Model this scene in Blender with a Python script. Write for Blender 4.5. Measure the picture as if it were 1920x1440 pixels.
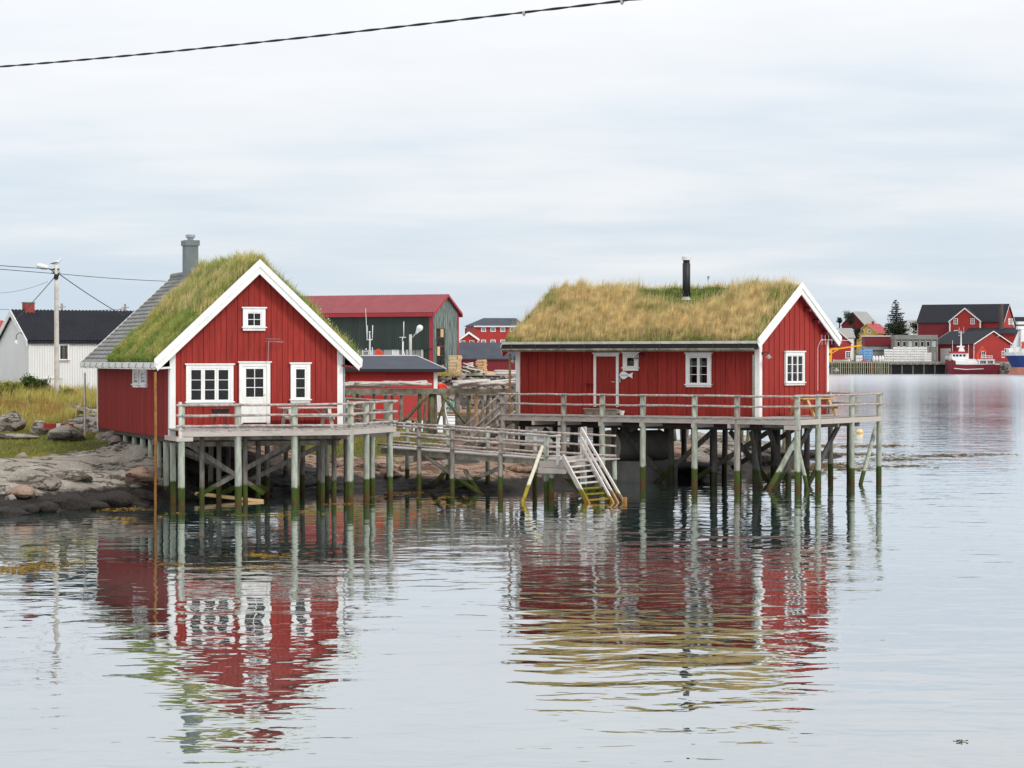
import bpy, bmesh, math, random
import numpy as np
from mathutils import Vector, Matrix, noise as mnoise
random.seed(7); np.random.seed(7)
R = math.radians
for _o in list(bpy.data.objects): bpy.data.objects.remove(_o)
SC = bpy.context.scene
C = SC.collection
# ------------------------------------------------------------------ camera, sky, sun, exposure
F, EYE, CX, HV = 4650.0, 5.3, 960.0, 672.0          # focal length in px of a 1920 px wide picture, eye height, principal column, horizon row
cam_d = bpy.data.cameras.new('camera'); cam = bpy.data.objects.new('camera', cam_d); C.objects.link(cam)
cam_d.sensor_width = 36.0; cam_d.lens = 36.0 * F / 1920.0
cam_d.shift_y = (HV - 720.0) / 1920.0
cam_d.clip_start = 0.1; cam_d.clip_end = 20000
cam.location = (0, 0, EYE); cam.rotation_euler = (R(90), 0, 0)
SC.camera = cam
SC.view_settings.view_transform = 'Standard'; SC.view_settings.look = 'None'
SC.view_settings.exposure = 0.0; SC.view_settings.gamma = 1.0; SC.view_settings.use_curve_mapping = False
SUN_EL, SUN_AZ = 42.0, 138.0                        # azimuth clockwise from +Y (the view direction): behind the camera, to the right
world = bpy.data.worlds.new('World'); SC.world = world; world.use_nodes = True
def build_world():
    nt = world.node_tree; N = nt.nodes; K = nt.links; N.clear()
    out = N.new('ShaderNodeOutputWorld'); bg = N.new('ShaderNodeBackground'); K.new(bg.outputs[0], out.inputs[0])
    sky = N.new('ShaderNodeTexSky'); sky.sky_type = 'NISHITA'; sky.sun_disc = False
    sky.sun_elevation = R(SUN_EL); sky.sun_rotation = R(SUN_AZ); sky.air_density = 1.0; sky.dust_density = 1.2; sky.ozone_density = 1.5
    tc = N.new('ShaderNodeTexCoord'); sep = N.new('ShaderNodeSeparateXYZ'); K.new(tc.outputs['Generated'], sep.inputs[0])
    def m(op, a, b=None):
        n = N.new('ShaderNodeMath'); n.operation = op
        for i, x in enumerate((a, b)):
            if x is None: continue
            if isinstance(x, (int, float)): n.inputs[i].default_value = x
            else: K.new(x, n.inputs[i])
        return n.outputs[0]
    z = m('MAXIMUM', sep.outputs[2], 0.0)
    zz = m('ADD', z, 0.11)
    px = m('DIVIDE', sep.outputs[0], zz); py = m('DIVIDE', sep.outputs[1], zz)
    cmb = N.new('ShaderNodeCombineXYZ'); K.new(px, cmb.inputs[0]); K.new(py, cmb.inputs[1])
    def nz(scale, detail, sx=1.0, off=0.0):
        mp = N.new('ShaderNodeMapping'); mp.inputs['Scale'].default_value = (sx, 1, 1); mp.inputs['Location'].default_value = (off, off * .7, 0)
        K.new(cmb.outputs[0], mp.inputs[0])
        t = N.new('ShaderNodeTexNoise'); t.inputs['Scale'].default_value = scale; t.inputs['Detail'].default_value = detail; t.inputs['Roughness'].default_value = .5
        K.new(mp.outputs[0], t.inputs[0]); return t.outputs[0]
    n1 = nz(0.8, 5, .75, 3.1); n2 = nz(3.4, 4, .7, 7.7)
    elev = m('MULTIPLY', z, 7.0)                     # the cloud sheet closes from the pale band at the horizon upwards
    elev = m('MINIMUM', elev, 1.0)
    f = m('ADD', m('MULTIPLY', m('SUBTRACT', n1, .5), 1.5), m('MULTIPLY', m('SUBTRACT', n2, .5), .55))
    f = m('ADD', f, m('MULTIPLY', elev, .72)); f = m('ADD', f, .10)
    rmp = N.new('ShaderNodeValToRGB'); K.new(f, rmp.inputs[0])
    e = rmp.color_ramp.elements; e[0].position = 0.0; e[0].color = (.63, .74, .87, 1); e[1].position = 1.0; e[1].color = (1.0, .995, 1.0, 1)
    a = e.new(.3); a.color = (.72, .80, .89, 1); a = e.new(.6); a.color = (.88, .905, .95, 1)
    bright = N.new('ShaderNodeMix'); bright.data_type = 'RGBA'; bright.blend_type = 'MULTIPLY'; bright.inputs[0].default_value = 1.0
    K.new(rmp.outputs[0], bright.inputs[6]); 
    up = N.new('ShaderNodeMapRange'); up.inputs[1].default_value = .08; up.inputs[2].default_value = .9; up.inputs[3].default_value = 1.03; up.inputs[4].default_value = 1.62; K.new(sep.outputs[2], up.inputs[0])   # an overcast sky is brightest overhead
    K.new(up.outputs[0], bright.inputs[7])
    sk = N.new('ShaderNodeMix'); sk.data_type = 'RGBA'; sk.blend_type = 'MULTIPLY'; sk.inputs[0].default_value = 1.0
    K.new(sky.outputs[0], sk.inputs[6]); sk.inputs[7].default_value = (.12, .12, .12, 1)
    mx = N.new('ShaderNodeMix'); mx.data_type = 'RGBA'; mx.inputs[0].default_value = .86     # thin gaps let the blue through
    K.new(sk.outputs[2], mx.inputs[6]); K.new(bright.outputs[2], mx.inputs[7])
    K.new(mx.outputs[2], bg.inputs[0]); bg.inputs[1].default_value = 1.0
build_world()
sun_d = bpy.data.lights.new('sun', 'SUN'); sun_d.energy = 1.7; sun_d.angle = R(14); sun_d.color = (1.0, .955, .89)
sun = bpy.data.objects.new('sun', sun_d); C.objects.link(sun)
_d = Vector((math.sin(R(SUN_AZ)) * math.cos(R(SUN_EL)), math.cos(R(SUN_AZ)) * math.cos(R(SUN_EL)), math.sin(R(SUN_EL))))
sun.rotation_euler = _d.to_track_quat('Z', 'Y').to_euler()

# ------------------------------------------------------------------ helpers
def ray(u, v): return Vector(((u - CX) / F, 1.0, -(v - HV) / F))
def P(u, v, Y):
    p = ray(u, v) * Y; p.z += EYE; return p
def PZ(u, v, z):                                     # the point of a level plane
    return P(u, v, (EYE - z) * F / (v - HV))
class Frame:                                         # a building's own axes: x along its front, y inwards, z up
    def __init__(s, o, deg):
        s.o = Vector((o[0], o[1], 0)); s.ang = R(deg); c, i = math.cos(s.ang), math.sin(s.ang)
        s.ex = Vector((c, i, 0)); s.ey = Vector((-i, c, 0))
    def loc(s, p):
        d = p - s.o; return Vector((d.dot(s.ex), d.dot(s.ey), p.z))
    def w(s, x, y, z): return s.o + s.ex * x + s.ey * y + Vector((0, 0, z))
    def hy(s, u, v, y0):
        r = ray(u, v); p = r * ((y0 + s.o.dot(s.ey)) / r.dot(s.ey)); p.z += EYE; return s.loc(p)
    def hx(s, u, v, x0):
        r = ray(u, v); p = r * ((x0 + s.o.dot(s.ex)) / r.dot(s.ex)); p.z += EYE; return s.loc(p)
class MB:                                            # collects shapes, then becomes ONE mesh object
    def __init__(s, T=None): s.v = []; s.f = []; s.T = T or Matrix()
    def add(s, vs, fs):
        b = len(s.v); s.v += [tuple(s.T @ Vector(p)) for p in vs]; s.f += [tuple(i + b for i in f) for f in fs]; return s
    def box(s, x0, x1, y0, y1, z0, z1):
        return s.add([(x0,y0,z0),(x1,y0,z0),(x1,y1,z0),(x0,y1,z0),(x0,y0,z1),(x1,y0,z1),(x1,y1,z1),(x0,y1,z1)],
                     [(0,3,2,1),(4,5,6,7),(0,1,5,4),(1,2,6,5),(2,3,7,6),(3,0,4,7)])
    def prism(s, pts, d):                            # polygon swept by vector d
        n = len(pts); d = Vector(d); a = [Vector(p) for p in pts]
        return s.add(a + [p + d for p in a], [tuple(range(n))[::-1], tuple(range(n, 2*n))] + [(i, (i+1) % n, n + (i+1) % n, n + i) for i in range(n)])
    def beam(s, a, b, w, h, up=(0,0,1)):             # squared timber from a to b
        a, b = Vector(a), Vector(b); d = (b - a).normalized(); up = Vector(up)
        if abs(d.dot(up)) > .98: up = Vector((0, 1, 0))
        x = d.cross(up).normalized(); z = x.cross(d); x *= w / 2; z *= h / 2
        vs = [a - x - z, a + x - z, a + x + z, a - x + z, b - x - z, b + x - z, b + x + z, b - x + z]
        return s.add(vs, [(0,3,2,1),(4,5,6,7),(0,1,5,4),(1,2,6,5),(2,3,7,6),(3,0,4,7)])
    def tube(s, pts, r, n=8, cap=True):
        pts = [Vector(p) for p in pts]; m = len(pts); rr = r if isinstance(r, (list, tuple)) else [r] * m; vs = []; fs = []
        d0 = (pts[1] - pts[0]).normalized(); ref = Vector((0, 0, 1)) if abs(d0.z) < .9 else Vector((0, 1, 0))
        for i, p in enumerate(pts):
            d = (pts[min(i+1, m-1)] - pts[max(i-1, 0)]).normalized(); x = d.cross(ref).normalized(); z = x.cross(d)
            for k in range(n):
                a = 2 * math.pi * k / n; vs.append(p + (x * math.cos(a) + z * math.sin(a)) * rr[i])
        for i in range(m - 1):
            for k in range(n): fs.append((i*n+k, i*n+(k+1) % n, (i+1)*n+(k+1) % n, (i+1)*n+k))
        if cap: fs += [tuple(range(n)), tuple(range((m-1)*n, m*n))[::-1]]
        return s.add(vs, fs)
    def log(s, a, b, r0, r1=None, n=8, wob=.012, seg=None, rv=.08):     # a pole with the knots and sway of a real stem
        a, b = Vector(a), Vector(b); r1 = r1 or r0; L = (b - a).length; seg = seg or max(2, int(L / .8) + 1); pts = []; rr = []
        for i in range(seg + 1):
            t = i / seg; j = Vector((random.uniform(-1,1), random.uniform(-1,1), random.uniform(-1,1))) * wob * (0 if i in (0, seg) else 1)
            pts.append(a.lerp(b, t) + j); rr.append((r0 + (r1 - r0) * t) * random.uniform(1 - rv, 1 + rv))
        return s.tube(pts, rr, n)
    def lathe(s, base, prof, n=16):                  # prof: (radius, height) from bottom to top
        b = Vector(base); vs = []; fs = []
        for r, h in prof:
            for k in range(n): a = 2*math.pi*k/n; vs.append((b.x + r*math.cos(a), b.y + r*math.sin(a), b.z + h))
        for i in range(len(prof) - 1):
            for k in range(n): fs.append((i*n+k, i*n+(k+1) % n, (i+1)*n+(k+1) % n, (i+1)*n+k))
        fs += [tuple(range(n))[::-1], tuple(range((len(prof)-1)*n, len(prof)*n))]
        return s.add(vs, fs)
    def build(s, name, mat, parent=None, smooth=False, loc=None):
        me = bpy.data.meshes.new(name); me.from_pydata(s.v, [], s.f); me.update()
        bm = bmesh.new(); bm.from_mesh(me); bmesh.ops.recalc_face_normals(bm, faces=bm.faces[:]); bm.to_mesh(me); bm.free()
        if smooth: me.polygons.foreach_set('use_smooth', [True] * len(me.polygons))
        return link(name, me, mat, parent, loc)
def link(name, me, mat, parent=None, loc=None):
    o = bpy.data.objects.new(name, me); C.objects.link(o)
    if mat is not None and not me.materials: me.materials.append(mat)
    if parent: o.parent = parent
    if loc: o.location = loc
    return o
def np_mesh(name, verts, tris, mat, parent=None, smooth=False):
    me = bpy.data.meshes.new(name); nv, nt = len(verts), len(tris)
    me.vertices.add(nv); me.vertices.foreach_set('co', np.asarray(verts, np.float32).ravel())
    me.loops.add(nt * 3); me.loops.foreach_set('vertex_index', np.asarray(tris, np.int32).ravel())
    me.polygons.add(nt); me.polygons.foreach_set('loop_start', np.arange(0, nt*3, 3, dtype=np.int32))
    me.polygons.foreach_set('loop_total', np.full(nt, 3, np.int32))
    me.update(calc_edges=True); me.validate()
    if smooth: me.polygons.foreach_set('use_smooth', [True] * nt)
    return link(name, me, mat, parent)
def tag(o, label=None, cat=None, group=None, kind=None):
    for k, x in (('label', label), ('category', cat), ('group', group), ('kind', kind)):
        if x: o[k] = x
    return o
def thing(name, label, cat, loc=(0,0,0), rz=0.0, group=None):
    o = bpy.data.objects.new(name, None); C.objects.link(o); o.empty_display_size = .3
    o.location = loc; o.rotation_euler = (0, 0, rz); return tag(o, label, cat, group)
def fthing(name, label, cat, fr, group=None): return thing(name, label, cat, fr.o, fr.ang, group)
def structure(o): o['kind'] = 'structure'; return o
def stuff(o): o['kind'] = 'stuff'; return o
def copy_tree(o, loc=None, rz=None, label=None, parent=None):
    c = o.copy(); C.objects.link(c)
    if parent: c.parent = parent
    if loc is not None: c.location = loc
    if rz is not None: c.rotation_euler = (0, 0, rz)
    if label: c['label'] = label
    for ch in o.children: copy_tree(ch, parent=c)
    return c
def share(obj, name, parent, loc, rz=0, scale=None):                 # one more piece with the same mesh
    o = bpy.data.objects.new(name, obj.data); C.objects.link(o); o.parent = parent; o.location = loc; o.rotation_euler = (0, 0, rz)
    if scale: o.scale = scale
    return o
# ------------------------------------------------------------------ materials
M = {}
def mat(name, col, rough=.7, var=.12, scale=6.0, stretch=(1,1,1), bump=0.0, bscale=30.0, metal=0.0, obj=.0, spec=.4, col2=None, thr=None, island=0.0):
    """paint, wood, stone: one colour broken up by noise; obj / island: value change from piece to piece"""
    m = bpy.data.materials.new(name); m.use_nodes = True; nt = m.node_tree; N = nt.nodes; K = nt.links
    b = N['Principled BSDF']; b.inputs['Roughness'].default_value = rough; b.inputs['Metallic'].default_value = metal; b.inputs['Specular IOR Level'].default_value = spec
    tc = N.new('ShaderNodeTexCoord'); mp = N.new('ShaderNodeMapping'); mp.inputs['Scale'].default_value = stretch; K.new(tc.outputs['Object'], mp.inputs[0])
    nz = N.new('ShaderNodeTexNoise'); nz.inputs['Scale'].default_value = scale; nz.inputs['Detail'].default_value = 5; nz.inputs['Roughness'].default_value = .6; K.new(mp.outputs[0], nz.inputs[0])
    r = N.new('ShaderNodeValToRGB'); K.new(nz.outputs[0], r.inputs[0]); e = r.color_ramp.elements
    c2 = col2 or tuple(min(1, c * (1 + var)) for c in col); c1 = tuple(c * (1 - var) for c in col) if not col2 else col
    lo, hi = thr or (.3, .7)
    e[0].position = lo; e[0].color = (*c1, 1); e[1].position = hi; e[1].color = (*c2, 1)
    last = r.outputs[0]
    if obj or island:
        if island: g = N.new('ShaderNodeNewGeometry'); rnd = g.outputs['Random Per Island']; amt = island
        else: g = N.new('ShaderNodeObjectInfo'); rnd = g.outputs['Random']; amt = obj
        mr = N.new('ShaderNodeMapRange'); mr.inputs[3].default_value = 1 - amt; mr.inputs[4].default_value = 1 + amt; K.new(rnd, mr.inputs[0])
        hs = N.new('ShaderNodeHueSaturation'); K.new(mr.outputs[0], hs.inputs['Value']); K.new(last, hs.inputs['Color']); last = hs.outputs[0]
    K.new(last, b.inputs['Base Color'])
    if bump:
        n2 = N.new('ShaderNodeTexNoise'); n2.inputs['Scale'].default_value = bscale; n2.inputs['Detail'].default_value = 4; K.new(mp.outputs[0], n2.inputs[0])
        bp = N.new('ShaderNodeBump'); bp.inputs['Strength'].default_value = .6; bp.inputs['Distance'].default_value = bump; K.new(n2.outputs[0], bp.inputs['Height']); K.new(bp.outputs[0], b.inputs['Normal'])
    M[name] = m; return m
mat('red', (.285,.027,.020), .74, .22, 2.6, (5,5,.45), .004, 40, obj=.10, spec=.25)
mat('red_side', (.28,.025,.021), .72, .15, 2.0, (4,4,.5), .004, 40, island=.22, spec=.25)
mat('red_gable', (.305,.028,.021), .72, .16, 2.6, (5,5,.45), .004, 40, obj=.09, spec=.25)
mat('red_core', (.10,.010,.010), .8)
mat('red_bright', (.42,.022,.019), .55, .10, 3.0, (1,1,6), .003, 20)
mat('red_dark', (.17,.012,.018), .6, .15, 1.0, (3,3,.3))
mat('red_far', (.33,.026,.022), .7, .10, .25)
mat('red_far_dark', (.17,.014,.022), .7, .12, .25)
mat('white', (.80,.80,.77), .55, .09, 3.0, (2,2,.7), .002, 30)
mat('white_worn', (.74,.74,.70), .55, .10, 2.5, (2,2,.4), .003, 20)
mat('white_wall', (.80,.80,.77), .6, .04, 1.0, (3,3,.3), .004, 10)
mat('wood_rail', (.25,.205,.18), .85, .0, 5, (1.5,1.5,1.5), .004, 30, col2=(.50,.45,.415), island=.10, thr=(.35,.65))
mat('wood_rail_green', (.25,.25,.20), .85, .0, 5, (1.5,1.5,1.5), .004, 30, col2=(.42,.40,.36), obj=.12, thr=(.35,.65))
mat('wood_deck', (.37,.335,.31), .85, .12, 6, (1,1,1), .004, 30, obj=.10)
mat('wood_fascia', (.43,.385,.345), .8, .14, 4, (1,6,6), .003, 30, obj=.08)
mat('wood_new', (.52,.32,.14), .75, .15, 6, (1,1,1), .003, 30, obj=.08)
mat('wood_lumber', (.62,.42,.22), .8, .15, 2, (1,1,1), .0, 30, obj=.2)
mat('wood_grey', (.135,.12,.088), .85, .0, 4, (1,1,1), .004, 20, col2=(.29,.265,.21), obj=.15, thr=(.35,.65))
mat('wood_bleached', (.42,.39,.35), .85, .0, 3, (1,1,1), .003, 20, col2=(.62,.58,.53), obj=.12, thr=(.3,.7))
mat('wood_brown', (.22,.13,.07), .85, .2, 4, obj=.1)
mat('rust_pole', (.34,.16,.04), .8, .0, 9, (1,1,.5), .003, 30, col2=(.20,.08,.02), thr=(.4,.65))
mat('metal_grey', (.33,.34,.35), .4, .06, 3, metal=.6)
mat('metal_white', (.66,.66,.66), .45, .06, 3)
mat('galv', (.36,.37,.38), .45, .10, 8, metal=.4)
mat('slate_grey', (.15,.175,.175), .6, .10, 4)
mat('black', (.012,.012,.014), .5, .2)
mat('dark_interior', (.006,.006,.007), .9, .3, 2.2, col2=(.055,.050,.045), thr=(.45,.75))
mat('curtain', (.52,.51,.49), .9, .15, 10)
mat('roof_dark', (.022,.024,.030), .7, .15, 1.0, (1,1,1), spec=.15)
mat('roof_felt', (.062,.068,.085), .75, .15, .8, spec=.15)
mat('roof_red', (.25,.055,.062), .6, .10, .8)
mat('trim_red', (.34,.022,.035), .5, .08, 1)
mat('green_wall', (.022,.036,.028), .6, .25, .6, (2,2,.15))
mat('roof_grey', (.30,.30,.29), .8, .15, 2)
mat('tile', (.20,.20,.19), .85, .25, 3, bump=.004, bscale=25, island=.14)
mat('concrete', (.22,.22,.20), .9, .18, .5)
mat('concrete_dark', (.13,.13,.115), .9, .25, 1.5)
mat('yellow_wall', (.60,.40,.11), .7, .08, .3)
mat('yellow_paint', (.75,.36,.01), .5, .08, 1)
mat('red_tile', (.38,.06,.06), .7, .15, .6)
mat('orange', (.62,.055,.02), .5, .1, 2)
mat('tub_blue', (.16,.36,.62), .5, .10, 1, island=.08)
mat('tub_white', (.70,.69,.67), .6, .06, 1, island=.10)
mat('bag_white', (.72,.70,.70), .7, .10, 2)
mat('hull_red', (.17,.012,.022), .45, .15, .6)
mat('hull_blue', (.012,.035,.16), .4, .10, .5)
mat('hull_rust', (.36,.14,.105), .7, .2, .5)
mat('hull_white', (.74,.74,.74), .45, .08, .5)
mat('brick_red', (.30,.06,.045), .85, .15, 4)
mat('cable', (.014,.013,.017), .5)
mat('porcelain', (.40,.38,.34), .4)
mat('bark', (.05,.04,.03), .9, .3, 5)
mat('skin', (.50,.30,.22), .6, .05)
mat('jacket', (.60,.035,.015), .7, .12, 12)
mat('trousers', (.02,.022,.03), .8, .2)
mat('hair', (.012,.010,.009), .7, .2)
mat('feather', (.74,.74,.74), .7, .05); mat('feather_grey', (.28,.29,.31), .7, .08); mat('beak', (.60,.38,.05), .5)
mat('netting', (.25,.50,.46), .8, .2, 8)
mat('tank', (.09,.085,.07), .7, .2, 2)
mat('gravel', (.34,.32,.29), .95, .18, 3)
mat('soil', (.055,.045,.02), .95, .3, 6)
mat('starfish', (.40,.26,.16), .8); mat('fish_paint', (.80,.82,.83), .5, .03); mat('lettering', (.30,.36,.40), .6)

def ramp_mat(name, stops, zone=None, rough=.8, zscale=.5, trans=.35, zlo=.52, zhi=.68):
    """leaf and blade material: colour by island, the mixture drifts over the ground with a slow noise (zone = second set of stops)"""
    m = bpy.data.materials.new(name); m.use_nodes = True; nt = m.node_tree; N = nt.nodes; K = nt.links; b = N['Principled BSDF']
    b.inputs['Roughness'].default_value = rough; b.inputs['Specular IOR Level'].default_value = .2
    g = N.new('ShaderNodeNewGeometry')
    def rp(st):
        r = N.new('ShaderNodeValToRGB'); e = r.color_ramp.elements; e[0].position, e[0].color = st[0][0], (*st[0][1], 1); e[1].position, e[1].color = st[-1][0], (*st[-1][1], 1)
        for p, c in st[1:-1]: x = e.new(p); x.color = (*c, 1)
        K.new(g.outputs['Random Per Island'], r.inputs[0]); return r.outputs[0]
    last = rp(stops)
    if zone:
        tc = N.new('ShaderNodeTexCoord'); nz = N.new('ShaderNodeTexNoise'); nz.inputs['Scale'].default_value = zscale; nz.inputs['Detail'].default_value = 3
        K.new(tc.outputs['Object'], nz.inputs[0]); mr = N.new('ShaderNodeMapRange'); mr.inputs[1].default_value = zlo; mr.inputs[2].default_value = zhi; K.new(nz.outputs[0], mr.inputs[0])
        mx = N.new('ShaderNodeMix'); mx.data_type = 'RGBA'; K.new(mr.outputs[0], mx.inputs[0]); K.new(last, mx.inputs[6]); K.new(rp(zone), mx.inputs[7]); last = mx.outputs[2]
    tc2 = N.new('ShaderNodeTexCoord'); nz2 = N.new('ShaderNodeTexNoise'); nz2.inputs['Scale'].default_value = 3.2; nz2.inputs['Detail'].default_value = 3; K.new(tc2.outputs['Object'], nz2.inputs[0])
    mr2 = N.new('ShaderNodeMapRange'); mr2.inputs[1].default_value = .32; mr2.inputs[2].default_value = .68; mr2.inputs[3].default_value = .68; mr2.inputs[4].default_value = 1.25; K.new(nz2.outputs[0], mr2.inputs[0])
    hs = N.new('ShaderNodeHueSaturation'); K.new(mr2.outputs[0], hs.inputs['Value']); K.new(last, hs.inputs['Color']); last = hs.outputs[0]
    K.new(last, b.inputs['Base Color'])
    if trans:
        tr = N.new('ShaderNodeBsdfTranslucent'); K.new(last, tr.inputs[0]); ms = N.new('ShaderNodeMixShader'); ms.inputs[0].default_value = trans
        K.new(b.outputs[0], ms.inputs[1]); K.new(tr.outputs[0], ms.inputs[2]); K.new(ms.outputs[0], N['Material Output'].inputs[0])
    M[name] = m; return m
GOLD = [(0,(.78,.58,.29)),(.3,(.88,.74,.44)),(.6,(.74,.58,.26)),(.82,(.54,.50,.20)),(1,(.68,.42,.22))]
GREEN = [(0,(.24,.35,.08)),(.4,(.34,.42,.11)),(.75,(.17,.29,.06)),(1,(.54,.52,.17))]
GREEN_G = [(0,(.22,.30,.07)),(.3,(.36,.36,.11)),(.6,(.17,.26,.06)),(1,(.66,.52,.22))]
OLIVE = [(0,(.48,.46,.12)),(.3,(.62,.55,.19)),(.6,(.32,.39,.09)),(1,(.78,.62,.28))]
ramp_mat('turf_gold', GOLD, GREEN_G, zscale=.62)
ramp_mat('turf_olive', OLIVE, GREEN, zscale=.5, zlo=.44, zhi=.56)
ramp_mat('turf_green', GREEN)
ramp_mat('meadow', [(0,(.50,.44,.11)),(.3,(.62,.52,.15)),(.6,(.34,.36,.08)),(.8,(.66,.50,.20)),(1,(.28,.30,.07))], [(0,(.52,.30,.11)),(.4,(.46,.36,.10)),(.7,(.40,.20,.08)),(1,(.30,.30,.07))], zscale=.45, zlo=.5, zhi=.62)
ramp_mat('lawn', [(0,(.24,.29,.06)),(.5,(.33,.33,.08)),(1,(.17,.23,.05))], [(0,(.52,.41,.10)),(.5,(.42,.28,.08)),(1,(.34,.31,.07))], zscale=.35)
ramp_mat('shrub', [(0,(.05,.09,.02)),(.5,(.08,.13,.03)),(1,(.11,.15,.05))])
ramp_mat('seaweed', [(0,(.26,.15,.02)),(.5,(.36,.22,.03)),(1,(.20,.11,.02))])
ramp_mat('seaweed_dark', [(0,(.16,.10,.03)),(.5,(.22,.14,.04)),(1,(.10,.07,.02))])
ramp_mat('needles', [(0,(.014,.026,.018)),(.5,(.024,.038,.026)),(1,(.036,.052,.034))], trans=.1)
ramp_mat('leaf_far', [(0,(.030,.042,.022)),(.5,(.05,.06,.03)),(1,(.085,.085,.05))])

def tidal(name, dry, dry2, tide=.74, green=(.055,.080,.012), low=(.075,.040,.012), rough=.85, low_z=.22):
    """piles: weathered above, green weed below the high-water mark, brown at the foot"""
    m = bpy.data.materials.new(name); m.use_nodes = True; nt = m.node_tree; N = nt.nodes; K = nt.links; b = N['Principled BSDF']; b.inputs['Roughness'].default_value = rough; b.inputs['Specular IOR Level'].default_value = .3
    g = N.new('ShaderNodeNewGeometry'); sp = N.new('ShaderNodeSeparateXYZ'); K.new(g.outputs['Position'], sp.inputs[0])
    mp = N.new('ShaderNodeMapping'); mp.inputs['Scale'].default_value = (1,1,.25); K.new(g.outputs['Position'], mp.inputs[0])
    nz = N.new('ShaderNodeTexNoise'); nz.inputs['Scale'].default_value = 9; nz.inputs['Detail'].default_value = 5; K.new(mp.outputs[0], nz.inputs[0])
    oi = N.new('ShaderNodeObjectInfo')
    z = N.new('ShaderNodeMath'); z.operation = 'MULTIPLY_ADD'; K.new(nz.outputs[0], z.inputs[0]); z.inputs[1].default_value = .16; K.new(sp.outputs[2], z.inputs[2])
    z2 = N.new('ShaderNodeMath'); z2.operation = 'MULTIPLY_ADD'; K.new(oi.outputs['Random'], z2.inputs[0]); z2.inputs[1].default_value = .26; K.new(z.outputs[0], z2.inputs[2])
    def step(t, w):
        mr = N.new('ShaderNodeMapRange'); mr.inputs[1].default_value = t - w; mr.inputs[2].default_value = t + w; K.new(z2.outputs[0], mr.inputs[0]); return mr.outputs[0]
    def mix(f, a, c):
        mx = N.new('ShaderNodeMix'); mx.data_type = 'RGBA'; K.new(f, mx.inputs[0])
        for i, x in ((6, a), (7, c)):
            if isinstance(x, tuple): mx.inputs[i].default_value = (*x, 1)
            else: K.new(x, mx.inputs[i])
        return mx.outputs[2]
    r = N.new('ShaderNodeMapRange'); r.inputs[1].default_value = .35; r.inputs[2].default_value = .65; K.new(nz.outputs[0], r.inputs[0])
    d = mix(r.outputs[0], dry, dry2)
    c = mix(step(tide + .14, .035), mix(step(low_z + .14, .15), low, mix(r.outputs[0], green, tuple(x * .6 for x in green))), d)
    K.new(c, b.inputs['Base Color']); M[name] = m; return m
tidal('pile', (.24,.265,.205), (.41,.435,.36))
tidal('pile_grey', (.19,.17,.14), (.33,.30,.26))
tidal('pile_shade', (.12,.105,.09), (.22,.20,.175))  # darker copy of the grey pile for inner timbers, under-deck shade in its colour
tidal('pile_dark', (.055,.050,.045), (.10,.095,.085), green=(.035,.045,.012), low=(.03,.022,.012))  # darkest pile copy, shade under the floors put into the colour
tidal('pile_olive', (.095,.088,.045), (.20,.185,.11), tide=.45)
tidal('stair_wood', (.48,.44,.41), (.62,.58,.55), tide=.62, green=(.24,.20,.012), low=(.30,.14,.012), low_z=.30)
tidal('stair_rail', (.56,.52,.49), (.66,.62,.58), tide=.40, green=(.40,.26,.12), low=(.42,.22,.08), low_z=.1)
tidal('prop_yellow', (.50,.48,.36), (.60,.58,.46), tide=.80, green=(.30,.24,.02), low=(.34,.18,.012), low_z=.12)

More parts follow.
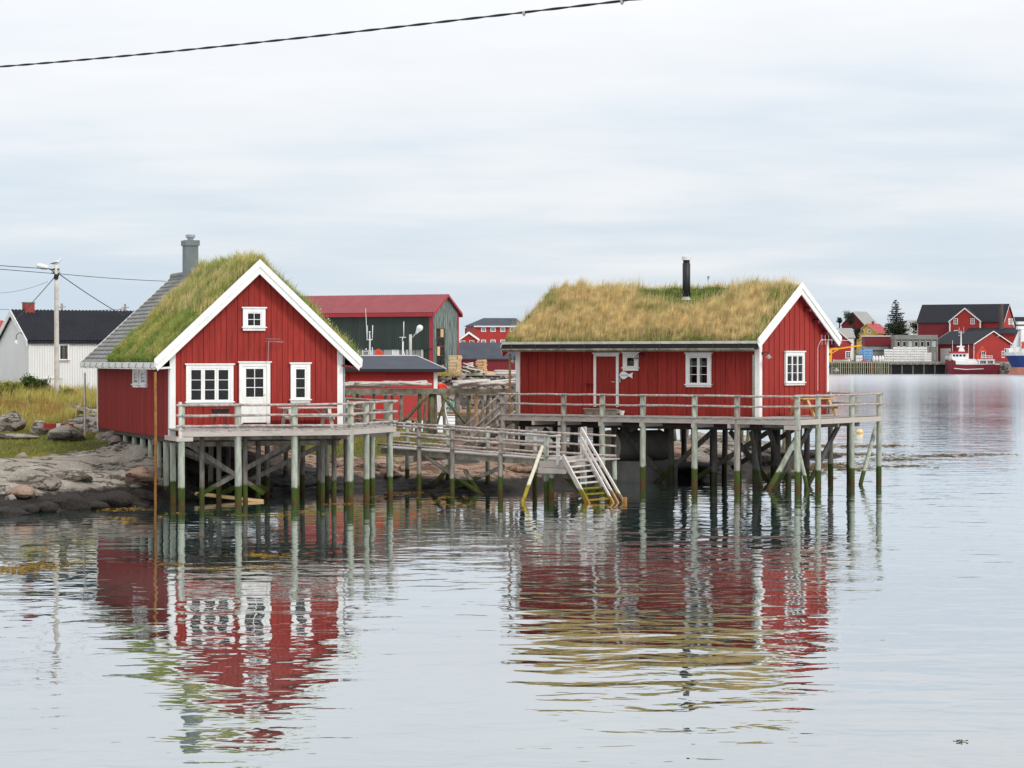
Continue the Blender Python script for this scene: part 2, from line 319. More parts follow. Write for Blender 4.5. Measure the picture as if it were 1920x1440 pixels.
def rock_mat(name, a, b2, wet=.62, seam=(.05,.045,.04)):
    m = bpy.data.materials.new(name); m.use_nodes = True; nt = m.node_tree; N = nt.nodes; K = nt.links; b = N['Principled BSDF']; b.inputs['Roughness'].default_value = .85; b.inputs['Specular IOR Level'].default_value = .18
    g = N.new('ShaderNodeNewGeometry'); sp = N.new('ShaderNodeSeparateXYZ'); K.new(g.outputs['Position'], sp.inputs[0])
    def nz(s, d=6, st=(1,1,1)):
        mp = N.new('ShaderNodeMapping'); mp.inputs['Scale'].default_value = st; K.new(g.outputs['Position'], mp.inputs[0])
        n = N.new('ShaderNodeTexNoise'); n.inputs['Scale'].default_value = s; n.inputs['Detail'].default_value = d; n.inputs['Roughness'].default_value = .62; K.new(mp.outputs[0], n.inputs[0]); return n.outputs[0]
    def ramp(x, st):
        r = N.new('ShaderNodeValToRGB'); e = r.color_ramp.elements; e[0].position, e[0].color = st[0][0], (*st[0][1], 1); e[1].position, e[1].color = st[-1][0], (*st[-1][1], 1)
        for p, c in st[1:-1]: q = e.new(p); q.color = (*c, 1)
        K.new(x, r.inputs[0]); return r.outputs[0]
    big = nz(.7); fine = nz(14, 4); crk = nz(.42, 5, (.7, 1.5, 3.0))
    col = ramp(big, [(.3, a), (.5, tuple((x+y)/2 for x, y in zip(a, b2))), (.7, b2)])
    def mul(x, y, f=1.0):
        mx = N.new('ShaderNodeMix'); mx.data_type = 'RGBA'; mx.blend_type = 'MULTIPLY'; mx.inputs[0].default_value = f; K.new(x, mx.inputs[6]); K.new(y, mx.inputs[7]); return mx.outputs[2]
    col = mul(col, ramp(fine, [(.3, (.72,.72,.72)), (.7, (1.15,1.15,1.15))]))
    col = mul(col, ramp(crk, [(.470, (1,1,1)), (.494, (.16,.14,.12)), (.506, (.16,.14,.12)), (.535, (1,1,1))]), .9)
    z = N.new('ShaderNodeMath'); z.operation = 'MULTIPLY_ADD'; K.new(nz(1.6), z.inputs[0]); z.inputs[1].default_value = .5; K.new(sp.outputs[2], z.inputs[2])
    mr = N.new('ShaderNodeMapRange'); mr.inputs[1].default_value = wet + .20; mr.inputs[2].default_value = wet + .32; K.new(z.outputs[0], mr.inputs[0])
    mx = N.new('ShaderNodeMix'); mx.data_type = 'RGBA'; K.new(mr.outputs[0], mx.inputs[0]); K.new(ramp(fine, [(.3, (.012,.010,.009)), (.7, (.040,.033,.028))]), mx.inputs[6]); K.new(col, mx.inputs[7])
    K.new(mx.outputs[2], b.inputs['Base Color'])
    rr = N.new('ShaderNodeMapRange'); rr.inputs[3].default_value = .75; rr.inputs[4].default_value = .9; K.new(mr.outputs[0], rr.inputs[0]); K.new(rr.outputs[0], b.inputs['Roughness'])
    bp = N.new('ShaderNodeBump'); bp.inputs['Strength'].default_value = 1.0; bp.inputs['Distance'].default_value = .09
    ad = N.new('ShaderNodeMath'); ad.operation = 'ADD'; K.new(nz(5, 8, (1,.8,2)), ad.inputs[0]); K.new(crk, ad.inputs[1]); K.new(ad.outputs[0], bp.inputs['Height']); K.new(bp.outputs[0], b.inputs['Normal'])
    M[name] = m; return m
rock_mat('rock', (.20,.175,.145), (.40,.365,.31), wet=.55)
rock_mat('rock_pink', (.27,.16,.11), (.34,.25,.19), wet=.45)
rock_mat('rock_wet_shade', (.055,.045,.04), (.10,.08,.068), wet=.75)  # wet-rock tone, also darkened to paint the shade under the left cabin
rock_mat('rubble', (.20,.165,.15), (.36,.31,.28), wet=-.2)

def glass_mat():
    m = bpy.data.materials.new('glass'); m.use_nodes = True; nt = m.node_tree; N = nt.nodes; K = nt.links; N.clear()
    out = N.new('ShaderNodeOutputMaterial'); t = N.new('ShaderNodeBsdfTransparent'); t.inputs[0].default_value = (.75,.77,.76,1)
    g = N.new('ShaderNodeBsdfGlossy'); g.inputs['Roughness'].default_value = .02; fr = N.new('ShaderNodeFresnel'); fr.inputs[0].default_value = 1.45
    mx = N.new('ShaderNodeMixShader'); K.new(fr.outputs[0], mx.inputs[0]); K.new(t.outputs[0], mx.inputs[1]); K.new(g.outputs[0], mx.inputs[2]); K.new(mx.outputs[0], out.inputs[0]); M['glass'] = m
glass_mat()
def peel_mat():                                      # green paint flaking off grey boards
    m = mat('green_peel', (.07,.095,.085), .8, .3, 1.2, (6,6,.5), col2=(.20,.24,.22), thr=(.42,.56)); return m
peel_mat()

def water_mat():
    m = bpy.data.materials.new('water'); m.use_nodes = True; nt = m.node_tree; N = nt.nodes; K = nt.links; N.clear()
    out = N.new('ShaderNodeOutputMaterial'); g = N.new('ShaderNodeNewGeometry'); sp = N.new('ShaderNodeSeparateXYZ'); K.new(g.outputs['Position'], sp.inputs[0])
    def nz(s, d, st=(1,1,1), off=0, dist=0.0):
        mp = N.new('ShaderNodeMapping'); mp.inputs['Scale'].default_value = st; mp.inputs['Location'].default_value = (off, off*1.3, 0); K.new(g.outputs['Position'], mp.inputs[0])
        n = N.new('ShaderNodeTexNoise'); n.inputs['Scale'].default_value = s; n.inputs['Detail'].default_value = d; n.inputs['Roughness'].default_value = .45; n.inputs['Distortion'].default_value = dist; K.new(mp.outputs[0], n.inputs[0]); return n.outputs[0]
    def math_(op, a, b):
        n = N.new('ShaderNodeMath'); n.operation = op
        for i, x in enumerate((a, b)):
            if isinstance(x, (int, float)): n.inputs[i].default_value = x
            else: K.new(x, n.inputs[i])
        return n.outputs[0]
    swell = nz(.42, 1, (.7,1,1), 3); ripple = nz(1.15, 2, (.75,1,1), 11, .4); fine = nz(4.0, 2, (.8,1,1), 5)
    calm = nz(.05, 2, (1,.5,1), 23)
    mr = N.new('ShaderNodeMapRange'); mr.inputs[1].default_value = .38; mr.inputs[2].default_value = .62; mr.inputs[3].default_value = .55; mr.inputs[4].default_value = 1.25; K.new(calm, mr.inputs[0])
    h = math_('ADD', math_('MULTIPLY', swell, .028), math_('ADD', math_('MULTIPLY', ripple, .0165), math_('MULTIPLY', fine, .0011)))
    h = math_('MULTIPLY', h, mr.outputs[0])
    bp = N.new('ShaderNodeBump'); bp.inputs['Strength'].default_value = 1.0; bp.inputs['Distance'].default_value = 1.0; K.new(h, bp.inputs['Height'])
    ro = N.new('ShaderNodeMapRange'); ro.inputs[1].default_value = 95; ro.inputs[2].default_value = 700; ro.inputs[3].default_value = .010; ro.inputs[4].default_value = .20; K.new(sp.outputs[1], ro.inputs[0])   # unresolved wavelets out on the open water
    gl = N.new('ShaderNodeBsdfGlossy'); K.new(ro.outputs[0], gl.inputs['Roughness']); K.new(bp.outputs[0], gl.inputs['Normal']); gl.inputs[0].default_value = (.955,.975,1,1)
    df = N.new('ShaderNodeBsdfDiffuse'); bed = nz(.10, 4, (1,.7,1), 40)
    r = N.new('ShaderNodeValToRGB'); e = r.color_ramp.elements; e[0].position = .35; e[0].color = (.006,.018,.015,1); e[1].position = .68; e[1].color = (.042,.092,.082,1); K.new(bed, r.inputs[0]); K.new(r.outputs[0], df.inputs[0])
    fr = N.new('ShaderNodeFresnel'); fr.inputs[0].default_value = 1.42; K.new(bp.outputs[0], fr.inputs['Normal'])
    f2 = math_('MINIMUM', math_('ADD', math_('MULTIPLY', fr.outputs[0], .70), .38), .97)
    mx = N.new('ShaderNodeMixShader'); K.new(f2, mx.inputs[0]); K.new(df.outputs[0], mx.inputs[1]); K.new(gl.outputs[0], mx.inputs[2]); K.new(mx.outputs[0], out.inputs[0]); M['water'] = m
water_mat()
# ------------------------------------------------------------------ water and land
def water():
    s = 9000
    me = bpy.data.meshes.new('water'); me.from_pydata([(-s,-60,0),(s,-60,0),(s,s,0),(-s,s,0)], [], [(0,1,2,3)]); me.update()
    o = structure(link('water', me, M['water'])); o['label'] = 'calm grey-blue harbour water mirroring the red cabins'
water()
CT = []
def ct(u, Y, z, g): CT.append(((u - CX) / F * Y, Y, z, g))
def cv(u, v, Y, g=0): ct(u, Y, P(u, v, Y).z, g)
EDGE = [(-250,83),(-100,83.5),(0,84.2),(100,86),(200,88.5),(300,91.5),(400,94.5),(500,97),(600,98.5),(700,99.5),(800,98.5),(880,97.8),(960,99),(1040,102),(1120,105),(1200,108),(1290,109.5),(1380,112.5),(1450,118),(1500,125),(1550,133)]
for u, Y in EDGE: ct(u, Y, 0, 0); ct(u, Y - 4.5, -1.3, 0)
for u, Y in [(1500,137),(1400,134),(1300,131),(1200,128),(1100,127),(1000,128),(940,132),(880,138),(840,146)]: ct(u, Y, 0, 0); ct(u + 12, Y + 7, -1.4, 0)
ct(1600, 128, -1.2, 0); ct(1620, 140, -1.4, 0); ct(1560,120,-1.3,0); ct(700,156,-.6,0)
for a in [(0,930,86.5),(0,900,88.5),(0,870,93.5),(100,915,89),(100,885,92),(150,850,98),(230,850,98.5),(250,880,95),(230,915,91.5),(-120,890,90),
          (214,817,101),(243,836,97.5),(262,842,96),(280,853,94.6),(298,882,93.4),(640,875,105.5),(720,880,105),(700,905,101.5),(820,870,105),(860,885,102),(900,860,106),
          (960,840,111),(980,872,106),(1050,860,108),(900,822,118),(1000,828,118),(1120,855,112),(1250,852,113),(1220,870,110),(1300,834,120),(1380,837,119),(1440,840,122),(1490,846,126),(1200,838,119),(180,790,108)]: cv(*a)
for a in [(0,860,97,1),(60,850,99,1),(100,840,100.5,1),(0,832,101,1),(180,842,100,1),(170,830,102,1),(60,810,106,1),(0,802,108,1),(-100,806,106,1),(20,770,113,1),(20,735,120,1),(100,745,118,1),
          (100,782,111,1),(150,772,113,.45),(150,750,119,1),(178,757,118,.8),(-100,730,121,1),(600,815,114,1),(700,815,114,1),(760,818,113,.8),(640,850,109,.9),(720,848,109,.8),(820,835,112,.5),(800,813,121,.5)]: cv(*a)
for a in [(0,130,3.4,1),(150,130,3.2,1),(250,115,2.9,.6),(300,110,2.3,.2),(350,104,1.7,0),(400,100,1.2,0),(300,125,3.0,1),(450,112,2.0,.5),(500,105,1.35,0),(0,152,3.0,1),(250,152,2.9,1),(380,97,.55,0),(450,99,.6,0),(600,140,1.5,1),(-200,140,3.2,1),(700,135,1.2,1)]: ct(*a)
CP = np.array(CT)
def tps_fit(xy, val, lam=.02):
    d = np.linalg.norm(xy[:,None] - xy[None], axis=2); K = np.where(d > 0, d*d*np.log(np.maximum(d, 1e-9)), 0) + lam * np.eye(len(xy)) * 10
    n = len(xy); A = np.zeros((n+3, n+3)); A[:n,:n] = K; A[:n,n] = 1; A[:n,n+1:] = xy; A[n,:n] = 1; A[n+1:,:n] = xy.T
    b = np.zeros(n+3); b[:n] = val; w = np.linalg.solve(A, b); return w
WZ = tps_fit(CP[:,:2], CP[:,2])
def tps(w, X):
    out = np.zeros(len(X))
    for s in range(0, len(X), 20000):
        q = X[s:s+20000]; d = np.linalg.norm(q[:,None] - CP[None,:,:2], axis=2); K = np.where(d > 0, d*d*np.log(np.maximum(d, 1e-9)), 0)
        out[s:s+20000] = K @ w[:-3] + w[-3] + q @ w[-2:]
    return out
def gmask(X):                                        # grass share: nearest control points, weighted
    out = np.zeros(len(X))
    for s in range(0, len(X), 20000):
        q = X[s:s+20000]; d2 = ((q[:,None] - CP[None,:,:2])**2).sum(2) + .3; k = 1 / d2**1.6; out[s:s+20000] = (k * CP[None,:,3]).sum(1) / k.sum(1)
    return out
def ground_z(x, y): return float(tps(WZ, np.array([[x, y]]))[0])
def terrain():
    st = .15; xs = np.arange(-36, 22, st); ys = np.arange(79, 152, st); nx, ny = len(xs), len(ys)
    GX, GY = np.meshgrid(xs, ys); q = np.stack([GX.ravel(), GY.ravel()], 1); z = tps(WZ, q); g = gmask(q)
    dz = np.empty(len(q)); gn = np.empty(len(q))
    for i, (x, y) in enumerate(q):
        a = mnoise.fractal((x*.55, y*.75, z[i]*1.4), 1.0, 2.1, 4); r = mnoise.ridged_multi_fractal((x*.33+5, y*.6, z[i]*.8), .9, 2.2, 4, 1.0, 2.0)
        vd = mnoise.voronoi((x*.20+.22*a, y*.40+.15*a, z[i]*1.5))[0]; ck = max(0.0, 1 - (vd[1]-vd[0])*13.0); tr_ = z[i]*2.0 + a*.5 + x*.06; led = (tr_ - math.floor(tr_)); led = (min(1, led*1.8) - led)
        dz[i] = a*.10 + (r - 1.2)*.06 - ck*.20 + led*.26; gn[i] = mnoise.noise((x*.5, y*.5, 3))*.18
    g = g + gn; rocky = np.clip((.75 - g)/.3, .12, 1); z = z + dz*rocky
    z = np.clip(z, -2.2, 6)
    keep = (z.reshape(ny, nx) > -1.4)
    V = np.column_stack([q, z]); F4 = []; mi = []
    G = g.reshape(ny, nx)
    for j in range(ny-1):
        for i in range(nx-1):
            if keep[j:j+2, i:i+2].any():
                F4.append((j*nx+i, j*nx+i+1, (j+1)*nx+i+1, (j+1)*nx+i))
                x, y = xs[i], ys[j]; pk = x/y*F + CX
                mi.append(0 if G[j,i] > .52 else 3 if (300 < pk < 600 and y < 104) else (2 if 480 < pk + 40*mnoise.noise((x*.4,y*.4,0)) < 1300 else 1))  # ground under the left cabin: near-black, painted shade on top of wet stone
    me = bpy.data.meshes.new('rocky_shore'); me.from_pydata(V.tolist(), [], F4); me.update()
    for k in ('soil', 'rock', 'rock_pink', 'rock_wet_shade'): me.materials.append(M[k])
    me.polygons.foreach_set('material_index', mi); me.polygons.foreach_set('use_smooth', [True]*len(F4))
    o = structure(link('rocky_shore', me, None)); o['label'] = 'bare granite shore with grass on its upper side'
    return xs, ys, z.reshape(ny, nx), G
TX, TY, TZ, TG = terrain()
def tz(x, y):
    i = (x - TX[0])/(TX[1]-TX[0]); j = (y - TY[0])/(TY[1]-TY[0]); i0 = int(np.clip(i, 0, len(TX)-2)); j0 = int(np.clip(j, 0, len(TY)-2)); a, b = i-i0, j-j0
    return float(TZ[j0,i0]*(1-a)*(1-b)+TZ[j0,i0+1]*a*(1-b)+TZ[j0+1,i0]*(1-a)*b+TZ[j0+1,i0+1]*a*b)
def tzv(x, y):
    i = np.clip((x - TX[0])/(TX[1]-TX[0]), 0, len(TX)-2); j = np.clip((y - TY[0])/(TY[1]-TY[0]), 0, len(TY)-2); i0 = i.astype(int); j0 = j.astype(int); a, b = i-i0, j-j0
    return TZ[j0,i0]*(1-a)*(1-b)+TZ[j0,i0+1]*a*(1-b)+TZ[j0+1,i0]*(1-a)*b+TZ[j0+1,i0+1]*a*b, TG[j0,i0]
def hash_noise(p, s):                                # cheap smooth noise for many points
    return np.sin(p[:,0]*s*1.7+1.3)*np.sin(p[:,1]*s*1.3+.7) + .5*np.sin(p[:,0]*s*3.1+p[:,1]*s*2.3)
def clumpn(b, s, off=0.0): return np.array([mnoise.fractal((p[0]*s+off, p[1]*s, p[2]*s), 1, 2, 2) for p in b])
def blades(name, base, h, w, lean, mat_, parent=None, wind=(.12,.0), curve=.5):
    """base (n,3); every blade a bent strip of three triangles"""
    n = len(base); a = np.random.uniform(0, 2*np.pi, n); dx = np.column_stack([np.cos(a), np.sin(a), np.zeros(n)])*(w/2)[:,None]
    la = np.random.uniform(0, 2*np.pi, n); ln = np.abs(np.random.normal(0, lean, n)); off = np.column_stack([np.cos(la)*ln + wind[0], np.sin(la)*ln + wind[1], np.zeros(n)])*h[:,None]
    mid = base + off*.35*curve*2*.6 + np.column_stack([np.zeros(n), np.zeros(n), h*.55]); tip = base + off + np.column_stack([np.zeros(n), np.zeros(n), h*(1-.25*np.minimum(ln, 1))])
    V = np.stack([base-dx, base+dx, mid-dx*.75, mid+dx*.75, tip], 1).reshape(-1, 3); k = np.arange(n)*5
    T = np.stack([np.stack([k,k+1,k+3],1), np.stack([k,k+3,k+2],1), np.stack([k+2,k+3,k+4],1)], 1).reshape(-1, 3)
    return stuff(np_mesh(name, V, T, M[mat_], parent))
def scatter(n, x0, x1, y0, y1, gmin, gmax=9, cond=None):
    x = np.random.uniform(x0, x1, n); y = np.random.uniform(y0, y1, n); z, g = tzv(x, y); k = (g > gmin) & (g < gmax) & (z > .5)
    if cond is not None: k &= cond(x, y, z)
    return np.column_stack([x, y, z-.02])[k]
b = scatter(60000, -34, -14.5, 106.5, 126, .55, cond=lambda x, y, z: (x/y*F+CX > -140) & (x/y*F + CX < 185)); n = len(b)
o = blades('meadow_grass', b, np.random.uniform(.15, .55, n)*np.clip(1+1.1*clumpn(b, .8), .3, 2.2), np.random.uniform(.015, .035, n), .28, 'meadow'); o['label'] = 'tall yellow dry grass on the slope below the white building'
b = scatter(70000, -30, -14.5, 95, 109, .5); n = len(b)
o = blades('short_grass', b, np.random.uniform(.05, .17, n), np.random.uniform(.015, .03, n), .5, 'lawn'); o['label'] = 'short green and yellow grass above the rock shelf'
b = scatter(45000, -11, -1, 105, 122, .5); n = len(b)
o = blades('shore_grass', b, np.random.uniform(.06, .22, n), np.random.uniform(.015, .03, n), .4, 'lawn'); o['label'] = 'yellow-green grass on the rocks between the two cabins'

# boulders: a few displaced stones whose meshes are shared
def stone_mesh(seed, sub=3, sharp=.35):
    bm = bmesh.new(); bmesh.ops.create_icosphere(bm, subdivisions=sub, radius=1.0); rnd = random.Random(seed); off = Vector((rnd.uniform(0,99), rnd.uniform(0,99), rnd.uniform(0,99)))
    cuts = [(Vector((rnd.uniform(-1,1), rnd.uniform(-1,1), rnd.uniform(-.6,1))).normalized(), rnd.uniform(.52,.86)) for _ in range(16)]
    for v in bm.verts:
        p = v.co.copy()
        for nrm, d in cuts:
            k = p.dot(nrm) - d
            if k > 0: p -= nrm * k * .97
        p *= 1 + .10*mnoise.fractal(p*1.3 + off, 1, 2, 3) + .05*mnoise.ridged_multi_fractal(p*2.6 + off, 1, 2, 3, 1, 2); v.co = p
    me = bpy.data.meshes.new('boulder'); bm.to_mesh(me); bm.free(); me.polygons.foreach_set('use_smooth', [sub > 2]*len(me.polygons))
    return me
STONES = [stone_mesh(k, 3) for k in range(5)]; PEBBLES = [stone_mesh(50+k, 1) for k in range(6)]
def boulder(u, v, Y, w, h, label, m='rock', d=None, k=None, cat='boulder', group=None, name='boulder', rz=None, tilt=0):
    """centre of the visible stone at pixel u,v and depth Y; w, h, d in metres"""
    me = random.choice(STONES) if k is None else STONES[k % 5]
    key = (me.name, m)
    if key not in BCACHE: c = me.copy(); c.materials.append(M[m]); BCACHE[key] = c
    o = bpy.data.objects.new(name, BCACHE[key]); C.objects.link(o); o.location = P(u, v, Y); o.scale = (w/2, (d or w*.8)/2, h/2); o.rotation_euler = (R(tilt), 0, random.uniform(-.5,.5) if rz is None else rz)
    return tag(o, label, cat, group)
BCACHE = {}
boulder(20, 792, 106, 1.35, 1.15, 'pale grey granite boulder in the dry grass at the left picture edge', k=0)
boulder(72, 802, 105, .85, .65, 'small grey boulder left of the red and white board', k=1)
boulder(124, 816, 103, 1.85, .95, 'large brown boulder lying in front of the red and white board', 'rock', k=2, rz=.1)
boulder(22, 819, 103, 2.6, .35, 'flat grey slab sunk in the green grass', k=3, d=1.2)
boulder(40, 858, 97, .7, .4, 'low grey stone at the edge of the green grass', k=4)
boulder(48, 905, 88.6, 2.3, .95, 'big tan boulder on the front edge of the rock shelf', k=1, d=1.6)
boulder(38, 925, 86.6, 1.25, .6, 'reddish tan boulder under the front edge of the rock shelf', 'rock_pink', k=4)
boulder(20, 934, 86.0, .45, .34, 'small rounded tan stone low on the left shore', 'rubble', k=0)
boulder(72, 926, 86.6, .36, .28, 'small pale stone beside the reddish tan boulder', 'rubble', k=3)
boulder(130, 893, 91.0, 1.9, .7, 'blocky tan rock in the middle of the shelf', k=0, d=1.4)
boulder(265, 893, 92.3, 1.5, .8, 'brownish rock beside the piles of the left cabin', 'rock_pink', k=2)
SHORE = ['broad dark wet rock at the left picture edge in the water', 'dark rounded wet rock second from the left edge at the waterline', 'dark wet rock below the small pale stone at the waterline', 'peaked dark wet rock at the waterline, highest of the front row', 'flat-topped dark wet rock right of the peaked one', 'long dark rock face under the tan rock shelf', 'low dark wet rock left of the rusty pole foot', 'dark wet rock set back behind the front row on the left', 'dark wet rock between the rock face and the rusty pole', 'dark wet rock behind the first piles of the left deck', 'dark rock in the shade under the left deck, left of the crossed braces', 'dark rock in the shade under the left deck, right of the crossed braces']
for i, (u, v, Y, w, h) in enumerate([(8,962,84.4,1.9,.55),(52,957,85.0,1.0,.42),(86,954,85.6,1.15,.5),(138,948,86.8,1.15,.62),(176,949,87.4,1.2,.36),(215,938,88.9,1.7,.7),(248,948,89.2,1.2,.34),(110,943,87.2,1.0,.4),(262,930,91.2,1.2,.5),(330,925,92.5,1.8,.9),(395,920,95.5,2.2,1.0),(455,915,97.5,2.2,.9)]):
    boulder(u, v, Y, w, h, SHORE[i], 'rock_wet_shade', group='dark wet rocks along the left waterline', name='shore_rock')
for i, (u, v, Y, w, h, l) in enumerate([(700,876,105,3.4,1.1,'long pink granite block below the grass between the cabins'),(630,872,106,1.6,.7,'pink boulder right of the left cabin piles'),(600,885,104,1.5,.8,'brownish boulder deep under the left deck'),
        (736,893,102.5,1.1,.6,'rounded pink boulder beside the last pile of the left deck'),(772,900,101.5,.9,.5,'round grey-brown stone below the start of the gangway'),(800,878,104.5,2.6,1.0,'broad brown rock under the gangway'),
        (883,872,104.5,1.9,.75,'tan boulder under the middle of the gangway'),(905,888,102.5,1.7,.6,'olive-shaded boulder under the gangway by its back pile'),(985,878,104,1.4,.6,'grey-brown boulder at the right end of the gangway'),(965,880,103.5,.9,.4,'low pale stone beside the raking prop')]):
    boulder(u, v, Y, w, h, l, 'rock_pink', k=i)
MOSSY = ['mossy tan boulder on the skerry, %s' % q for q in ('third of the row from the left', 'tallest of the row', 'right next to the tallest one', 'fifth of the row from the left', 'sixth of the row from the left', 'rightmost of the row', 'leftmost of the row', 'broad one in front of the row')]
for i, (u, v, Y, w, h) in enumerate([(1275,842,119,1.3,.9),(1305,830,120,1.7,1.0),(1335,835,119.5,1.5,.9),(1365,838,119,1.2,.7),(1395,840,119.5,1.3,.7),(1425,843,120.5,1.2,.6),(1240,846,118,1.5,.8),(1350,850,116,2.0,.7)]):
    boulder(u, v, Y, w, h, MOSSY[i], 'rock', group='mossy boulders on the skerry', name='skerry_boulder')
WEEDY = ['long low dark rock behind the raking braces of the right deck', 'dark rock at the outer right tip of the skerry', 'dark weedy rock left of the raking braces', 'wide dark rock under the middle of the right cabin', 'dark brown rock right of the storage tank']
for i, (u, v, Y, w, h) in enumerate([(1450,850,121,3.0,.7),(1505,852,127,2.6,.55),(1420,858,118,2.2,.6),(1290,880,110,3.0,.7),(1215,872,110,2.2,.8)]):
    boulder(u, v, Y, w, h, WEEDY[i], 'rock_wet_shade', group='dark weedy skerry rocks', name='skerry_rock')
PM = []
for me in PEBBLES:
    c = me.copy(); c.materials.append(M['rubble']); PM.append(c)
def stone(p, s, label, group, name='stone'):
    o = bpy.data.objects.new(name, random.choice(PM)); C.objects.link(o); o.location = p; o.scale = (s*random.uniform(.7,1.3)/2, s*random.uniform(.7,1.2)/2, s*random.uniform(.45,.8)/2); o.rotation_euler = (random.uniform(-.5,.5), random.uniform(-.5,.5), random.uniform(0,6)); return tag(o, label, 'stone', group)
for i in range(85):
    t = random.random(); u = random.uniform(112 + 40*t, 182); v = 755 + 58*t + random.uniform(-4,4); Y = 116 - 11*t
    p = P(u, v, Y); p.z = tz(p.x, p.y) + .04; stone(p, random.uniform(.16,.5), 'loose grey stone in the rubble bank left of the left cabin', 'stones of the rubble bank')
for i in range(12):
    u = random.uniform(182, 240); p = P(u, 812 + (u-182)*.5, 103 - (u-182)*.08); p.z = tz(p.x, p.y) + .1; stone(p, random.uniform(.4,.8), 'grey foundation stone under the corner of the left cabin', 'foundation stones under the left cabin')
t = thing('painted_board', 'red board with a white middle band behind the large brown boulder', 'board', P(110, 799, 104.6))
w = .056/2*44
MB().box(-.64,-.09,-.05,.05,-.10,.10).build('red_section', M['red_far'], t); MB().box(.09,.62,-.05,.05,-.10,.10).build('red_section', M['red_far'], t); MB().box(-.09,.09,-.052,.052,-.11,.11).build('white_section', M['white_worn'], t)
# the leafy shrub on the crest
def leaves(name, pts, size, mat_, parent=None):
    n = len(pts); a = np.random.normal(0, 1, (n,3)); a /= np.linalg.norm(a, axis=1)[:,None]; b = np.cross(a, np.random.normal(0,1,(n,3))); b /= np.linalg.norm(b, axis=1)[:,None]; s = size*np.random.uniform(.6,1.3,n)[:,None]
    V = np.stack([pts-a*s, pts+b*s*.45, pts+a*s, pts-b*s*.45], 1).reshape(-1,3); k = np.arange(n)*4; T = np.stack([np.stack([k,k+1,k+2],1), np.stack([k,k+2,k+3],1)],1).reshape(-1,3)
    return stuff(np_mesh(name, V, T, M[mat_], parent))
def clump(c, r, n, k=14):
    cs = np.random.normal(0, 1, (k,3)); cs /= np.linalg.norm(cs, axis=1)[:,None]; cs *= np.random.uniform(.3,.8,k)[:,None]; i = np.random.randint(0, k, n)
    return np.array(c) + (cs[i] + np.random.normal(0, .17, (n,3)))*np.array(r)
p = P(62, 740, 119); t = thing('shrub', 'dark green leafy shrub on the grassy crest by the white building', 'shrub', (p.x, p.y, tz(p.x, p.y)))
leaves('foliage', clump((0,0,.45), (.75,.6,.55), 2600), .07, 'shrub', t); m_ = MB()
for i in range(6): a = i*1.05; m_.tube([(0,0,-.1),(math.cos(a)*.2,math.sin(a)*.2,.3),(math.cos(a)*.45,math.sin(a)*.4,.7)], [.02,.014,.006], 5)
m_.build('stem', M['bark'], t)
for k, (u, v, s_) in enumerate(((28,742,.5),(128,752,.45),(5,748,.6),(150,785,.3))):
    p = P(u, v, 118 if k < 3 else 110); t = thing('shrub', ['low yellow-green weedy bush left of the dark green shrub', 'low weedy bush right of the utility pole foot', 'weedy bush at the left picture edge on the crest', 'small bush among the loose stones by the left cabin'][k], 'shrub', (p.x, p.y, tz(p.x, p.y))); leaves('foliage', clump((0,0,s_*.5), (s_*1.1,s_*.8,s_*.7), 900), .06, 'lawn', t)
# floating weed
def weed(name, label, patches, mat_, n):
    V = []; T = []
    for (u, v, wu, dv) in patches:
        for i in range(int(n * wu * max(dv, 2) / 400)):
            a = random.gauss(0, .38); b_ = random.gauss(0, .36); p = PZ(u + a*wu, max(v + b_*dv, 700), 0); s = random.uniform(.02,.08)*(p.y/90); an = random.uniform(0,6.3); k = len(V); z = random.uniform(.004,.035)
            for q in range(5):
                an += 1.2566; rr = s*random.uniform(.4,1.5); V.append((p.x + math.cos(an)*rr*1.7, p.y + math.sin(an)*rr, z*(random.random()+.2)))
            T += [(k,k+1,k+2),(k,k+2,k+3),(k,k+3,k+4)]
    o = stuff(np_mesh(name, np.array(V), np.array(T), M[mat_])); o['label'] = label
weed('seaweed', 'orange-brown seaweed floating off the left shore and under the left deck', [(208,956,44,5),(255,954,36,5),(225,972,60,5),(235,979,30,3),(40,1066,90,14),(100,1060,80,9),(20,1072,50,9),(485,1041,70,5),(505,1044,40,4),(330,1058,50,4),(400,1066,60,5),(490,1065,70,8),(375,1005,30,3),(570,960,40,4),(560,1000,1,1),(455,966,50,3),(520,967,40,4),(330,963,30,3),(655,945,60,4)], 'seaweed', 60)
weed('seaweed', 'yellow-brown seaweed at the water edge under the gangway', [(810,941,50,6),(840,932,60,4),(860,945,60,4),(985,911,90,6),(760,925,70,5),(700,930,60,4)], 'seaweed', 45)
weed('seaweed', 'brown belt of seaweed lying off the skerry behind the right deck', [(1620,837,110,4),(1540,836,60,4),(1600,852,120,6),(1560,872,110,8),(1480,878,110,8),(1680,862,90,6),(1760,855,120,4),(1840,852,80,3),(1440,868,80,9),(1500,888,90,5),(1600,880,70,5),(1700,874,60,4),(1677,835,20,4)], 'seaweed_dark', 230)
weed('seaweed', 'small dark scraps of weed drifting on the open water at the right', [(1797,1391,24,2),(1555,894,16,2),(1560,898,14,2),(1630,903,16,1.5),(1430,897,8,2)], 'seaweed_dark', 110)
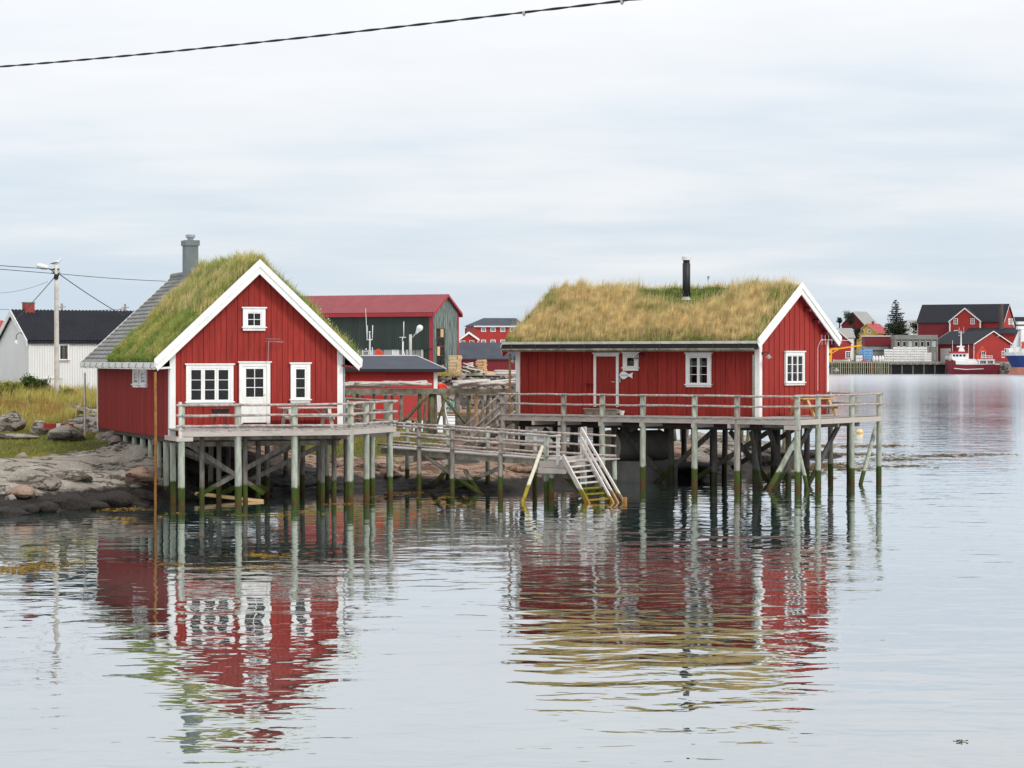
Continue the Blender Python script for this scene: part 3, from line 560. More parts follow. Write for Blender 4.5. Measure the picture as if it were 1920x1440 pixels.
# ------------------------------------------------------------------ shared building pieces
def window(parent, T, x0, x1, z0, z1, cols, rows, trim=.12, gap=.0, curtain=None, sill=True, mull=.0, name='window', label=None, cap=.05, sash=.06):
    """trim = outer casing; cols grouped by sash; T places the wall plane (x along, -y outwards)"""
    m = MB(T); y0, y1 = -.075, .0
    m.box(x0, x0+trim, y0, y1, z0, z1); m.box(x1-trim, x1, y0, y1, z0, z1); m.box(x0+trim, x1-trim, y0+.003, y1, z1-trim, z1); m.box(x0+trim, x1-trim, y0+.003, y1, z0, z0+trim)
    if cap: m.box(x0-.05, x1+.05, y0-.04, y1-.002, z1+.001, z1+cap)
    w = m.build(name, M['white'], parent)
    if label: w['label'] = label
    if sill: MB(T).box(x0-.05, x1+.05, y0-.05, y1-.004, z0+trim*.72, z0+trim*.72+.04).build('sill', M['white'], w)
    ix0, ix1, iz0, iz1 = x0+trim, x1-trim, z0+trim, z1-trim
    MB(T).box(ix0, ix1, -.012, .0, iz0, iz1).build('interior', M['dark_interior'], w)
    groups = mull if isinstance(mull, int) and mull > 0 else 1                 # number of casements side by side
    cw = (ix1-ix0)/groups; per = cols//groups; sm = MB(T)
    for g in range(groups):
        a, b = ix0+g*cw, ix0+(g+1)*cw; e = .004
        sm.box(a+e, a+sash, -.062, -.02, iz0+e, iz1-e); sm.box(b-sash, b-e, -.062, -.02, iz0+e, iz1-e); sm.box(a+sash, b-sash, -.060, -.02, iz1-sash, iz1-e); sm.box(a+sash, b-sash, -.060, -.02, iz0+e, iz0+sash)
        pw = (b-a-2*sash)/per; ph = (iz1-iz0-2*sash)/rows; bar = .022
        for c in range(1, per): sm.box(a+sash+c*pw-bar/2, a+sash+c*pw+bar/2, -.055, -.022, iz0+sash, iz1-sash)
        for r in range(1, rows): sm.box(a+sash, b-sash, -.053, -.023, iz0+sash+r*ph-bar/2, iz0+sash+r*ph+bar/2)
        for c in range(per):
            for r in range(rows):
                MB(T).box(a+sash+c*pw+bar/2, a+sash+(c+1)*pw-bar/2, -.040, -.036, iz0+sash+r*ph+bar/2, iz0+sash+(r+1)*ph-bar/2).build('pane', M['glass'], w)
        if curtain:
            for (f0, f1) in curtain:
                q = MB(T); xx0 = a+sash+(b-a-2*sash)*f0; xx1 = a+sash+(b-a-2*sash)*f1; nf = 10; pts = [(xx0+(xx1-xx0)*i/nf, -.020+.006*(-1)**i) for i in range(nf+1)]
                for i in range(nf): q.add([(pts[i][0],pts[i][1],iz0+sash),(pts[i+1][0],pts[i+1][1],iz0+sash),(pts[i+1][0],pts[i+1][1],iz1-sash),(pts[i][0],pts[i][1],iz1-sash)], [(0,1,2,3)])
                q.build('curtain', M['curtain'], w)
    sm.build('sash', M['white'], w)
    return w
ROT_R = Matrix.Rotation(R(90), 4, 'Z'); ROT_L = Matrix.Rotation(R(-90), 4, 'Z')
def TR(x, y, rot=None): return Matrix.Translation((x, y, 0)) @ (rot or Matrix())
def boards(parent, T, x0, x1, z0, top, pitch, mat_, name='plank', proud=.016, gap=.012, thick=.022, holes=()):
    """upright cladding, every board a piece; top(x) gives the height; holes (x0,x1,z0,z1) are left free behind doors"""
    n = max(1, round((x1-x0)/pitch)); p = (x1-x0)/n
    for i in range(n):
        a, b = x0+i*p+gap/2, x0+(i+1)*p-gap/2; y1 = -.001; y0 = -thick - (proud if i % 2 else 0)
        za, zb = top(a), top(b); mid = None
        xm = (x0+x1)/2
        jit = random.uniform(-.012, .0)
        if a < xm < b and abs(top(xm)-max(za, zb)) > .02: poly = [(a,y0,z0+jit),(b,y0,z0+jit),(b,y0,zb),(xm,y0,top(xm)),(a,y0,za)]
        else: poly = [(a,y0,z0+jit),(b,y0,z0+jit),(b,y0,zb),(a,y0,za)]
        MB(T).prism(poly, (0, y1-y0, 0)).build(name, M[mat_], parent)
def roof_slope_soil(parent, A, U, S, nu, ns, lump, mat_='soil', name='turf_bed'):
    """A = eave corner, U = vector along the eave, S = vector up the slope (both full length); thick bumpy soil bed"""
    A, U, S = Vector(A), Vector(U), Vector(S); nrm = U.cross(S).normalized(); V = []; Fc = []
    if nrm.z < 0: nrm = -nrm
    def h(i, j):
        e = min(i, nu-i, j) / 2.0; e = min(1, e*.6+.4) if j < ns else 1
        p = A + U*(i/nu) + S*(j/ns); return (.20 + lump*mnoise.fractal(p*.9, 1, 2, 3))*e
    for j in range(ns+1):
        for i in range(nu+1): V.append(A + U*(i/nu) + S*(j/ns) + nrm*h(i, j))
    for j in range(ns):
        for i in range(nu): a = j*(nu+1)+i; Fc.append((a, a+1, a+nu+2, a+nu+1))
    b = len(V); V += [A - nrm*.02, A+U-nrm*.02, A+U+S-nrm*.02, A+S-nrm*.02]
    Fc += [(b, b+1) + tuple(range(nu, -1, -1)), (b+1, b+2) + tuple(j*(nu+1)+nu for j in range(ns, -1, -1)), (b+3, b) + tuple(j*(nu+1) for j in range(ns+1)), (b+2, b+3) + tuple(ns*(nu+1)+i for i in range(nu+1)), (b+3, b+2, b+1, b)]
    me = bpy.data.meshes.new(name); me.from_pydata([tuple(v) for v in V], [], Fc); me.update()
    o = link(name, me, M[mat_], parent); 
    def sample(n):
        s, t = np.random.uniform(0, 1, n), np.random.uniform(0, 1, n)
        i = np.clip((s*nu).astype(int), 0, nu-1); j = np.clip((t*ns).astype(int), 0, ns-1); VV = np.array([tuple(v) for v in V[:b]]); fi, fj = s*nu-i, t*ns-j
        g = lambda jj, ii: VV[jj*(nu+1)+ii]
        return (g(j,i)*((1-fi)*(1-fj))[:,None] + g(j,i+1)*(fi*(1-fj))[:,None] + g(j+1,i)*((1-fi)*fj)[:,None] + g(j+1,i+1)*(fi*fj)[:,None]), s, t
    return o, sample
def pile(parent, base, top, r, mat_='pile', lean=0, name='pile'):
    b, t_ = Vector(base), Vector(top); return MB().log(b, t_, r*1.04, r*.96, 10, .012, 4, .03).build(name, M[mat_], parent, True)

# ------------------------------------------------------------------ left cabin
LF = Frame(P(320, 823, 91), 20)
LW, LD, LZ = 6.5, 14.3, 2.38                          # width of the gable, length, underside of the walls
LXM = LW/2; L_EZ = 5.02; L_RISE = 3.88; L_OH = .66; L_GOH = .42
L_SLOPE = .935
L_APEX = 8.72                                         # roof deck at the ridge
def l_roof(x): return L_APEX - abs(x - LXM)*L_SLOPE
def left_cabin():
    t = fthing('red_cabin', 'red timber cabin with steep half turfed half tiled roof on piles, gable towards the water', 'cabin', LF)
    # walls
    m = MB(); top = lambda x: l_roof(x) - .06
    m.prism([(0,0,LZ+.05),(LW,0,LZ+.05),(LW,0,top(LW)),(LXM,0,top(LXM)),(0,0,top(0))], (0, LD, 0)); w = m.build('wall', M['red_core'], t)
    boards(w, TR(0,0), .16, LW-.16, LZ+.02, lambda x: l_roof(x)-.08, .215, 'red')
    # left side: narrow vertical boards
    q = MB(); n = 118; p = LD/n
    for i in range(n): q.box(-.045, -.001, i*p+.012, (i+1)*p-.034, LZ, 5.02)
    stuff(q.build('side_boards', M['red_side'], w))
    q = MB(); n = 60; p = LD/n
    for i in range(n): q.box(LW+.001, LW+.03, i*p+.01, (i+1)*p-.01, LZ, 5.02)
    stuff(q.build('side_boards', M['red'], w))
    q = MB()
    for i in range(30): q.box(i*LW/30+.01, (i+1)*LW/30-.01, LD+.001, LD+.03, LZ, min(l_roof(i*LW/30), l_roof((i+1)*LW/30))-.1)
    stuff(q.build('rear_boards', M['red'], w))
    for x0, x1 in ((-.045, .17), (LW-.17, LW+.045)):
        MB().box(x0, x1, -.062, -.003, LZ, l_roof((x0+x1)/2)-.12).build('corner_board', M['white'], t)
    MB().box(-.062, -.004, -.045, .15, LZ+.002, 4.95).build('corner_board', M['white'], t); MB().box(-.062, -.004, LD-.12, LD+.03, LZ+.002, 4.95).build('corner_board', M['white'], t)
    MB().box(.0, LW, .03, LD-.03, LZ-.16, LZ+.045).build('floor_beam', M['bark'], t)  # dark tone puts the shade under the floor into the colour
    # windows and door on the gable (pixel corners measured on the wall plane)
    def rect(u0, v0, u1, v1): a = LF.hy(u0, v0, -.05); b = LF.hy(u1, v1, -.05); return a.x, b.x, b.z, a.z
    T = TR(0, -.040)
    x0, x1, z0, z1 = rect(348.5, 684, 437, 759); window(t, T, x0, x1, z0, z1, 3, 3, .12, mull=3, sash=.072, curtain=None, label='wide white window of three casements beside the door')
    x0, x1, z0, z1 = rect(544.5, 682, 581, 755); window(t, T, x0, x1, z0, z1, 1, 3, .13, label='narrow white window right of the door', sash=.075)
    x0, x1, z0, z1 = rect(455, 578, 497, 620); window(t, T, x0, x1, z0, z1, 2, 2, .14, label='small square attic window of four panes', sash=.05)
    x0, x1, z0, z1 = rect(448, 680, 506, 794); tr = .13
    m = MB(T); m.box(x0, x0+tr, -.075, 0, z0, z1); m.box(x1-tr, x1, -.075, 0, z0, z1); m.box(x0+tr, x1-tr, -.072, 0, z1-tr, z1); m.box(x0-.05, x1+.05, -.115, -.002, z1+.001, z1+.05)
    d = m.build('door', M['white'], t); a, b = x0+tr, x1-tr; gz0, gz1 = LF.hy(470, 744, 0).z, z1-tr-.10; gx0, gx1 = a+.13, b-.13
    m = MB(T); m.box(a+.005, gx0, -.05, -.002, z0+.04, z1-tr-.004); m.box(gx1, b-.005, -.05, -.002, z0+.04, z1-tr-.004); m.box(gx0, gx1, -.049, -.002, gz1, z1-tr-.004); m.box(gx0, gx1, -.049, -.002, z0+.04, gz0)
    for k in range(3): m.box(gx0+.0+(gx1-gx0)*k/3+.02, gx0+(gx1-gx0)*(k+1)/3-.02, -.056, -.049, z0+.16, gz0-.10)
    m.box(gx0, gx1, -.058, -.046, gz0-.06, gz0-.03)
    m.build('door_leaf', M['white'], d); MB(T).box(gx0, gx1, -.012, -.003, gz0, gz1).build('interior', M['dark_interior'], d); m = MB(T); xm = (gx0+gx1)/2; m.box(xm-.014, xm+.014, -.044, -.018, gz0, gz1)
    for k in (1,2): z = gz0+(gz1-gz0)*k/3; m.box(gx0, gx1, -.042, -.020, z-.014, z+.014)
    m.build('glazing_bars', M['white'], d)
    for i in range(2):
        for k in range(3): MB(T).box([gx0, xm+.014][i], [xm-.014, gx1][i], -.034, -.030, gz0+(gz1-gz0)*k/3+.014, gz0+(gz1-gz0)*(k+1)/3-.014).build('pane', M['glass'], d)
    MB(T).tube([(b-.06,-.05,z0+1.08),(b-.06,-.10,z0+1.08),(b-.16,-.10,z0+1.08)], .012, 6).build('handle', M['galv'], d)
    MB(T).box(x0, x1, -.14, -.004, z0-.05, z0-.002).build('threshold', M['red_dark'], d)
    # two slim windows on the left side
    TS = TR(-.038, 0, ROT_L)                          # window x runs towards the viewer: x = -y
    for u0, u1 in ((251, 262), (264.5, 276)):
        ya, yb = LF.hx(u0, 700, -.05).y, LF.hx(u1, 700, -.05).y; z0, z1 = LF.hx(u0, 726, -.05).z, LF.hx(u0, 689, -.05).z
        window(t, TS, -ya, -yb, z0, min(z1, 4.93), 1, 3, .13, cap=0, sash=.06)
    # roof deck
    e0, e1 = -L_OH, LW+L_OH; ya, yb = -L_GOH, LD+.40; m = MB(); th = .10
    for sgn, xe in ((-1, e0), (1, e1)):
        m.prism([(LXM,ya+.03,l_roof(LXM)),(xe,ya+.03,l_roof(xe)),(xe,ya+.03,l_roof(xe)-th),(LXM,ya+.03,l_roof(LXM)-th)], (0, yb-ya-.06, 0))
    roof = m.build('roof', M['wood_brown'], t)
    # turf on the front part, tiles on the rear part
    y_split = LF.hx(207, 676, -.55).y; y_split = 8.9
    S_l = Vector((LXM-e0+.02, 0, (LXM-e0)*L_SLOPE)); S_r = Vector((LXM-e1-.02, 0, (e1-LXM)*L_SLOPE))
    _, s1 = roof_slope_soil(roof, (e0+.06, ya+.10, l_roof(e0)+.05), (0, y_split-ya-.1, 0), S_l, 40, 24, .13)
    _, s2 = roof_slope_soil(roof, (e1-.06, ya+.10, l_roof(e1)+.05), (0, y_split-ya-.1, 0), S_r, 40, 24, .13)
    b, s, q = s1(42000); n = len(b); h = np.random.uniform(.10,.34,n)*np.clip(1+1.3*clumpn(b, 1.5), .25, 2.3) * (.6+.5*q); blades('grass', b, h, np.random.uniform(.012,.028,n), .45, 'turf_olive', roof, wind=(-.15,-.1))
    b, s, q = s1(9000); k = (s < .12); b = b[k]; n = len(b); blades('moss', b, np.random.uniform(.06,.18,n), np.random.uniform(.02,.04,n), .6, 'turf_green', roof)
    b, s, q = s1(9000); k = (q > .45); b = b[k]; n = len(b); blades('seed_heads', b, np.random.uniform(.3,.62,n), np.random.uniform(.008,.014,n), .25, 'turf_gold', roof)
    b, s, q = s2(26000); n = len(b); blades('grass', b, np.random.uniform(.12,.42,n), np.random.uniform(.012,.028,n), .4, 'turf_olive', roof, wind=(.1,-.1))
    b, s, q = s2(7000); k = (s < .3); b = b[k]; n = len(b); blades('weeds', b, np.random.uniform(.25,.62,n), np.random.uniform(.012,.03,n), .35, 'turf_olive', roof, wind=(.1,-.1))
    k = np.random.permutation(len(b))[:60]; leaves('flowers', b[k] + np.array([.05,-.05,.45]), .035, 'white_pet', roof)
    b, s, q = s1(70000); k = (q < .035) & (s > .02); b = b[k]; n = len(b); blades('eave_moss', b, np.random.uniform(.08,.22,n), np.random.uniform(.02,.04,n), .7, 'turf_green', roof, wind=(-.55,0))
    MB().tube([(LW+.10,-.02,l_roof(LW)-.3),(LW+.10,-.02,2.8)], .035, 8).build('downpipe', M['galv'], t)
    # tiles: courses of curved tiles
    q = MB(); L = (LXM-e0)*math.sqrt(1+L_SLOPE**2); rows = 22; cols = int((yb-y_split)/.22)
    for r_ in range(rows):
        t0, t1 = r_/rows, (r_+1.12)/rows
        for c in range(cols):
            y0 = y_split+c*(yb-y_split)/cols; y1 = y_split+(c+1)*(yb-y_split)/cols
            for side, xe in ((1, e0), (0, e1)):
                pts = []
                for (tt, lift) in ((t0, .095), (min(t1,1.0), .030)):
                    x = xe+(LXM-xe)*tt; z = l_roof(xe)+(L_APEX-l_roof(xe))*tt
                    for yy, c_ in ((y0, 0), (y0+(y1-y0)*.4, .03), (y1, .0)): pts.append((x, yy, z+lift+c_))
                q.add(pts, [(0,1,4,3),(1,2,5,4)]); x = xe; 
                a = pts[0]; q.add([pts[0], pts[1], pts[2], (pts[0][0],pts[0][1],pts[0][2]-.04), (pts[1][0],pts[1][1],pts[1][2]-.04), (pts[2][0],pts[2][1],pts[2][2]-.04)], [(0,3,4,1),(1,4,5,2)])
    stuff(q.build('roof_tiles', M['tile'], roof))
    MB().tube([(LXM, y_split-.3, L_APEX+.08),(LXM, yb, L_APEX+.08)], .13, 8).build('ridge_tiles', M['tile'], roof)
    # white boards along the gable: two layers each side
    for y, wv, nm in ((ya, .34, 'barge_board'), (ya-.035, .20, 'barge_cap')):
        for xe in (e0-.04, e1+.04):
            s = -1 if xe < LXM else 1; zt = .22 if nm == 'barge_board' else .25; f = lambda x: L_APEX+zt-abs(x-LXM)*L_SLOPE
            hh = wv*1.414; x_in = xe - s*.10
            MB().prism([(LXM, y, f(LXM)), (xe, y, f(xe)), (xe+s*.0, y, f(xe)-hh*.42), (xe-s*hh*.30, y, f(xe)-hh*.78), (LXM, y, f(LXM)-hh*(1.02 if nm == 'barge_board' else 1.0))], (0, .033, 0)).build(nm, M['white'], roof)
    for xe in (e0-.04, e1+.04):
        f = lambda x: L_APEX-.14-abs(x-LXM)*L_SLOPE; MB().prism([(LXM, ya+.004, f(LXM)+.12), (xe*.97+LXM*.03, ya+.004, f(xe*.97+LXM*.03)+.12), (xe*.97+LXM*.03, ya+.004, f(xe*.97+LXM*.03)-.16), (LXM, ya+.004, f(LXM)-.16)], (0, .03, 0)).build('barge_lower', M['white_worn'], roof)
    for xe in (e0-.02, e1+.02):
        f = lambda x: L_APEX+.12-abs(x-LXM)*L_SLOPE; MB().prism([(LXM, yb, f(LXM)), (xe, yb, f(xe)), (xe, yb, f(xe)-.26), (LXM, yb, f(LXM)-.26)], (0, .04, 0)).build('verge_board', M['white_worn'], roof)
    # eaves on the left: white fascia, gutter brackets, soffit
    z = l_roof(e0)
    MB().box(e0-.045, e0-.003, ya+.06, yb+.03, z-.10, z+.09).build('fascia', M['white_worn'], roof); MB().prism([(e0-.02,ya+.08,z-.10),(0,ya+.08,z-.06),(0,ya+.08,z-.13),(e0-.02,ya+.08,z-.17)], (0, yb-ya-.12, 0)).build('soffit', M['white_worn'], roof)
    for k in range(11): y = ya+.5+k*1.35; MB().tube([(e0-.05,y,z+.05),(e0-.10,y,z-.10),(e0+.05,y,z-.18)], .012, 5).build('gutter_bracket', M['black'], roof)
    z = l_roof(e1); MB().box(e1+.003, e1+.045, ya+.06, yb, z-.10, z+.09).build('fascia', M['white_worn'], roof); MB().prism([(e1+.02,ya+.08,z-.10),(LW,ya+.08,z+.0),(LW,ya+.08,z-.06),(e1+.02,ya+.08,z-.17)], (0, yb-ya-.12, 0)).build('soffit', M['red_dark'], roof)
    # chimney on the ridge
    cy = LF.hx(357, 500, LXM).y; m = MB(); m.box(LXM-.26, LXM+.26, cy-.34, cy+.34, L_APEX-.6, 9.98); c = m.build('chimney', M['slate_grey'], t); z = 9.98
    MB().box(LXM-.31, LXM+.31, cy-.39, cy+.39, z-.02, z+.20).build('chimney_cap', M['slate_grey'], c)
    MB().lathe((LXM, cy, z+.22), [(.13,0),(.13,.08),(.20,.10),(.20,.21),(.15,.23)], 16).build('chimney_pot', M['galv'], c)
    # downpipe at the far corner, rusty pole at the near corner
    a = LF.hx(160, 690, e0-.04); yy = a.y; zz = tz(*(LF.w(e0-.04, yy, 0).xy))
    MB().tube([(e0-.06,yy,4.7),(e0-.06,yy,zz-.1)], .042, 8).build('downpipe', M['wood_bleached'], t)
    a = LF.hx(291, 700, e0-.02); MB().log((e0-.02, a.y, 4.8), (e0-.0, a.y, -1.0), .05, .055, 8, .015, 10).build('rusty_pole', M['rust_pole'], t)
    # piles under the walls
    for i, (x, y) in enumerate([(.12,.15),(.12,1.3),(.12,2.7),(.12,4.1),(.12,5.6),(.12,7.2),(.12,9.0),(.12,11),(.12,13),(1.9,.4),(3.4,.4),(4.9,.4),(6.3,.3),(2.2,3),(4.4,3),(6.35,2.6),(6.35,5),(6.35,7.6),(1.5,5.5),(3.6,6),(6.35,10.5),(3.3,9)]):
        p_ = LF.w(x, y, 0); g = tz(p_.x, p_.y); pile(t, (x, y, min(g, .5)-.5), (x, y, LZ-.15), .115 if i < 9 else .10, 'pile' if i < 9 else 'pile_shade')
    for a, b in (((.3,.9,2.1),(3.9,.9,.35)),((6.2,.9,2.1),(2.0,.9,.2)),((.4,3.2,2.0),(3.9,3.2,.6)),((6.0,3.4,2.1),(2.6,3.4,.6))):
        MB().beam(a, b, .06, .17).build('brace', M['pile_shade'], t)
    MB().beam((-.05,.55,LZ-.25),(LW+.05,.55,LZ-.25), .14, .2).build('cross_beam', M['wood_grey'], t); MB().beam((-.05,3.0,LZ-.25),(LW+.05,3.0,LZ-.25), .14, .2).build('cross_beam', M['wood_grey'], t)
    # aerial on the gable
    a = LF.hy(503, 640, -.25); m = MB(); m.tube([(a.x-.02,-.06,a.z-.75),(a.x-.02,-.3,a.z-.7),(a.x,-.3,a.z+.02)], .014, 6); m.tube([(a.x-.06,-.3,a.z+.0),(a.x+.55,-.3,a.z-.03)], .010, 5)
    for k in range(5): x = a.x+.02+k*.12; m.tube([(x-.20,-.42,a.z+.06*(k%2)),(x+.14,-.18,a.z+.06*(k%2))], .007, 4)
    m.tube([(a.x-.12,-.35,a.z+.10),(a.x+.42,-.3,a.z+.10)], .008, 4)
    m.build('aerial', M['metal_grey'], t)
    return t
mat('white_pet', (.75,.75,.72))
left_cabin()

# ------------------------------------------------------------------ right cabin
RW = 11.95
RF = Frame(P(1423, 780, 102.5) - Vector((math.cos(R(-33.5)), math.sin(R(-33.5)), 0))*RW, -33.5)   # origin: left end of the long front wall
RD = 6.33; RZ = 2.86; RYM = RD/2; R_APEX = 8.12; R_OH = .55; R_SL = .605; R_XO = .36
def r_roof(y): return R_APEX - abs(y-RYM)*R_SL
def right_cabin():
    t = fthing('red_cabin', 'long red timber cabin with tall golden grass roof and black stovepipe on piles', 'cabin', RF)
    m = MB(); top = lambda y: r_roof(y)-.05
    m.prism([(0,0,RZ-.35),(0,RD,RZ-.35),(0,RD,top(RD)),(0,RYM,top(RYM)),(0,0,top(0))], (RW,0,0)); w = m.build('wall', M['red_core'], t)
    boards(w, TR(0,0), .12, RW-.16, RZ-.02, lambda x: r_roof(0)-.08, .235, 'red')
    boards(w, TR(RW,0,ROT_R), .14, RD-.12, RZ-.30, lambda y: r_roof(y)-.06, .235, 'red_gable', proud=.02)
    q = MB()
    for i in range(27): q.box(-.03, -.001, i*RD/27+.01, (i+1)*RD/27-.01, RZ-.3, min(r_roof(i*RD/27), r_roof((i+1)*RD/27))-.08)
    for i in range(50): q.box(i*RW/50+.01, (i+1)*RW/50-.01, RD+.001, RD+.03, RZ-.3, r_roof(RD)-.1)
    stuff(q.build('rear_boards', M['red'], w))
    MB().box(-.045, .16, -.062, -.003, RZ, r_roof(0)-.1).build('corner_board', M['white'], t); MB().box(RW-.17, RW+.045, -.062, -.003, RZ, r_roof(0)-.1).build('corner_board', M['white'], t)
    MB().box(RW+.003, RW+.062, -.045, .17, RZ-.3, r_roof(0)-.15).build('corner_board', M['white'], t); MB().box(RW+.003, RW+.062, RD-.14, RD+.045, RZ-.3, r_roof(RD)-.15).build('corner_board', M['white'], t)
    MB().box(-.062, -.004, -.045, .17, RZ, r_roof(0)-.15).build('corner_board', M['white_worn'], t)
    def rect(u0, v0, u1, v1): a = RF.hy(u0, v0, -.05); b = RF.hy(u1, v1, -.05); return a.x, b.x, b.z, a.z
    T = TR(0, -.044)
    x0, x1, z0, z1 = rect(1287, 663, 1334, 726); window(t, T, x0, x1, z0, z1, 2, 3, .12, mull=2, curtain=[(0,.28)], label='white window of six panes with pale curtains')
    x0, x1, z0, z1 = rect(1169, 662, 1197.5, 695); wn = window(t, T, x0, x1, z0, z1, 1, 1, .14, sash=.06, label='small square window with a starfish behind the pane')
    xm, zm = (x0+x1)/2+.04, (z0+z1)/2; m = MB(T); pts = []
    for k in range(10): a = math.pi/2+k*math.pi/5; r_ = .15 if k % 2 == 0 else .045; pts.append((xm+math.cos(a)*r_*.8, -.030, zm+math.sin(a)*r_))
    m.prism(pts, (0,.012,0)).build('starfish', M['starfish'], wn)
    # door
    x0, x1, z0, z1 = rect(1114, 663, 1160.5, 763); tr = .12; m = MB(T); m.box(x0, x0+tr, -.06, 0, z0, z1); m.box(x1-tr, x1, -.06, 0, z0, z1); m.box(x0+tr, x1-tr, -.058, 0, z1-tr, z1); m.box(x0-.05, x1+.05, -.10, -.002, z1+.001, z1+.05)
    d = m.build('door', M['white'], t); MB(T).box(x0+tr+.004, x1-tr-.004, -.03, -.001, z0-.18, z1-tr-.004).build('door_leaf', M['red'], d)
    zh = RF.hy(1155, 716, 0).z; MB(T).tube([(x1-tr-.06,-.03,zh),(x1-tr-.06,-.08,zh),(x1-tr-.20,-.08,zh)], .014, 6).build('handle', M['metal_white'], d); MB(T).box(x0+tr, x1-tr, -.10, -.004, z0-.24, z0-.185).build('threshold', M['red_dark'], d)
    a = RF.hy(1112, 716, 0); MB(T).box(a.x-.42, a.x+.06, -.20, -.062, a.z-.06, a.z-.02).build('wall_shelf', M['red'], t); MB(T).box(a.x-.30, a.x-.24, -.15, -.045, a.z-.42, a.z-.062).build('shelf_bracket', M['red'], t)
    # gable window
    TG_ = TR(RW+.040, 0, ROT_R); a = RF.hx(1471, 660, RW+.05); b = RF.hx(1506.5, 722, RW+.05)
    window(t, TG_, a.y, b.y, b.z, a.z, 3, 3, .13, mull=3, curtain=[(.15,.75)], sash=.045, label='white gable window of nine panes with pale curtains')
    # roof deck, turf, boards
    ye0, ye1 = -R_OH-.18, RD+R_OH; xa, xb = -R_XO, RW+R_XO; m = MB()
    for ye in (ye0, ye1): m.prism([(xa+.03,RYM,R_APEX),(xa+.03,ye,r_roof(ye)),(xa+.03,ye,r_roof(ye)-.10),(xa+.03,RYM,R_APEX-.10)], (xb-xa-.06,0,0))
    roof = m.build('roof', M['red_dark'], t)
    S_f = Vector((0, RYM-ye0+.02, (RYM-ye0)*R_SL)); S_b = Vector((0, RYM-ye1-.02, (ye1-RYM)*R_SL))
    _, s1 = roof_slope_soil(roof, (xa+.06, ye0+.06, r_roof(ye0)+.04), (xb-xa-.14,0,0), S_f, 60, 24, .10); _, s2 = roof_slope_soil(roof, (xa+.06, ye1-.06, r_roof(ye1)+.04), (xb-xa-.14,0,0), S_b, 60, 24, .10)
    # the tall grass is thin around the stovepipe, where short green turf shows
    px = RF.hy(1287, 548, RYM-.9).x
    b, s, q = s1(80000); dx = (b[:,0]-px+.2)/2.6; bare = 1.3*np.exp(-(dx**2))*np.clip((q-.48)*3.2, 0, 1) + .25*np.exp(-((b[:,0]-px+3.2)/1.2)**2)*np.clip((q-.6)*3,0,1)
    k = np.random.uniform(0,1,len(b)) > bare*1.25; bb = b[k]; qq = q[k]; ss = s[k]; n = len(bb); edge = np.clip(np.minimum(ss, 1-ss)*14, .35, 1)
    h = np.random.uniform(.18,.60,n)*np.clip(1.0+.8*clumpn(bb, 1.6), .35, 1.5)*np.where(qq < .1, .6, 1.0)*edge; blades('grass', bb, h, np.random.uniform(.010,.024,n), .30, 'turf_gold', roof, wind=(.16,-.05))
    b, s, q = s1(24000); n = len(b); blades('green_turf', b, np.random.uniform(.06,.22,n), np.random.uniform(.014,.03,n), .45, 'turf_green', roof)
    b, s, q = s1(60000); k = (q < .05+.05*np.random.rand(len(q))) | (s > .965) | (s < .02); b = b[k]; n = len(b); blades('fringe', b, np.random.uniform(.10,.26,n), np.random.uniform(.014,.03,n), .55, 'turf_green', roof, wind=(.05,-.25))
    b, s, q = s1(9000); k = np.exp(-(((b[:,0]-px)/2.4)**2))*np.clip((q-.55)*3,0,1) < .3; b = b[k]; n = len(b); blades('seed_heads', b, np.random.uniform(.35,.85,n), np.random.uniform(.008,.015,n), .25, 'turf_gold', roof, wind=(.15,0))
    b, s, q = s2(26000); n = len(b); blades('grass', b, np.random.uniform(.15,.5,n), np.random.uniform(.010,.024,n), .35, 'turf_gold', roof, wind=(.1,.05)); b, s, q = s2(9000); n = len(b); blades('green_turf', b, np.random.uniform(.10,.28,n), np.random.uniform(.014,.03,n), .45, 'turf_green', roof)
    # weathered eave log, membrane and gutter of the front
    z = r_roof(ye0); MB().box(xa+.05, xb-.05, ye0-.06, ye0+.02, z+.15, z+.26).build('turf_log', M['wood_bleached'], roof); MB().box(xa+.05, xb-.06, ye0-.045, ye0+.04, z-.08, z+.147).build('membrane', M['black'], roof)
    n = 8; L = (xb-xa-.25)/n
    for i in range(n): MB().prism([(xa+.1+i*L+.015, ye0-.14, z-.10),(xa+.1+i*L+.015, ye0-.05, z-.17),(xa+.1+i*L+.015, ye0+.04, z-.12),(xa+.1+i*L+.015, ye0+.03, z-.06),(xa+.1+i*L+.015, ye0-.13, z-.04)], (L-.03,0,0)).build('eave_board', M['wood_grey'], roof)
    for i in range(10): x = xa+.6+i*1.25; MB().tube([(x,ye0-.07,z+.16),(x,ye0-.15,z-.02),(x,ye0-.03,z-.19)], .012, 5).build('gutter_bracket', M['black'], roof)
    # white barge boards of the right gable, short red and white one on the left
    for x, wv, nm, zt in ((xb-.02, .36, 'barge_board', .36), (xb+.018, .20, 'barge_cap', .40)):
        for ye in (ye0-.05, ye1+.05):
            sg = -1 if ye < RYM else 1; f = lambda y: R_APEX+zt-abs(y-RYM)*R_SL; hh = wv*1.27
            MB().prism([(x,RYM,f(RYM)),(x,ye,f(ye)),(x,ye,f(ye)-hh*.40),(x,ye-sg*hh*.32,f(ye)-hh*.80),(x,RYM,f(RYM)-hh)], (.033,0,0)).build(nm, M['white'], roof)
    for ye in (ye0+.12, ye1-.12):
        f = lambda y: R_APEX+.02-abs(y-RYM)*R_SL; MB().prism([(xb-.03,RYM,f(RYM)+.12),(xb-.03,ye,f(ye)+.12),(xb-.03,ye,f(ye)-.14),(xb-.03,RYM,f(RYM)-.14)], (.028,0,0)).build('barge_lower', M['white_worn'], roof)
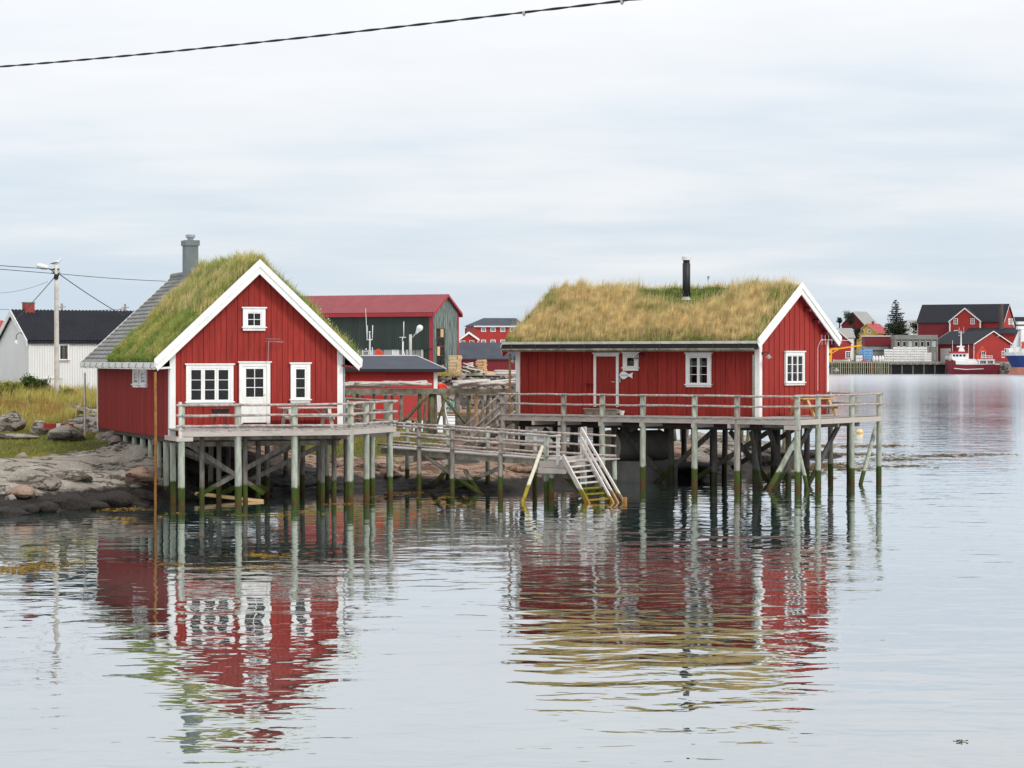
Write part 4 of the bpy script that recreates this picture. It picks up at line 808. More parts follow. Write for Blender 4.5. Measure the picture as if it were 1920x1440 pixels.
    for ye in (ye0-.05, ye1+.05):
        sg = -1 if ye < RYM else 1
        f = lambda y: R_APEX+.12-abs(y-RYM)*R_SL; MB().prism([(xa-.03,RYM,f(RYM)),(xa-.03,ye,f(ye)),(xa-.03,ye-sg*.12,f(ye)-.34),(xa-.03,RYM,f(RYM)-.40)], (.035,0,0)).build('barge_board', M['white_worn'], roof); MB().prism([(xa+.008,RYM,f(RYM)-.08),(xa+.008,ye,f(ye)-.08),(xa+.008,ye-sg*.16,f(ye)-.48),(xa+.008,RYM,f(RYM)-.50)], (.03,0,0)).build('barge_lower', M['red_bright'], roof)
    for k in range(4):                                # purlin ends under the right gable
        y = RYM+(ye1-RYM)*(.25+.22*k); MB().box(RW+.04, xb-.04, y-.06, y+.06, r_roof(y)-.26, r_roof(y)-.11).build('purlin_end', M['red_dark'], roof)
    # stovepipe
    y = RYM-.75; a = RF.hy(1287, 548, y); zb = r_roof(y)-.1; zt = RF.hy(1287, 480, y).z
    c = MB().lathe((a.x, y, zb), [(.17,0),(.17,zt-zb-.32),(.145,zt-zb-.31),(.145,zt-zb-.16)], 18).build('stovepipe', M['black'], t, True); MB().lathe((a.x,y,zt-.18), [(.20,0),(.20,.16),(.15,.18)], 18).build('pipe_cap', M['metal_white'], c); MB().lathe((a.x,y,r_roof(y)+.15), [(.26,0),(.19,.10),(.18,.14)], 18).build('flashing', M['galv'], c)
    y = RYM; a = RF.hy(1327, 525, y); m = MB(); m.tube([(a.x,y,R_APEX),(a.x+.03,y,R_APEX+.75)], .01, 5); m.build('roof_rod', M['metal_grey'], t); leaves('weed_stalk', clump((a.x+.03, y, R_APEX+.68), (.07,.07,.10), 30), .03, 'shrub', t)
    # left-hand drain pole, downpipe, wall lamps, aerial
    a = RF.hy(956, 660, -R_OH-.1); MB().tube([(a.x,-R_OH-.1,5.5),(a.x,-R_OH-.1,RZ)], .055, 8).build('downpipe', M['wood_brown'], t)
    MB().tube([(RW-.22,-.10,5.45),(RW-.22,-.10,RZ)], .04, 8).build('downpipe', M['wood_grey'], t)
    def lamp(T_, x, z, nm='wall_lamp'):
        l = MB(T_).lathe((x,-.42,z-.05), [(.16,0),(.06,.07),(.05,.13)], 14).build(nm, M['galv'], t); MB(T_).tube([(x+.12,-.0,z+.12),(x+.12,-.08,z+.14),(x+.06,-.3,z+.18),(x,-.42,z+.08)], .016, 6).build('lamp_arm', M['black'], l); MB(T_).lathe((x,-.42,z-.11), [(.03,0),(.055,.03),(.04,.07)], 10).build('bulb', M['white_worn'], l); MB(T_).lathe((x+.12,-.03,z+.06), [(.07,0),(.07,.12)], 10).build('lamp_mount', M['black'], l)
    a = RF.hy(1203, 671, 0); lamp(TR(0,-.04), a.x, a.z); lamp(TR(RW,0,ROT_R), .05, RF.hy(1425, 668, 0).z); lamp(TR(0,0,ROT_L), -.30, 5.2); lamp(TR(RW,0,ROT_R), RD+.02, RF.hx(1560, 693, RW).z)
    a = RF.hx(1545, 637, RW+.3); m = MB(); m.tube([(RW+.05,a.y-.1,a.z-2.2),(RW+.05,a.y-.1,a.z-.35),(RW+.15,a.y-.05,a.z-.05),(RW+.3,a.y,a.z)], .016, 6); m.tube([(RW+.3,a.y-.3,a.z),(RW+.3,a.y+2.4,a.z-.02)], .012, 5)
    for k in range(7): m.tube([(RW+.3,a.y-.2+k*.32,a.z-.22+.01*k),(RW+.3,a.y-.2+k*.32,a.z+.22-.01*k)], .008, 4)
    m.build('aerial', M['metal_white'], t)
    # fish-shaped name board and key box
    f = []; a = RF.hy(1161.5, 703.5, -.08); b = RF.hy(1187, 703.5, -.08); L = b.x-a.x; hh = .165
    for k in range(13): s_ = k/12; f.append((a.x+L*.72*s_, a.z+hh*math.sin(math.pi*min(s_**.8,1))))
    tail = [(a.x+L*.70,a.z+.04),(a.x+L,a.z+.12),(a.x+L*.94,a.z+.0),(a.x+L*.96,a.z-.13),(a.x+L*.72,a.z-.05)]
    up = [p_ for p_ in f[:-2]]; lo = [(x,2*a.z-z) for x, z in f[1:-2]][::-1]
    poly = up+tail+lo; sg = MB().prism([(x,-.10,z) for x, z in poly], (0,.035,0)).build('fish_sign', M['fish_paint'], t); sg['label'] = 'white fish-shaped name board with small lettering'
    m = MB(); x = a.x+L*.10                            # the small painted letters, too blurred to read
    for k in range(11):
        w_ = .034; z0 = a.z-.045; z1 = a.z+(.055 if k in (0, 7) else .025)
        m.box(x, x+.010, -.104, -.101, z0, z1)
        if k % 3 != 1: m.box(x+.010, x+w_, -.104, -.101, z1-.014, z1)
        if k % 2: m.box(x+w_-.010, x+w_, -.104, -.101, z0, z1-.016)
        else: m.box(x+.010, x+w_, -.104, -.101, z0+.02, z0+.034)
        x += L*.052
    m.build('lettering', M['lettering'], sg)
    a = RF.hy(1164, 713, 0); MB().box(a.x-.05, a.x+.05, -.10, -.04, a.z-.10, a.z+.08).build('key_box', M['galv'], t)
    # piles, beams and braces under the floor
    MB().box(0, RW, .02, RD, RZ-.55, RZ-.36).build('floor_frame', M['bark'], t)
    for x in (.3, 2.6, 5.0, 7.3, 9.6, 11.6):
        for y in (.35, 2.4, 4.3, 6.0):
            p_ = RF.w(x, y, 0); g = tz(p_.x, p_.y); jx, jy = random.uniform(-.25,.25), random.uniform(-.2,.2)
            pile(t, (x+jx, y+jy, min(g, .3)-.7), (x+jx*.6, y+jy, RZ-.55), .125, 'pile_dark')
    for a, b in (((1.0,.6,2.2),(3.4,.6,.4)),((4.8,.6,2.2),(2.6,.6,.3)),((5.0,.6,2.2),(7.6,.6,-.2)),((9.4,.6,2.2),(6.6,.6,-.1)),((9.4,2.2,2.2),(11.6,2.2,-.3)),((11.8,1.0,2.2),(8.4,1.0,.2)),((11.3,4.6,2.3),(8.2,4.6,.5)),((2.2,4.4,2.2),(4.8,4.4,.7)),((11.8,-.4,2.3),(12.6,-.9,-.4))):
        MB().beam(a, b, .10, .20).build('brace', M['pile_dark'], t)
    return t
right_cabin()
# ------------------------------------------------------------------ decks, gangway, racks
def scan(poly, x):
    ys = []
    for i in range(len(poly)):
        (x0,y0),(x1,y1) = poly[i], poly[(i+1) % len(poly)]
        if (x0 <= x < x1) or (x1 <= x < x0): ys.append(y0+(y1-y0)*(x-x0)/(x1-x0))
    return sorted(ys)
def deck_planks(t, poly, z, pitch=.16, th=.045, mat_='wood_deck'):
    x0, x1 = min(p[0] for p in poly), max(p[0] for p in poly); n = int((x1-x0)/pitch)
    for i in range(n):
        a, b = x0+i*pitch+.004, x0+(i+1)*pitch-.006; ya, yb = scan(poly, a+.001), scan(poly, b-.001)
        for k in range(0, min(len(ya), len(yb))-1, 2):
            j = random.uniform(-.03,.03); dz = random.uniform(-.005,.005)
            pts = [(a,ya[k]-.03+j,z-th+dz),(b,yb[k]-.03+j,z-th+dz),(b,yb[k+1],z-th+dz),(a,ya[k+1],z-th+dz)]
            if ya[k+1]-ya[k] > .1 and yb[k+1]-yb[k] > .05: MB().prism(pts, (0,0,th)).build('deck_plank', M[mat_], t)
    c = Vector((sum(p[0] for p in poly)/len(poly), sum(p[1] for p in poly)/len(poly), 0)); MB().prism([(p[0]+(.08 if p[0] < c.x else -.08), p[1]+.09, z-th-.030) for p in poly], (0,0,.018)).build('shade_underlay', M['bark'], t)  # added dark sheet that paints the shade beneath the planks
def rail_run(t, pts, heights, r=.047, mat_='wood_rail', over=.15):
    for h in heights:
        for i in range(len(pts)-1):
            a, b = Vector(pts[i]), Vector(pts[i+1]); d = (b-a).normalized()*over; k1 = random.uniform(.9,1.15)
            MB().log(a-d*(i == 0)+Vector((0,0,h)), b+d*(i == len(pts)-2)+Vector((0,0,h)), r*k1, r*random.uniform(.8,1.0), 8, .014).build('rail', M[mat_], t, True)
def left_deck():
    t = fthing('timber_deck', 'grey weathered deck with three-rail log fence on green-stained piles around the left cabin', 'deck', LF); z = 2.74; yf = -2.15
    poly = [(-.12,yf),(6.15,yf-.08),(9.0,1.15),(8.7,7.4),(LW+.07,7.4),(LW+.07,-.07),(-.12,-.07)]
    deck_planks(t, poly, z)
    edge = [Vector((-.12,yf,z)), Vector((6.15,yf-.08,z)), Vector((9.0,1.15,z)), Vector((8.7,7.4,z))]
    for i, (a, b) in enumerate(zip(edge[:-1], edge[1:])):
        d = Vector((0,0,-.15)); L = (b-a).length; n = 2 if i == 0 else 1
        for k in range(n): MB().beam(a.lerp(b,k/n)+d, a.lerp(b,(k+1)/n)+d, .045, .20).build('fascia', M['wood_fascia'], t)
    U = lambda u: LF.hy(u, 806, yf+.06).x
    for x in (U(334), U(445), U(550), U(654)):
        MB().box(x-.05, x+.05, yf+.0-.045+.10, .0, z-.42, z-.255).build('joist', M['wood_fascia'], t)
    for x in (.4,1.4,3.0,4.0,5.2): MB().box(x-.04, x+.04, yf+.15, -.08, z-.24, z-.06).build('joist', M['wood_grey'], t)
    MB().box(-.25, .35, yf-.02, yf+.10, z-.42, z-.27).build('corner_block', M['wood_fascia'], t)
    MB().beam((9.1,.95,z-.34),(6.6,2.0,z-.34), .10, .2).build('joist', M['wood_fascia'], t)
    rp = []
    for u in (340.5, 447, 552, 658):
        x = U(u); pile(t, (x, yf+.10, -1.2), (x+random.uniform(-.02,.02), yf+.10, z+.93), .125, 'pile', name='post'); rp.append((x, yf-.02, z))
    e = Vector((9.0,1.15,0))-Vector((6.15,yf-.08,0)); ang = []
    for f in (.42, .93):
        p = Vector((6.15,yf-.08,0))+e*f; q = p+Vector((-.08,.10,0)); pile(t, (q.x,q.y,-1.2), (q.x,q.y,z+.95), .115, 'pile', name='post'); ang.append((p.x, p.y, z))
    for x, y in ((8.75,3.4),(8.6,6.6)):
        p_ = LF.w(x, y, 0); pile(t, (x,y,min(0,tz(p_.x,p_.y))-.4), (x,y,z+.95), .11, 'pile', name='post')
    for x, y, m_ in ((7.3,2.0,'pile_grey'),(7.4,5.2,'pile')):
        p_ = LF.w(x, y, 0); pile(t, (x,y,min(0,tz(p_.x,p_.y))-.4), (x,y,z-.2), .11, m_, name='post')
    for x, y in ((1.0,-.75),(2.6,-.8),(4.55,-.8),(5.6,-.6)): pile(t, (x,y,-.8), (x,y,z-.25), .095, 'pile_shade', name='post')
    MB().box(-.16, -.06, yf-.03, yf+.12, z-.32, z+1.0).build('board_post', M['wood_bleached'], t)
    rail_run(t, [(-.12,yf-.03,z)]+rp, (.88,.50,.12)); rail_run(t, [rp[-1]]+ang+[(9.0,1.15,z)], (.92,.52,.14)); rail_run(t, [(8.98,1.2,z),(8.75,3.4,z),(8.6,6.8,z)], (.92,.52,.14))
    MB().beam((.4,-.72,z-.34),(5.9,-.72,z-.34), .12, .18).build('cross_beam', M['wood_grey'], t)
    for a, b in (((.5,-.5,2.2),(3.4,-.5,.3)),((4.3,-.45,2.1),(.9,-.45,.25))): MB().beam(a, b, .06, .17).build('brace', M['pile_shade'], t)
left_deck()
# drain pipe lying under the deck
a = P(330, 912, 92.5); b = P(362, 925, 92.3); c = P(494, 940, 91.8)
t = thing('drain_pipe', 'long buff plastic drain pipe lying in the shade under the left deck', 'pipe', b)
MB().tube([b-b, c-b], .075, 10).build('pipe', M['wood_lumber'], t, True); MB().tube([a-b, (a-b)*.25], .095, 10).build('grey_section', M['metal_grey'], t, True); MB().tube([(a-b)*.28, (c-b)*.03], .10, 10).build('collar', M['black'], t, True)

def picnic_table(label, loc, rz, mat_, L=1.9, group='picnic tables'):
    t = thing('picnic_table', label, 'table', loc, rz, group); h = .76
    for k in range(5): MB().box(-L/2, L/2, -.36+k*.146, -.36+k*.146+.135, h-.045, h).build('top_board', M[mat_], t)
    for s in (-1, 1):
        for k in range(2): MB().box(-L/2, L/2, s*.70-.14+k*.143, s*.70-.14+k*.143+.132, .42, .46).build('bench_board', M[mat_], t)
    for x in (-L/2+.30, L/2-.30):
        for s in (-1, 1): MB().beam((x, s*.30, h-.05), (x, s*.74, 0), .045, .12, (1,0,0)).build('leg', M[mat_], t)
        MB().beam((x+.046,-.82,.37),(x+.046,.82,.37), .045, .10).build('bench_bearer', M[mat_], t); MB().beam((x+.046,-.35,h-.09),(x+.046,.35,h-.09), .045, .09).build('top_bearer', M[mat_], t)
        MB().beam((x*.92,0,.40),(x*.35,0,h-.06), .045, .08, (0,1,0)).build('strut', M[mat_], t)
    return t
p = LF.hy(578, 790, -1.15); picnic_table('grey weathered picnic table on the left deck under the narrow window', LF.w(p.x-.02, -1.08, 2.745), LF.ang, 'wood_bleached', 2.1)
p = RF.hy(1545, 775, .5); picnic_table('new honey-coloured picnic table on the right deck beside the gable', RF.w(RW+1.42, 2.1, 2.885), RF.ang+R(72), 'wood_new', 1.85)
def grill():
    p = LF.hy(413, 790, -1.0); t = thing('charcoal_grill', 'small black charcoal grill with two wheels on the left deck', 'grill', LF.w(p.x, -1.0, 2.745), LF.ang)
    MB().prism([(-.27,-.16,.56),(.27,-.16,.56),(.30,-.18,.70),(-.30,-.18,.70)], (0,.34,0)).build('fire_box', M['black'], t); MB().box(-.31,.31,-.19,.19,.703,.718).build('grate', M['black'], t)
    for x in (-.22,.18): MB().tube([(x*.7,-.10,.56),(x*1.15,-.12,.06)], .014, 6).build('leg', M['black'], t); MB().tube([(x*.7,.12,.56),(x*1.15,.14,.06)], .014, 6).build('leg', M['black'], t)
    for x in (-.26,.21):
        w = MB().tube([(x,-.17,.075),(x,-.13,.075)], .075, 14).build('wheel', M['black'], t); MB().tube([(x,-.176,.075),(x,-.171,.075)], .042, 12).build('hub', M['metal_white'], w)
    MB().tube([(.28,0,.70),(.40,0,.78),(.40,-.1,.80)], .012, 6).build('handle', M['black'], t)
grill()

def right_deck():
    t = fthing('timber_deck', 'long weathered deck with two-rail log fence on piles around the right cabin', 'deck', RF); z = 2.88; yf = -1.7; xr = RW+2.62
    xl = RF.hy(936, 779, yf).x; yb = RF.hx(1655, 776, xr).y
    poly = [(xl,yf),(xr,yf),(xr,yb),(RW+.08,yb),(RW+.08,-.07),(xl,-.07)]
    deck_planks(t, poly, z)
    for a, b in ((xl,RF.hy(1126,785,yf).x),(RF.hy(1126,785,yf).x,RF.hy(1203,785,yf).x),(RF.hy(1203,785,yf).x,RF.hy(1398,785,yf).x),(RF.hy(1398,785,yf).x,xr-.05)):
        MB().box(a+.004, b-.004, yf+.01, yf+.055, z-.26, z-.055).build('fascia', M['wood_fascia'], t)
    for a, b in ((yf+.3,1.6),(1.62,yb-.02)): MB().box(xr-.055, xr-.01, a, b, z-.27, z-.056).build('fascia', M['wood_fascia'], t)
    U = lambda u: RF.hy(u, 790, yf+.08).x
    for u in (934, 1001, 1050, 1126, 1203, 1300, 1368): x = U(u); MB().box(x-.055, x+.055, yf-.01, .3, z-.44, z-.265).build('joist', M['wood_fascia'], t)
    for y in (-1.0,-.35): MB().box(xl+.1, xr-.1, y-.05, y+.05, z-.26, z-.06).build('joist', M['wood_grey'], t)
    for y in (.2,2.2,4.2): MB().box(RW+.1, xr-.06, y-.06, y+.06, z-.44, z-.275).build('joist', M['wood_grey'], t)
    MB().box(RF.hy(1474,790,yf).x-.1, xr+.1, yf+.0, yf+.14, z-.46, z-.28).build('cross_beam', M['wood_fascia'], t)
    rp = []
    for u in (942, 1056, 1128.5, 1204.5, 1301.5, 1381, 1494):
        x = U(u); g = RF.w(x, yf+.1, 0); deep = min(0, tz(g.x, g.y))-1.0; lo = -1.2 if u > 1100 else 1.2 if u < 1000 else deep
        pile(t, (x, yf+.12, -1.3), (x, yf+.12, z+.93), .125, 'pile_grey' if u in (942,1056,1381) else 'pile', name='post'); rp.append((x, yf-.0, z))
    rr = []
    for u in (1534.5, 1598, 1649):
        y = RF.hx(u, 790, xr-.1).y; pile(t, (xr-.12, y, -1.5), (xr-.12, y, z+.95), .12, 'pile', name='post'); rr.append((xr-.0, y, z))
    for x, y in ((RW+1.2,.3),(RW+.5,3.4),(RW+1.2,yb-.3)): pile(t, (x,y,-1.5), (x,y,z-.3), .125, 'pile_dark', name='post')
    y = yb-.12; xk = RF.hy(1557, 775, y).x; pile(t, (xk,y,-1.0), (xk,y,z+.98), .12, 'pile_grey', name='post')
    rail_run(t, rp[:4], (.88,.46), .042); rail_run(t, rp[3:], (.88,.46), .045); rail_run(t, [rp[-1]]+rr, (.90,.48), .045); rail_run(t, [rr[-1],(xk,y,z)], (.92,.50), .04, over=.05)
    # raking braces of the outer corner
    def at(u, v, Y): return RF.loc(P(u, v, Y))
    MB().log(at(1493,822,101.2), at(1440,922,99.6), .11, .12, 8).build('brace', M['pile'], t, True); MB().log(at(1495,832,101.5), at(1514,920,100.2), .085, .09, 8).build('brace', M['pile'], t, True)
    MB().beam(at(1522,797,102.6), at(1450,918,101.6), .09, .2).build('brace', M['pile_dark'], t); MB().beam(at(1574,794,104.5), at(1516,908,103.2), .09, .2).build('brace', M['pile_dark'], t)
    MB().log(at(1644,795,107.4), at(1613,910,104.2), .10, .10, 8).build('brace', M['pile'], t, True); MB().beam(at(1438,797,103), at(1478,905,102.4), .09, .2).build('brace', M['pile_dark'], t)
    # stair down from the left end
    zt = z; a0 = Vector((xl+.10, yf+.15, zt)); b0 = RF.loc(P(893, 814, 106.5)); dz = 1.35
    d = Vector((-2.0,-.1,-1.55))
    for yy in (yf+.1, yf+1.15):
        MB().beam((xl+.05,yy,zt-.12),(xl-1.85,yy,zt-1.55), .06, .24).build('stringer', M['wood_grey'], t)
        for h in (.90,.48,.12): MB().log((xl+.1,yy-.05,zt+h),(xl-1.95,yy-.05,zt+h-1.52), .045, .045, 8).build('rail', M['wood_rail'], t, True)
        MB().log((xl-1.75,yy,zt-2.3),(xl-1.75,yy,zt-.5), .07, .06, 8).build('post', M['wood_grey'], t, True); MB().log((xl+.08,yy+.1,zt-1.4),(xl+.08,yy+.1,zt+.95), .08, .08, 8).build('post', M['wood_grey'], t, True)
    for k in range(7): f = (k+.5)/7; MB().box(xl+.05-1.9*f-.13, xl+.05-1.9*f+.13, yf+.13, yf+1.12, zt-.06-1.43*f-.02, zt-.06-1.43*f+.02).build('tread', M['wood_deck'], t)
    p_ = RF.w(xl-1.2, yf+.6, 0); MB().beam((xl-2.2,yf+.0,zt-1.6),(xl-2.2,yf+1.3,zt-1.6), .2, .12).build('foot_beam', M['wood_grey'], t)
right_deck()
# planter and pot beside the door
a = RF.hy(1101, 777, -.45); b = RF.hy(1162, 777, -.45); t = thing('wooden_trough', 'low wooden trough below the red door of the right cabin', 'trough', RF.w((a.x+b.x)/2, -.5, 2.883), RF.ang); L = (b.x-a.x)/2
for y0 in (-.2,.16): MB().prism([(-L+.06,y0,0),(L-.06,y0,0),(L,y0,.24),(-L,y0,.24)], (0,.04,0)).build('side_board', M['wood_grey'], t)
MB().box(-L+.02,-L+.07,-.15,.15,.02,.235).build('end_board', M['wood_grey'], t); MB().box(L-.07,L-.02,-.15,.15,.02,.235).build('end_board', M['wood_grey'], t); MB().box(-L+.08,L-.08,-.155,.155,.01,.18).build('soil_fill', M['soil'], t); MB().box(-L-.03,L+.03,-.25,-.15,.245,.27).build('rim_board', M['wood_deck'], t)
a = RF.hy(1168.5, 777, -.5); t = MB().lathe((0,0,0), [(.07,0),(.075,.02),(.12,.17),(.13,.17),(.12,.185)], 14).build('bucket', M['white'], None, loc=RF.w(a.x, -.6, 2.885)); tag(t, 'small white bucket beside the wooden trough', 'bucket')

# ------------------------------------------------------------------ gangway with steps into the water
def gangway():
    A = P(735, 838, 99.0); A.z = 1.73; B = P(1032, 870, 95.0); B.z = 1.44; d = (B-A); ang = math.atan2(d.y, d.x); L = math.hypot(d.x, d.y); sl = d.z/L
    t = thing('gangway', 'sloping plank gangway with log rails and steps into the water between the cabins', 'gangway', (A.x, A.y, 0), ang); W = 2.2; fr = Frame(A, math.degrees(ang))
    zz = lambda x: A.z+sl*x
    n = int((L+1.0)/.165)
    for i in range(n): x = -.6+i*.165; MB().prism([(x,0,zz(x)-.045),(x+.157,0,zz(x+.157)-.045),(x+.157,0,zz(x+.157)),(x,0,zz(x))], (0,W,0)).build('deck_plank', M['wood_deck'], t)
    for y in (.12, W/2, W-.12): MB().beam((-.6,y,zz(-.6)-.16),(L+.1,y,zz(L+.1)-.16), .09, .22).build('stringer', M['wood_grey'], t)
    near = [fr.hy(u, 850, .0).x for u in (787, 849, 940, 1026)]; far = [fr.hy(u, 850, W).x for u in (727, 762, 838, 913, 1001)]
    for i, x in enumerate(near):
        p_ = fr.w(x, 0, 0); lo = min(tz(p_.x, p_.y)-.2, .3)-.6; pile(t, (x,-.06,lo), (x,-.06,zz(x)+.98 if i < 3 else zz(x)+.85), .10, 'pile_grey' if i < 3 else 'pile', name='post')
    for x in far:
        p_ = fr.w(x, W, 0); lo = min(tz(p_.x, p_.y)-.2, .3)-.6; pile(t, (x,W+.06,lo), (x,W+.06,zz(x)+.98), .09, 'pile', name='post')
    pn = [(-.5,-.12,zz(-.5))]+[(x,-.12,zz(x)) for x in near]; rail_run(t, pn, (.90,.50,.12), .048, over=.1)
    pf = [(-.5,W+.0,zz(-.5))]+[(x,W+.0,zz(x)) for x in far]+[(L+1.4,W+.2,zz(L)-.02)]; rail_run(t, pf, (.88,.48,.10), .046, over=.1)
    for a, b in (((near[0]+.1,.1,zz(near[0])-.2),(near[1]+1.3,.3,-.1)),((near[1]-.1,.2,zz(near[1])-.3),(near[0]+.4,.3,.2)),((near[1]+.3,.4,.9),(near[2]-1.0,.3,-.2)),((near[2]-.2,.5,1.1),(near[1]-1.0,.4,-.1)),((near[3]+.2,.5,1.0),(near[3]+1.9,.4,-.3)),((near[3]+2.0,.8,.8),(near[3]+1.2,.6,-.3))):
        MB().log(a, b, .085, .09, 8).build('brace', M['pile_grey'], t, True)
    for x in (near[0]-.35, near[1]-.25): MB().box(x-.07, x+.07, -.1, W, zz(x)-.5, zz(x)-.29).build('cross_beam', M['wood_fascia'], t)
    # landing
    zl = zz(L)+.0; x0, x1 = L+.05, L+1.75; y0 = -.35
    for i in range(10): MB().box(x0+i*.17, x0+i*.17+.162, y0, W+.1, zl-.045, zl+random.uniform(-.004,.004)).build('deck_plank', M['wood_deck'], t)
    MB().box(x0-.3, x1, y0-.05, y0-.002, zl-.30, zl-.05).build('fascia', M['wood_fascia'], t); MB().box(x0-.3, x0+.9, y0-.13, y0-.055, zl-.52, zl-.32).build('fascia', M['wood_fascia'], t)
    for x, y in ((x0+.15,y0+.1),(x1-.15,y0+.2),(x1-.15,W-.1),(x0+.2,W-.1)): pile(t, (x,y,-1.0), (x,y,zl-.05), .10, 'pile', name='post')
    xr = x0+.55; MB().box(xr-.07, xr+.06, y0-.10, y0-.053, zl-.2, zl+.93).build('board_post', M['wood_bleached'], t)
    for h in (.88,.46,.10): MB().log((near[3]+.1,-.15,zz(near[3])+h),(xr+.12,y0-.12,zl+h+.05), .045, .042, 8).build('rail', M['wood_bleached'], t, True)
    # steps: strings lie from the landing down into the water
    def at(u, v, Y): return fr.loc(P(u, v, Y))
    yA, yB = 94.2, 91.0
    l0, l1 = at(1056, 858, yA), at(1103, 945, yB); r0, r1 = at(1098, 853, yA+.5), at(1146, 942, yB+.4)
    for a, b in ((l0,l1),(r0,r1)): MB().beam(a, b+(b-a)*.12, .055, .26).build('string', M['stair_wood'], t)
    for k in range(8):
        f = .10+k*.118; a, b = l0.lerp(l1, f), r0.lerp(r1, f); e = (b-a).normalized()*.03; MB().beam(a+e+Vector((0,0,.01)), b-e+Vector((0,0,.01)), .26, .045).build('tread', M['stair_wood'], t)
    MB().beam(l0+Vector((0,0,-.12)), r0+Vector((0,0,-.10)), .05, .24).build('riser', M['wood_fascia'], t)
    for a, b in (((1090,803,94.6),(1172,945,91.2)),((1090,820,94.6),(1160,945,91.2)),((1090,833,94.6),(1150,943,91.2))): p, q = at(*a), at(*b); MB().beam(p, q+(q-p)*.06, .05, .11).build('hand_rail', M['stair_rail'], t)
    p, q = at(1093, 803, 94.75), at(1096, 870, 94.6); MB().box(p.x-.09, p.x+.0, p.y-.06, p.y+.06, .4, p.z+.03).build('board_post', M['wood_bleached'], t); MB().box(p.x+.03, p.x+.13, p.y-.05, p.y+.07, .4, p.z+.06).build('board_post', M['wood_bleached'], t)
    p = at(1172, 941, 91.15); MB().box(p.x-.05, p.x+.05, p.y-.06, p.y+.06, -.4, .20).build('foot_block', M['rust_pole'], t)
    MB().log(at(1017,838,94.6), at(978,946,91.3), .075, .075, 8).build('raking_prop', M['prop_yellow'], t, True)
gangway()

# ------------------------------------------------------------------ tank under the right cabin
mat('tank_end', (.34,.31,.25), .7, .2, 2)
def tank():
    c = RF.loc(P(1147, 838, 107.0)); t = thing('storage_tank', 'big round dark steel tank on a concrete plinth under the right cabin', 'tank', RF.w(c.x, c.y, 0), RF.ang); z = c.z; r = .70
    q = []
    ax = lambda s: (s*.38, s*.925, z)
    MB().tube([ax(-.15),ax(2.6)], r, 28).build('shell', M['tank'], t); MB().tube([ax(-.16),ax(-.24)], [r*.93,r*.55], 28).build('end_plate', M['tank_end'], t); MB().tube([ax(-.17),ax(-.06)], r*1.05, 28).build('rim', M['tank_end'], t)
    MB().box(-.9,1.9,-.5,2.4,-.3,z-r+.12).build('plinth', M['concrete_dark'], t); MB().box(.1,.6,.5,1.0,z+r-.08,2.3).build('manhole_neck', M['tank'], t)
tank()
# ------------------------------------------------------------------ drying racks behind the gangway
def rack(label, Y, ub, vt, posts, braces, bm='wood_grey'):
    a, b = P(ub[0], vt, Y), P(ub[1], vt, Y); t = thing('drying_rack', label, 'rack', (a.x, Y, 0)); o = Vector((a.x, Y, 0))
    n = 3
    for k in range(n): p, q = a.lerp(b, k/n), a.lerp(b, (k+1)/n); MB().beam(p-o, q-o-Vector((.01,0,0)), .16, .25).build('top_beam', M[bm], t)
    for (u0, u1, vb, r, m_) in posts:
        p, q = P(u0, vt+4, Y+.2), P(u1, vb, Y+.2); q.z = min(q.z, max(tz(q.x, q.y), -.6))-.3; MB().log(q-o, p-o, r, r*.9, 8, .015).build('post', M[m_], t, True)
    for (u0, v0, u1, v1, r) in braces: MB().log(P(u0,v0,Y-.15)-o, P(u1,v1,Y-.15)-o, r, r, 8, .01).build('brace', M['pile_olive'], t, True)
    return t
rack('grey drying rack frame in front of the red boathouse and the stone bank', 117, (636, 985), 733.5, [(701,701,812,.10,'wood_grey'),(809,808,812,.17,'pile_olive'),(816,818,812,.08,'wood_grey'),(857,858,806,.13,'wood_grey'),(893,893,806,.09,'wood_new'),(942,944,800,.12,'wood_grey'),(787,786,812,.10,'pile_olive'),(646,646,812,.09,'wood_grey'),(670,668,812,.09,'pile_olive')], [(804,737,752,796,.085),(826,737,884,808,.07),(748,812,790,860,.06),(660,738,690,800,.06)])
rack('grey drying rack frame standing behind the first one by the bay', 123, (640, 980), 736.5, [(680,677,812,.09,'wood_grey'),(723,722,812,.10,'wood_grey'),(735,737,812,.08,'pile_olive'),(752,752,812,.10,'wood_grey'),(799,794,812,.07,'pile_olive'),(829,836,812,.08,'wood_grey'),(880,877,806,.11,'pile_olive'),(904,906,806,.09,'wood_grey'),(915,913,806,.09,'pile_olive'),(926,924,804,.11,'wood_grey'),(960,957,800,.12,'pile_olive')], [(650,750,700,802,.06),(838,737,818,800,.06),(760,792,800,860,.06)])
k = 0
for (u0, u1, v, n) in ((632,712,725,6),(655,735,727,5),(722,792,725,6),(745,800,726,6),(852,915,727,7),(868,960,725,7),(905,985,724,6)):
    for i in range(n):
        Y = 115.6+random.random()*6; a = P(u0+random.uniform(-10,10), v+random.uniform(-4,3), Y); b = P(u1+random.uniform(-14,14), v+random.uniform(-6,2)-(2 if u0 > 830 else 0), Y+random.uniform(-.5,1.2))
        lo = P(700, 730, 117).z+.13
        a.z = lo+random.uniform(.0,.20); b.z = lo+random.uniform(.0,.24)+(.10 if u0 > 830 else 0); c = (a+b)/2
        o = MB().log(a-c, b-c, random.uniform(.05,.085), random.uniform(.04,.06), 8, .012).build('pole', M['wood_bleached'], None, True, c); tag(o, 'bleached drying pole lying loose on top of the racks', 'pole', 'poles stacked on the drying racks')
